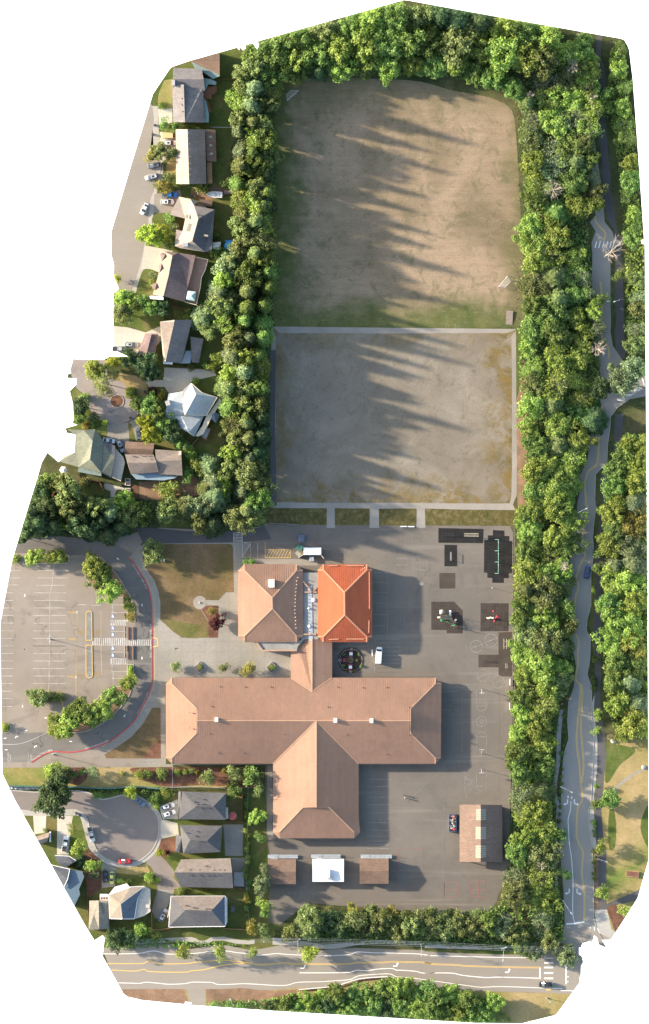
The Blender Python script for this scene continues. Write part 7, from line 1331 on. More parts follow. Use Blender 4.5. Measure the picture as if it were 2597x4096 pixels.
BR = [('broad', 'bright')] * 5 + [('broad', 'mid')] * 2 + [('airy', 'bright'), ('airy', 'silver'), ('broad', 'olive'), ('conifer', 'olive')]
row(F_('2118,400 2125,700 2135,1000 2140,1250 2122,1400 2130,2000 2105,2300 2098,2700 2080,2900 2072,3100 2095,3250 2085,3400 2055,3520 2075,3640'), 82, (44, 66), (5, 9), BR, 'the field side row of the right belt')
row(F_('2190,330 2220,700 2225,1100 2220,1400 2225,2000 2190,2400 2180,2700 2165,3000 2165,3300 2165,3700'), 86, (52, 78), (5.5, 9), BR + [('conifer', 'mid')], 'the middle row of the right belt')
row(F_('2290,230 2300,600 2300,860') , 84, (50, 72), (6, 9), BR, 'the upper road side row of the right belt'); row(F_('2300,1010 2315,1200 2330,1330 2320,1420 2310,1560 2330,1640 2310,1760 2300,1850 2270,2000 2290,2130 2265,2300 2230,2420 2255,2550 2240,2700 2235,2760'), 84, (42, 60), (4, 6.5), BR, 'the lower road side row of the right belt')
TM = [('broad', 'mid')] * 3 + [('broad', 'bright')] * 3 + [('broad', 'olive'), ('conifer', 'dark'), ('airy', 'mid')]
row(F_('1040,220 1200,165 1400,110 1600,55 1750,60 1950,100 2150,140 2280,170'), 92, (56, 82), (10, 15), TM, 'the outer row of the top belt', 'from left'); row(F_('1100,255 1300,220 1450,190 1700,150 1950,200 2200,240'), 92, (56, 82), (10, 15), TM, 'the middle row of the top belt', 'from left')
row(F_('1200,280 1300,290 1450,275 1600,265 1750,270 1900,290 2000,320 2080,355'), 88, (42, 62), (7, 11), TM, 'the inner row of the top belt', 'from left'); row(F_('2330,200 2370,260 2360,420 2370,560'), 80, (40, 56), (7, 10), BR, 'the top right road side row')
LM = [('airy', 'olive'), ('airy', 'bright'), ('broad', 'bright')] + [('conifer', 'olive')] * 3 + [('conifer', 'silver')] * 2 + [('broad', 'olive')] * 2 + [('conifer', 'mid')]
row(F_('960,330 950,500 960,700 965,900 955,1000 900,1080 880,1200 930,1350 930,1450 915,1560 930,1650 930,1780 900,1900 880,1990'), 66, (38, 60), (12, 18), LM, 'the house side row of the left belt'); row(F_('1020,270 1010,450 1020,700 1020,1000 990,1150 990,1400 985,1650 990,1850 970,2040'), 68, (42, 62), (14, 22), LM + [('broad', 'mid')], 'the middle row of the left belt')
row(F_('1082,300 1070,450 1068,700 1070,1000 1062,1250 1035,1400 1040,1650 1042,1850 1030,2030'), 66, (36, 52), (11, 19), [('airy', 'bright'), ('airy', 'olive'), ('conifer', 'mid'), ('conifer', 'dark'), ('broad', 'mid'), ('broad', 'olive')], 'the field side row of the left belt')
row(F_('2480,200 2490,400 2510,640 2520,860 2530,940'), 74, (34, 50), (6, 9), [('broad', 'mid'), ('airy', 'mid'), ('broad', 'bright')], 'the top right corner row'); row(F_('2540,1120 2550,1220 2545,1300 2550,1420'), 62, (36, 48), (7, 10), [('airy', 'silver'), ('broad', 'olive')], 'the right edge row beside the junction')
EM = [('broad', 'bright')] * 4 + [('broad', 'mid')] * 3 + [('conifer', 'silver'), ('broad', 'gold')]
row(F_('2500,1800 2480,1900 2460,2020 2455,2200 2450,2400 2455,2600 2450,2750 2475,2880'), 78, (44, 64), (6, 9), EM, 'the path side row of the east wood'); row(F_('2555,1780 2550,1950 2530,2150 2530,2400 2530,2650 2540,2900'), 80, (50, 70), (7, 11), EM + [('broad', 'silver')], 'the outer row of the east wood')
OM = [('broad', 'olive')] * 5 + [('airy', 'olive'), ('broad', 'dark'), ('broad', 'silver'), ('broad', 'mid')]
row(F_('1190,3725 1250,3690 1400,3695 1550,3700 1700,3695 1850,3700 2000,3705 2080,3735'), 60, (46, 62), (7, 10), OM, 'the street side row of the lower belt', 'from left'); row(F_('1230,3655 1330,3655 1450,3650 1600,3660 1750,3675 1950,3670'), 84, (26, 40), (4, 6), [('broad', 'olive'), ('broad', 'gold'), ('airy', 'olive')], 'the yard side row of the lower belt', 'from left')
row(F_('1120,4010 1250,4000 1400,3985 1500,3965 1600,3955 1700,3975 1850,3990 1990,4020'), 58, (36, 54), (5, 8), [('broad', 'mid')] * 3 + [('broad', 'bright')], 'the roadside row of the bottom wood', 'from left'); row(F_('1080,4030 1250,4040 1400,4035 1600,4040 1800,4065 1990,4075'), 58, (34, 50), (6, 9), [('broad', 'mid')] * 3 + [('broad', 'bright'), ('broad', 'dark')], 'the outer row of the bottom wood', 'from left')
row(F_('2200,3760 2240,3790 2280,3840'), 42, (34, 46), (8, 11), [('broad', 'silver'), ('broad', 'olive')], 'the trio at the street corner'); row(F_('2100,3790 2160,3800'), 50, (34, 44), (6, 8), OM, 'the pair beside the street corner', 'from left')
one = lambda z_, s_, r, h, k, tone, lab, **kw: tree(*Z(z_, s_)[0], r, h, k, tone, lab, **kw)
row(F_('2335,170 2350,250 2345,400 2335,520 2350,560'), 56, (32, 46), (5, 8), BR, 'the canopy over the top of the road'); row(F_('2370,640 2380,720 2385,800 2370,850'), 60, (26, 38), (5, 7), BR, 'the canopy above the upper crossing'); row(F_('2350,1110 2395,1350 2420,1420'), 70, (26, 40), (5, 8), [('broad', 'bright'), ('airy', 'silver')], 'the canopy over the road above the junction')
# conifers north of the car park
for i, (s_, r, h, k, tone) in enumerate((('250,330', 55, 20, 'conifer', 'dark'), ('330,400', 55, 18, 'conifer', 'dark'), ('230,480', 42, 16, 'broad', 'dark'), ('200,545', 30, 12, 'broad', 'dark'), ('420,300', 48, 17, 'broad', 'dark'), ('470,430', 42, 16, 'conifer', 'dark'), ('600,170', 62, 22, 'broad', 'olive'), ('640,300', 60, 21, 'broad', 'olive'), ('690,420', 56, 20, 'broad', 'dark'), ('560,420', 30, 10, 'broad', 'mid'),
    ('790,470', 48, 17, 'conifer', 'dark'), ('830,270', 56, 20, 'broad', 'olive'), ('880,400', 46, 17, 'conifer', 'dark'), ('960,330', 50, 18, 'conifer', 'silver'), ('940,510', 44, 14, 'conifer', 'dark'), ('1050,450', 42, 14, 'conifer', 'dark'), ('1070,230', 48, 12, 'broad', 'bright'), ('1120,350', 54, 14, 'broad', 'olive'), ('1240,340', 50, 12, 'broad', 'mid'), ('1330,360', 42, 10, 'broad', 'dark'), ('1440,330', 46, 12, 'broad', 'olive'), ('350,130', 60, 13, 'broad', 'dark'), ('420,60', 46, 12, 'broad', 'mid'), ('540,60', 42, 17, 'broad', 'olive'))):
    one('z8', s_, r, h, k, tone, f"{TW[tone]} {'conifer' if k == 'conifer' else 'leafy tree'}, {ordn(i)} from left in the grove north of the car park", group='grove north of the car park')
for s_, r, h, k, tone, lab in (('300,290', 52, 11, 'conifer', 'olive', 'olive conifer over the drive north of the school lawn, leftmost of five'), ('440,270', 50, 11, 'broad', 'silver', 'grey green tree over the drive north of the school lawn'), ('430,430', 44, 10, 'broad', 'olive', 'tree hanging over the drive kerb above the lawn'), ('550,430', 44, 10, 'conifer', 'dark', 'dark conifer hanging over the drive beside the striped crossing'), ('760,380', 60, 12, 'broad', 'olive', 'wide olive tree at the foot of the left belt by the crossing'),
    ('570,170', 60, 14, 'conifer', 'silver', 'silvery conifer at the garden corner above the drive'), ('160,130', 48, 5, 'young', 'bright', 'pale green spreading tree on the lawn behind the blue walled house'), ('900,300', 62, 13, 'broad', 'olive', 'wide dark tree where the left belt meets the dirt field'), ('20,670', 50, 8, 'broad', 'olive', 'round olive tree at the fork of drive and lawn')): one('s4', s_, r, h, k, tone, lab)
# car park trees
for z_, s_, r, h, tone, lab in (('z8', '805,795', 47, 8, 'bright', 'topmost round tree in the teardrop bed'), ('z8', '880,900', 49, 8, 'mid', 'second round tree from the top in the teardrop bed'), ('z8', '930,840', 35, 7, 'mid', 'dark leaning tree on the right flank of the teardrop bed'), ('z8', '975,1010', 51, 9, 'bright', 'lowest and widest round tree in the teardrop bed'), ('z8', '300,705', 42, 6, 'bright', 'left tree of the long kerbed bed'), ('z8', '500,710', 40, 6, 'bright', 'right tree of the long kerbed bed'),
    ('z9', '500,890', 54, 8, 'bright', 'leftmost round tree of the crescent bed'), ('z9', '600,850', 54, 9, 'bright', 'second round tree from the left in the crescent bed'), ('z9', '640,790', 44, 8, 'mid', 'third tree from the left in the crescent bed'), ('z9', '720,740', 49, 9, 'mid', 'fourth tree from the left in the crescent bed'), ('z9', '790,820', 49, 8, 'mid', 'fifth tree from the left in the crescent bed'), ('z9', '880,750', 51, 9, 'bright', 'sixth tree from the left in the crescent bed'),
    ('z9', '990,630', 51, 7, 'mid', 'separate dark round tree at the head of the crescent bed'), ('z9', '1115,500', 33, 5, 'bright', 'bushy small tree below the clipped hedge by the visitor bays'), ('z9', '325,635', 40, 6, 'olive', 'olive tree at the left end of the short shrub bed'), ('z8', '1120,1130', 33, 4, 'bright', 'bushy tree beside the upper visitor bay'), ('z8', '1145,1235', 23, 3, 'gold', 'low golden shrub above the first timber rail')): one(z_, s_, r, h, 'broad' if r > 30 else 'young', tone, lab)
for i, (z_, s_, r, tone) in enumerate((('z9', '430,620', 22, 'olive'), ('z9', '480,630', 22, 'mid'), ('z9', '535,628', 20, 'olive'), ('z9', '390,650', 18, 'mid'))): one(z_, s_, r, 2.2, 'shrub', tone, f"{TW[tone]} shrub, {ordn(i)} of four packed in the short shrub bed", group='shrubs of the short bed')
for i, s_ in enumerate(('1140,370', '1140,400', '1140,430')): one('z9', s_, 12, 1.6, 'shrub', 'bright', f"clipped bright shrub, {ordn(i)} from the top of the slim hedged bed", group='slim bed shrubs')
one('z9', '45,895', 20, 1.8, 'shrub', 'bright', 'bright shrub filling the rounded bed at the left picture edge'); one('z8', '130,735', 24, 3, 'shrub', 'mid', 'green shrub in the bed cut by the left picture edge')
# courtyard
for s_, r, h, k, tone, lab in (('222,366', 24, 3.4, 'young', 'olive', 'leftmost olive bush of the courtyard row'), ('645,376', 26, 3.6, 'young', 'olive', 'round olive bush in the middle of the courtyard row'), ('857,380', 35, 5.0, 'young', 'gold', 'largest golden green bush of the courtyard row'), ('434,368', 13, 1.4, 'shrub', 'olive', 'low plants in the left diamond planter'), ('1062,370', 13, 1.4, 'shrub', 'mid', 'low plants in the right diamond planter')): one('s1', s_, r, h, k, tone, lab)
one('s4', '545,1190', 24, 3, 'young', 'gold', 'golden green bush in the bark bed of the school lawn'); one('s4', '583,1288', 36, 5, 'broad', 'maroon', 'maroon leaved tree in the bark bed of the school lawn'); one('s4', '870,775', 26, 1.2, 'shrub', 'mid', 'low hedge against the top left corner of the salmon hall')
for i, (s_) in enumerate(('500,1402', '385,1345', '515,1345', '405,1485', '480,1490', '535,1450', '445,1398', '380,1445')): one('s5', s_, 7, .7, 'shrub', ('gold', 'olive', 'mid')[i % 3], f"small tuft, {ordn(i)} planted in the round garden", group='tufts of the round garden')
# bank below the car park and the lane
for s_, r, h, k, tone, lab in (('470,185', 42, 6, 'broad', 'bright', 'light green tree on the bank behind the tall dark conifer'), ('460,400', 76, 14, 'broad', 'dark', 'big dark conifer like tree leaning over the lane, largest there'), ('540,270', 50, 12, 'broad', 'dark', 'dark upper crown beside the green fence over the bank'), ('715,190', 13, 1.5, 'shrub', 'mid', 'small round shrub in the left bark patch'), ('650,215', 14, 1.6, 'shrub', 'mid', 'shrub left of the small round one on the bank'), ('600,190', 20, 3, 'shrub', 'dark', 'dark shrub between the two trees on the bank'),
    ('815,200', 30, 4.5, 'airy', 'silver', 'thin pale tree in the middle of the bank'), ('1072,205', 10, 1.2, 'shrub', 'bright', 'small pale shrub alone on the bank'), ('1212,212', 20, 2.5, 'shrub', 'bright', 'rounded shrub at the start of the bark bed'), ('1290,215', 20, 2.4, 'shrub', 'mid', 'second shrub of the bark bed from the left'), ('1415,215', 27, 3, 'shrub', 'mid', 'largest dark shrub of the bark bed left of the chain fence'),
    ('845,400', 22, 4, 'young', 'mid', 'dark bushy tree at the inlet of the cul-de-sac'), ('1145,375', 30, 5, 'young', 'lime', 'lime green round tree above the steel blue car'), ('1345,430', 24, 3, 'shrub', 'mid', 'shrub right of the steel blue car'), ('1370,490', 16, 2.4, 'shrub', 'bright', 'pale shrub at the kerb beside the white cars'), ('1440,370', 26, 3, 'young', 'bright', 'bright bushy tree behind the steel blue car'), ('1400,895', 18, 3.4, 'young', 'lime', 'lime green bush on the right kerb of the cul-de-sac'),
    ('625,690', 22, 5, 'airy', 'bright', 'thin tree on the lawn beside the silver pickup'), ('685,860', 34, 6, 'young', 'bright', 'bright tree between the white pickup and the cul-de-sac'), ('810,1010', 34, 6, 'young', 'bright', 'bright tree left of the black car'), ('820,1090', 20, 3, 'young', 'silver', 'white flowering bush below the bright tree by the black car'), ('1460,890', 11, 1.6, 'shrub', 'maroon', 'small maroon bush beside the lime green bush'), ('400,700', 12, 2, 'shrub', 'silver', 'grey green bush between the two concrete drives'),
    ('1235,1085', 12, 1.4, 'shrub', 'silver', 'grey shrub under the red car, left one'), ('1300,1110', 22, 2.4, 'shrub', 'bright', 'yellowish shrub at the bend of the shared drive'), ('1375,1135', 16, 1.5, 'shrub', 'bright', 'shrub pressed to the school wall corner bed')): one('D', s_, r, h, k, tone, lab)
for i in range(5): one('D', f'{1030+i*27},1140', 11, 1, 'shrub', 'mid', f"hedge plant, {ordn(i)} from the left in front of the sandy roofed house", group='front hedge of the sandy roofed house')
for i, s_ in enumerate(('690,950', '700,985', '710,940', '685,1010')): one('D', s_, 14, 4, 'conifer', 'dark', f"narrow dark conifer, {ordn(i)} of four beside the blue grey walled house", group='narrow conifers by the blue grey house')
for i, (s_, r, h, k, tone) in enumerate((('463,195', 15, 2, 'shrub', 'bright'), ('530,192', 13, 2, 'shrub', 'bright'), ('578,180', 14, 1.8, 'shrub', 'olive'), ('632,198', 12, 1.8, 'shrub', 'gold'), ('722,235', 36, 6, 'young', 'olive'), ('865,183', 13, 1.6, 'shrub', 'gold'), ('950,200', 34, 6, 'young', 'olive'), ('1100,235', 40, 7, 'young', 'mid'), ('1040,215', 26, 5, 'young', 'olive'), ('1165,345', 32, 6, 'young', 'olive'), ('955,355', 34, 6, 'young', 'mid'), ('960,290', 24, 4, 'young', 'dark'))):
    one('E', s_, r, h, k, tone, f"{TW[tone]} bush, {ordn(i)} from the left in the bed south of the school wing", group='bushes south of the school wing')
for i, (s_, r, h, tone) in enumerate((('1160,575', 38, 6, 'bright'), ('1180,765', 26, 4, 'mid'), ('1220,1050', 28, 6, 'silver'), ('1198,1165', 38, 8, 'silver'), ('1218,1350', 34, 6, 'bright'), ('1225,1430', 20, 4, 'mid'), ('1060,1310', 16, 3, 'gold'))): one('E', s_, r, h, 'young' if r < 36 else 'broad', tone, f"{TW[tone]} tree, {ordn(i)} from the top between the lane plots and the south wing", group='trees west of the south wing')
for i in range(18): one('E', f'{1060+tr.uniform(-10,22):.0f},{480+i*56}', tr.uniform(10, 15), tr.uniform(1.6, 2.6), 'shrub', tr.choice(['mid', 'bright', 'mid']), f"hedge bush, {ordn(i)} from the top behind the lane plots", group='hedge behind the lane plots')
for s_, r, h, k, tone, lab in (('130,780', 46, 6, 'broad', 'dark', 'dark bushy tree at the lower left street corner, left one'), ('250,760', 36, 5, 'broad', 'dark', 'dark bushy tree at the lower left street corner, middle one'), ('350,710', 34, 5, 'young', 'bright', 'bright tree beside the sandy roofed house at the street'), ('480,750', 30, 3, 'young', 'mid', 'green bush on the street bank near the fence end'), ('725,905', 34, 6, 'young', 'bright', 'left street tree standing over the main street lane'),
    ('1045,900', 38, 7, 'young', 'bright', 'second street tree standing over the main street lane'), ('1330,905', 26, 6, 'young', 'bright', 'third and thinnest street tree over the main street'), ('1325,690', 34, 6, 'young', 'gold', 'golden tree at the corner of the last back garden'), ('1430,720', 36, 6, 'young', 'olive', 'olive tree right of the golden one at the garden corner'), ('710,378', 20, 2, 'shrub', 'mid', 'low green hedge before the main street house'), ('1000,1365', 24, 2, 'shrub', 'mid', 'low green shrub at the lower picture edge, left one'), ('1120,1365', 30, 2, 'shrub', 'mid', 'low green shrub at the lower picture edge, middle one'), ('1225,1370', 28, 2, 'shrub', 'mid', 'low green shrub at the lower picture edge, right one')): one('F', s_, r, h, k, tone, lab)
one('G', '305,1335', 36, 7, 'young', 'lime', 'lime green round tree overhanging the main street'); one('G', '125,1150', 28, 4, 'young', 'bright', 'bright pine like bush at the end of the concrete apron'); one('G', '250,1130', 40, 7, 'broad', 'silver', 'grey green tree at the left end of the lower belt')
# right road trees
for z_, s_, r, h, k, tone, lab in (('z1', '1150,820', 32, 6, 'young', 'mid', 'young tree over the footpath at the top, upper of two'), ('z1', '1160,925', 36, 6, 'young', 'mid', 'young tree over the footpath at the top, lower of two'), ('z2', '1105,1195', 36, 6, 'young', 'mid', 'round dark tree standing over the road centre line'), ('z2', '1260,980', 26, 5, 'young', 'mid', 'small tree between path and road near the bare tree'), ('z4', '1130,105', 28, 5, 'young', 'bright', 'first roadside tree over the path below the junction'), ('z4', '1090,465', 24, 4, 'young', 'mid', 'second roadside tree over the path'),
    ('z4', '1085,605', 24, 4, 'young', 'mid', 'third roadside tree beside the moving blue car'), ('z4', '1040,790', 14, 3, 'young', 'bright', 'tiny roadside tree below the moving blue car'), ('z4', '1100,930', 28, 5, 'young', 'bright', 'fourth roadside tree over the path'), ('z4', '1065,1385', 16, 3, 'young', 'mid', 'fifth small roadside tree over the path'), ('z5', '1085,350', 24, 4, 'young', 'bright', 'sixth roadside tree over the path'), ('z5', '1070,485', 22, 4, 'young', 'bright', 'seventh roadside tree, compact and bright'), ('z5', '1070,970', 14, 3, 'young', 'mid', 'half bare sapling beside the road'),
    ('z5', '1190,1090', 42, 7, 'broad', 'mid', 'broad tree over the path by the park meadow'), ('z5', '1070,1130', 30, 5, 'young', 'mid', 'small tree left of the broad one by the park meadow'), ('z5', '765,1400', 26, 5, 'young', 'mid', 'street tree at the left road edge above the lower arrows'), ('z6', '805,220', 30, 5, 'young', 'mid', 'street tree at the left road edge beside the lower arrows'), ('z5', '1110,1500', 32, 5, 'young', 'bright', 'roadside tree at the start of the soil strip'), ('z6', '1125,385', 30, 5, 'young', 'bright', 'roadside tree at the branch of the park path'), ('z6', '1320,540', 34, 5, 'young', 'bright', 'bright tree in the red soil bed at the corner'),
    ('z3', '1040,1010', 26, 5, 'young', 'bright', 'small tree leaning over the road edge above the bend'), ('z3', '1160,1450', 36, 6, 'young', 'mid', 'tree at the path below the road bend'), ('z4', '830,950', 36, 7, 'young', 'mid', 'tree reaching over the yellow lines, upper'), ('z4', '850,1090', 36, 7, 'young', 'olive', 'tree reaching over the yellow lines, lower'), ('z3', '1280,490', 60, 10, 'broad', 'silver', 'big grey green tree hanging over the junction'), ('z3', '1400,380', 56, 10, 'broad', 'silver', 'grey green tree above the junction crossing'),
    ('z3', '1100,560', 44, 9, 'broad', 'dark', 'dark green tree left of the junction'), ('z3', '1040,830', 50, 11, 'conifer', 'dark', 'blue dark conifer over the road below the junction'), ('z5', '1280,520', 34, 4, 'young', 'bright', 'yellow green tree at the end of the east wood'), ('z5', '1330,470', 34, 5, 'young', 'bright', 'pale tree at the lower rim of the east wood')): one(z_, s_, r, h, k, tone, lab)
for i in range(16): one('z5' if i < 10 else 'z6', f'{(1052 if i%2 else 1042)+tr.uniform(-4,4):.0f},{(30+i*18 if i < 6 else 1280+(i-6)*40) if i < 10 else 20+(i-10)*48}', tr.uniform(8, 13), 1.2, 'shrub', 'mid', f"verge shrub, {ordn(i)} from the top in the strip right of the road", group='verge shrubs right of the road')
for i in range(18): p = Z('z5', f'{790-(i*3.4 if i > 4 else 0)+tr.uniform(-6,6):.0f},{290+i*66}')[0]; tree(*p, tr.uniform(8, 12), 1.3, 'shrub', 'mid', f"verge shrub, {ordn(i)} from the top in the strip left of the road", 'verge shrubs left of the road')
deadtree(*Z('z2', '690,240')[0], 52, 12, 'bare grey crowned tree in the middle of the right belt'); deadtree(*Z('z2', '1130,830')[0], 66, 12, 'large bleached bare tree leaning over the road', (4, 3)); deadtree(*Z('z1', '860,580')[0], 40, 11, 'bare tree at the road bend near the top'); deadtree(*Z('z1', '980,860')[0], 34, 9, 'whitish bare tree over the road at the top', (2, 0))
deadtree(*Z('z4', '780,575')[0], 30, 10, 'dry brown tree at the road edge left of the blue car'); deadtree(*Z('z3', '1030,215')[0], 42, 11, 'bare branched tree left of the junction', (3, 0)); deadtree(*Z('z1', '495,830')[0], 22, 9, 'small bare tree near the top right field corner'); deadtree(*Z('H', '1020,570')[0], 26, 9, 'bare branches beside the road above the steps')
# upper left gardens
for z_, s_, r, h, k, tone, lab in (('A', '235,1085', 28, 5, 'young', 'mid', 'dark bushy tree between first and second drive, left one'), ('A', '330,1100', 30, 5, 'young', 'mid', 'dark bushy tree between first and second drive, right one'), ('A', '220,1320', 52, 8, 'broad', 'olive', 'wide olive tree left of the tan roofed house'), ('A', '120,1350', 30, 6, 'young', 'gold', 'golden tree over the dark car'), ('A', '215,920', 17, 1.4, 'shrub', 'mid', 'clipped hedge block at the first drive'), ('A', '330,1330', 30, 6, 'young', 'olive', 'olive crown against the tan roof'),
    ('B', '560,215', 34, 4, 'young', 'gold', 'golden shrubbery above the blue pickup, right one'), ('B', '610,130', 30, 3.4, 'young', 'olive', 'reddish green shrubbery by the tan roofed house'), ('B', '510,205', 24, 3, 'young', 'olive', 'dark shrub above the drive of the blue pickup'), ('B', '445,640', 48, 8, 'broad', 'lime', 'large lime green tree at the curved street'), ('B', '540,620', 40, 7, 'broad', 'lime', 'lime green tree touching the largest one'), ('B', '600,700', 34, 4, 'young', 'olive', 'olive bush between lime tree and house'), ('B', '600,480', 24, 2.4, 'shrub', 'mid', 'dark shrub in the front garden of the L-shaped house'),
    ('B', '660,560', 22, 2.4, 'shrub', 'silver', 'whitish shrub under the west slope of the L-shaped house'), ('B', '470,990', 20, 2, 'shrub', 'silver', 'white flowering shrub by the cream slope, upper one'), ('B', '450,1060', 18, 2, 'shrub', 'bright', 'white flowering shrub by the cream slope, lower one'), ('B', '210,1180', 44, 7, 'broad', 'bright', 'bright tree at the left picture edge above the lawn'), ('B', '190,1310', 44, 8, 'broad', 'olive', 'willow like tree at the left picture edge'), ('B', '420,1250', 46, 8, 'broad', 'mid', 'dark spreading tree on the lawn above the concrete drive'), ('B', '540,1240', 40, 7, 'broad', 'dark', 'dark tree below the white chimney'), ('B', '300,1240', 38, 7, 'young', 'mid', 'tree in the middle of the group above the concrete drive'),
    ('B', '147,1020', 22, 4, 'young', 'lime', 'small lime tree at the left picture edge'), ('B', '900,225', 30, 3, 'shrub', 'mid', 'shrub behind the boat'), ('B', '1110,185', 30, 4, 'young', 'mid', 'shrub at the far corner of the boat yard'), ('B', '760,1325', 26, 3.4, 'young', 'mid', 'round bush below the gazebo deck'), ('B', '900,1275', 30, 3.6, 'young', 'mid', 'bush right of the gazebo deck'), ('B', '1020,780', 26, 3, 'shrub', 'mid', 'dark bush under the white canopy'), ('B', '1090,790', 22, 3, 'shrub', 'mid', 'bush below the blue pool'), ('B', '1015,640', 18, 3, 'shrub', 'mid', 'shrub on the east wall of the dark slope'),
    ('B', '1100,920', 60, 13, 'broad', 'silver', 'tall grey green tree right of the long deck'), ('B', '1050,1130', 52, 14, 'conifer', 'silver', 'pale star shaped conifer right of the gazebo'), ('B', '1130,1200', 54, 13, 'broad', 'olive', 'olive tree in front of the belt by the gazebo'), ('B', '900,1360', 52, 10, 'conifer', 'silver', 'silvery fir over the cream and grey roof'), ('B', '950,1450', 50, 9, 'broad', 'olive', 'bushy tree below the silvery fir'), ('B', '1060,1420', 46, 9, 'broad', 'dark', 'dark tree right of the silvery fir'),
    ('C', '1460,290', 30, 3.4, 'young', 'bright', 'round bright bush in the yard below the silvery fir'), ('C', '1360,360', 18, 2.4, 'shrub', 'bright', 'bright hedge bush beside the lower garden fence, left'), ('C', '1430,370', 22, 2.4, 'shrub', 'bright', 'bright hedge bush beside the lower garden fence, right'), ('C', '1230,370', 16, 1.6, 'shrub', 'mid', 'shrub along the brown fence'), ('C', '690,290', 42, 8, 'broad', 'dark', 'dark tree left of the cream and grey roof'), ('C', '830,330', 50, 9, 'broad', 'dark', 'dark tree group centre below the brown garage roof'), ('C', '880,420', 42, 8, 'broad', 'dark', 'dark spreading tree above the pale drive'), ('C', '560,310', 34, 7, 'young', 'lime', 'yellow green tree at the ragged picture edge'),
    ('C', '390,380', 44, 12, 'broad', 'bright', 'tall thin tree of the court island, upper crown'), ('C', '440,500', 44, 13, 'airy', 'bright', 'tall thin tree of the court island, middle crown'), ('C', '500,590', 34, 11, 'airy', 'olive', 'tall thin tree of the court island, lower crown'), ('C', '560,440', 26, 10, 'airy', 'olive', 'slight crown right of the tall thin trees'), ('C', '900,580', 20, 2.6, 'shrub', 'maroon', 'purple leaved bush at the pale drive'), ('C', '970,600', 20, 2.6, 'shrub', 'gold', 'golden bush at the pale drive'), ('C', '1272,485', 16, 2, 'shrub', 'bright', 'small bright bush above the pale blue roof'),
    ('C', '710,590', 22, 6, 'conifer', 'bright', 'slim pale conifer at the head of the tall hedge'), ('C', '770,680', 34, 8, 'broad', 'mid', 'first tree of the tall hedge beside the court'), ('C', '860,700', 44, 9, 'broad', 'mid', 'second tree of the tall hedge beside the court'), ('C', '930,770', 40, 9, 'broad', 'mid', 'dark tree between tall hedge and pale blue roof'), ('C', '830,850', 34, 8, 'broad', 'lime', 'lime lit tree in the lower part of the tall hedge, upper'), ('C', '870,930', 36, 8, 'broad', 'lime', 'lime lit tree in the lower part of the tall hedge, middle'), ('C', '930,980', 30, 7, 'broad', 'lime', 'lime lit tree at the lowest end of the tall hedge'),
    ('C', '990,860', 40, 8, 'broad', 'mid', 'dark green tree below the stone chimney'), ('C', '1060,940', 44, 8, 'broad', 'dark', 'dark tree under the south wing of the pale blue roof'), ('C', '1130,1040', 24, 7, 'conifer', 'mid', 'first of two upright dark conifers near the amber fence'), ('C', '1180,1060', 24, 7, 'conifer', 'mid', 'second of two upright dark conifers near the amber fence'), ('C', '1220,1110', 30, 4, 'young', 'bright', 'pale bush right of the brown shingled house'), ('C', '1290,1230', 36, 6, 'young', 'bright', 'bright green tree right of the brown shingled house'), ('C', '1200,1310', 36, 4, 'young', 'mid', 'dark bush at the corner of the blue rear wall'),
    ('C', '1390,1230', 46, 13, 'conifer', 'silver', 'grey fir at the left foot of the belt, upper'), ('C', '1430,1370', 50, 14, 'conifer', 'silver', 'grey fir at the left foot of the belt, lower'), ('C', '1360,1420', 38, 10, 'conifer', 'olive', 'olive fir beside the brown yard'), ('C', '385,800', 24, 3.4, 'young', 'silver', 'grey bush at the rim of the court'), ('C', '475,850', 13, 2.4, 'shrub', 'lime', 'small lime cone bush at the court kerb'), ('C', '250,700', 42, 8, 'broad', 'dark', 'dark tree left of the court at the picture edge'), ('C', '240,800', 34, 6, 'broad', 'mid', 'green tree above the green roofed house'),
    ('C', '300,640', 24, 3, 'shrub', 'mid', 'shrub on the verge left of the court'), ('C', '380,870', 16, 1.8, 'shrub', 'mid', 'shrub in front of the green roofed house'), ('C', '320,870', 20, 1.8, 'shrub', 'gold', 'reddish shrub in front of the green roofed house'), ('C', '700,1490', 16, 2.4, 'shrub', 'lime', 'lime shrub by the bark strip'), ('z8', '740,60', 22, 3, 'shrub', 'olive', 'olive shrub on the small lawn by the garden path')): one(z_, s_, r, h, k, tone, lab)
ci = thing('court_island', 'round kerbed bark island in the court under the tall thin trees', 'island', P(*Z('C', '585,665')[0])); cc = Z('C', '585,665')[0]; cp = [(cc[0] + 27 * math.cos(a), cc[1] + 25 * math.sin(a)) for a in np.linspace(0, 6.283, 33)[:-1]]
MB().wallrib(cp, .25, 0, .16, True).build('kerb', M['kerb'], ci); MB().pprism(cp, 0, .13).build('bark_bed', M['mulch'], ci)
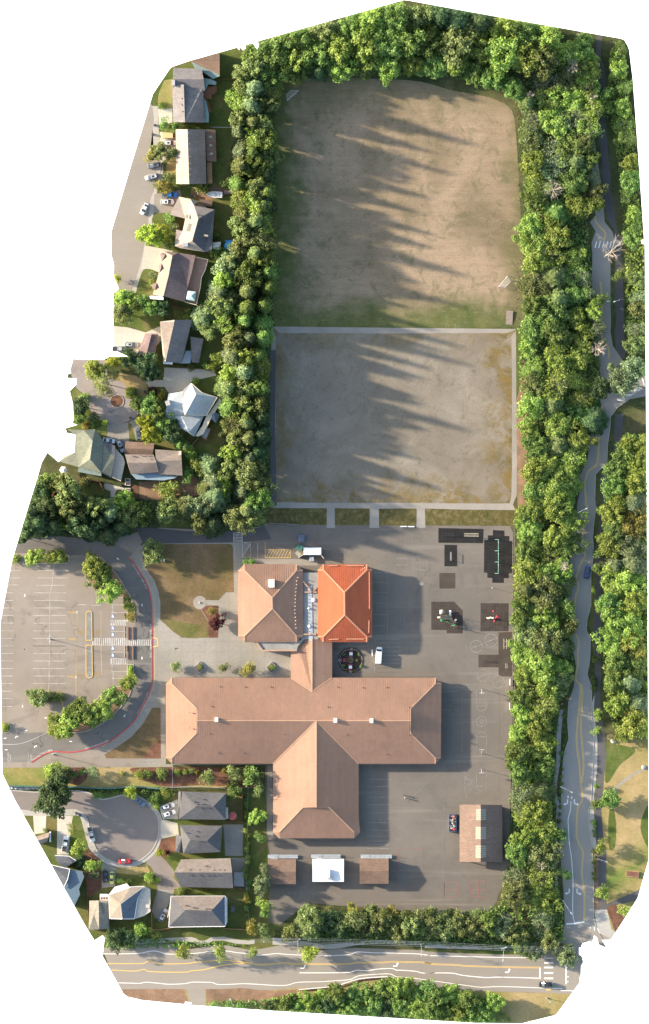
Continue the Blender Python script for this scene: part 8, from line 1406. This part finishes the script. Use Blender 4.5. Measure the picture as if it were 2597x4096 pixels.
# ground cover
UG = F_('2092,300 2090,450 2098,1250 2075,1450 2085,1600 2100,2000 2070,2100 2068,2700 2062,3200 2048,3400 2010,3560 2000,3620 1700,3668 1250,3640 1190,3680 1160,3760 1500,3775 1800,3785 2180,3800 2260,3780 2250,3640 2220,3400 2222,3000 2240,2850 2300,2650 2270,2400 2300,2000 2290,1900 2350,1750 2395,1600 2400,1400 2370,1300 2360,1000 2340,800 2350,600 2330,200 1900,70 1620,20 1200,140 1050,190 1050,310 1120,300 1400,300 1750,300 1950,340')
scatter('undergrowth', [UG], 2.2, .75, 2.2, 'mid', 'dense green undergrowth beneath the trees of the top and right belts', 'undergrowth')
scatter('undergrowth', [F_('1050,320 1098,320 1096,900 1094,1290 1080,1400 1080,2000 1060,2090 860,2100 880,1900 900,1600 900,1400 860,1200 880,1100 940,900 930,400 960,340'), F_('150,1960 640,2000 640,2090 300,2140 120,2150')], 2.2, .7, 1.6, 'dark', 'dark undergrowth beneath the conifers of the left belt', 'undergrowth', 4)
scatter('undergrowth', [F_('2445,180 2480,160 2540,500 2575,1000 2575,1350 2510,1380 2500,1000 2480,700 2430,400'), F_('2580,1740 2500,1740 2470,1850 2440,1950 2425,2200 2412,2500 2412,2720 2450,2900 2480,2950 2590,2960 2590,2000')], 2.4, .75, 2.4, 'bright', 'bright green thicket of the east wood beside the footpath', 'thicket', 5)
scatter('undergrowth', [F_('850,4010 1000,4000 1240,3985 1420,3955 1560,3915 1640,3935 1800,3960 1920,3985 2010,4040 2050,4090 1600,4072 1100,4042'), F_('1010,3780 400,3740 430,3800 600,3790')], 2.4, .7, 1.5, 'mid', 'green thicket below the main street', 'thicket', 6)
scatter('ivy_bank', [Z('D', '740,340 1080,345 1100,380 900,415 800,380'), Z('D', '1200,340 1527,345 1527,440 1330,470 1240,395'), Z('E', '1030,380 1080,380 1090,620 1030,620')], 3.5, .5, .9, 'mid', 'low shrubs and ivy on the bank under the green fence', 'ground cover', 7)
scatter('verge_weeds', [F_('2068,2120 2092,2120 2085,2700 2065,3100 2050,3300 2052,3150 2060,2700')], 2.0, .35, .3, 'gold', 'dry yellow weeds along the east edge of the schoolyard', 'weeds', 8)
scatter('verge_weeds', [Z('z4', '1040,480 1100,60 1080,60 1030,450') + [], Z('z3', '1190,1000 1215,1000 1200,1220 1150,1240')], 2.5, .5, .6, 'mid', 'green weeds in the strip between road and footpath', 'weeds', 9)
# low tufts that break up the edge of the fields
scatter('field_edge_weeds', [F_('1098,320 1125,330 1118,700 1125,1180 1140,1280 1100,1290'), F_('2060,400 2095,450 2098,1250 2060,1290 2072,900')], 1.1, .35, .15, 'olive', 'rough grass along the sides of the playing field', 'rough grass', 10)
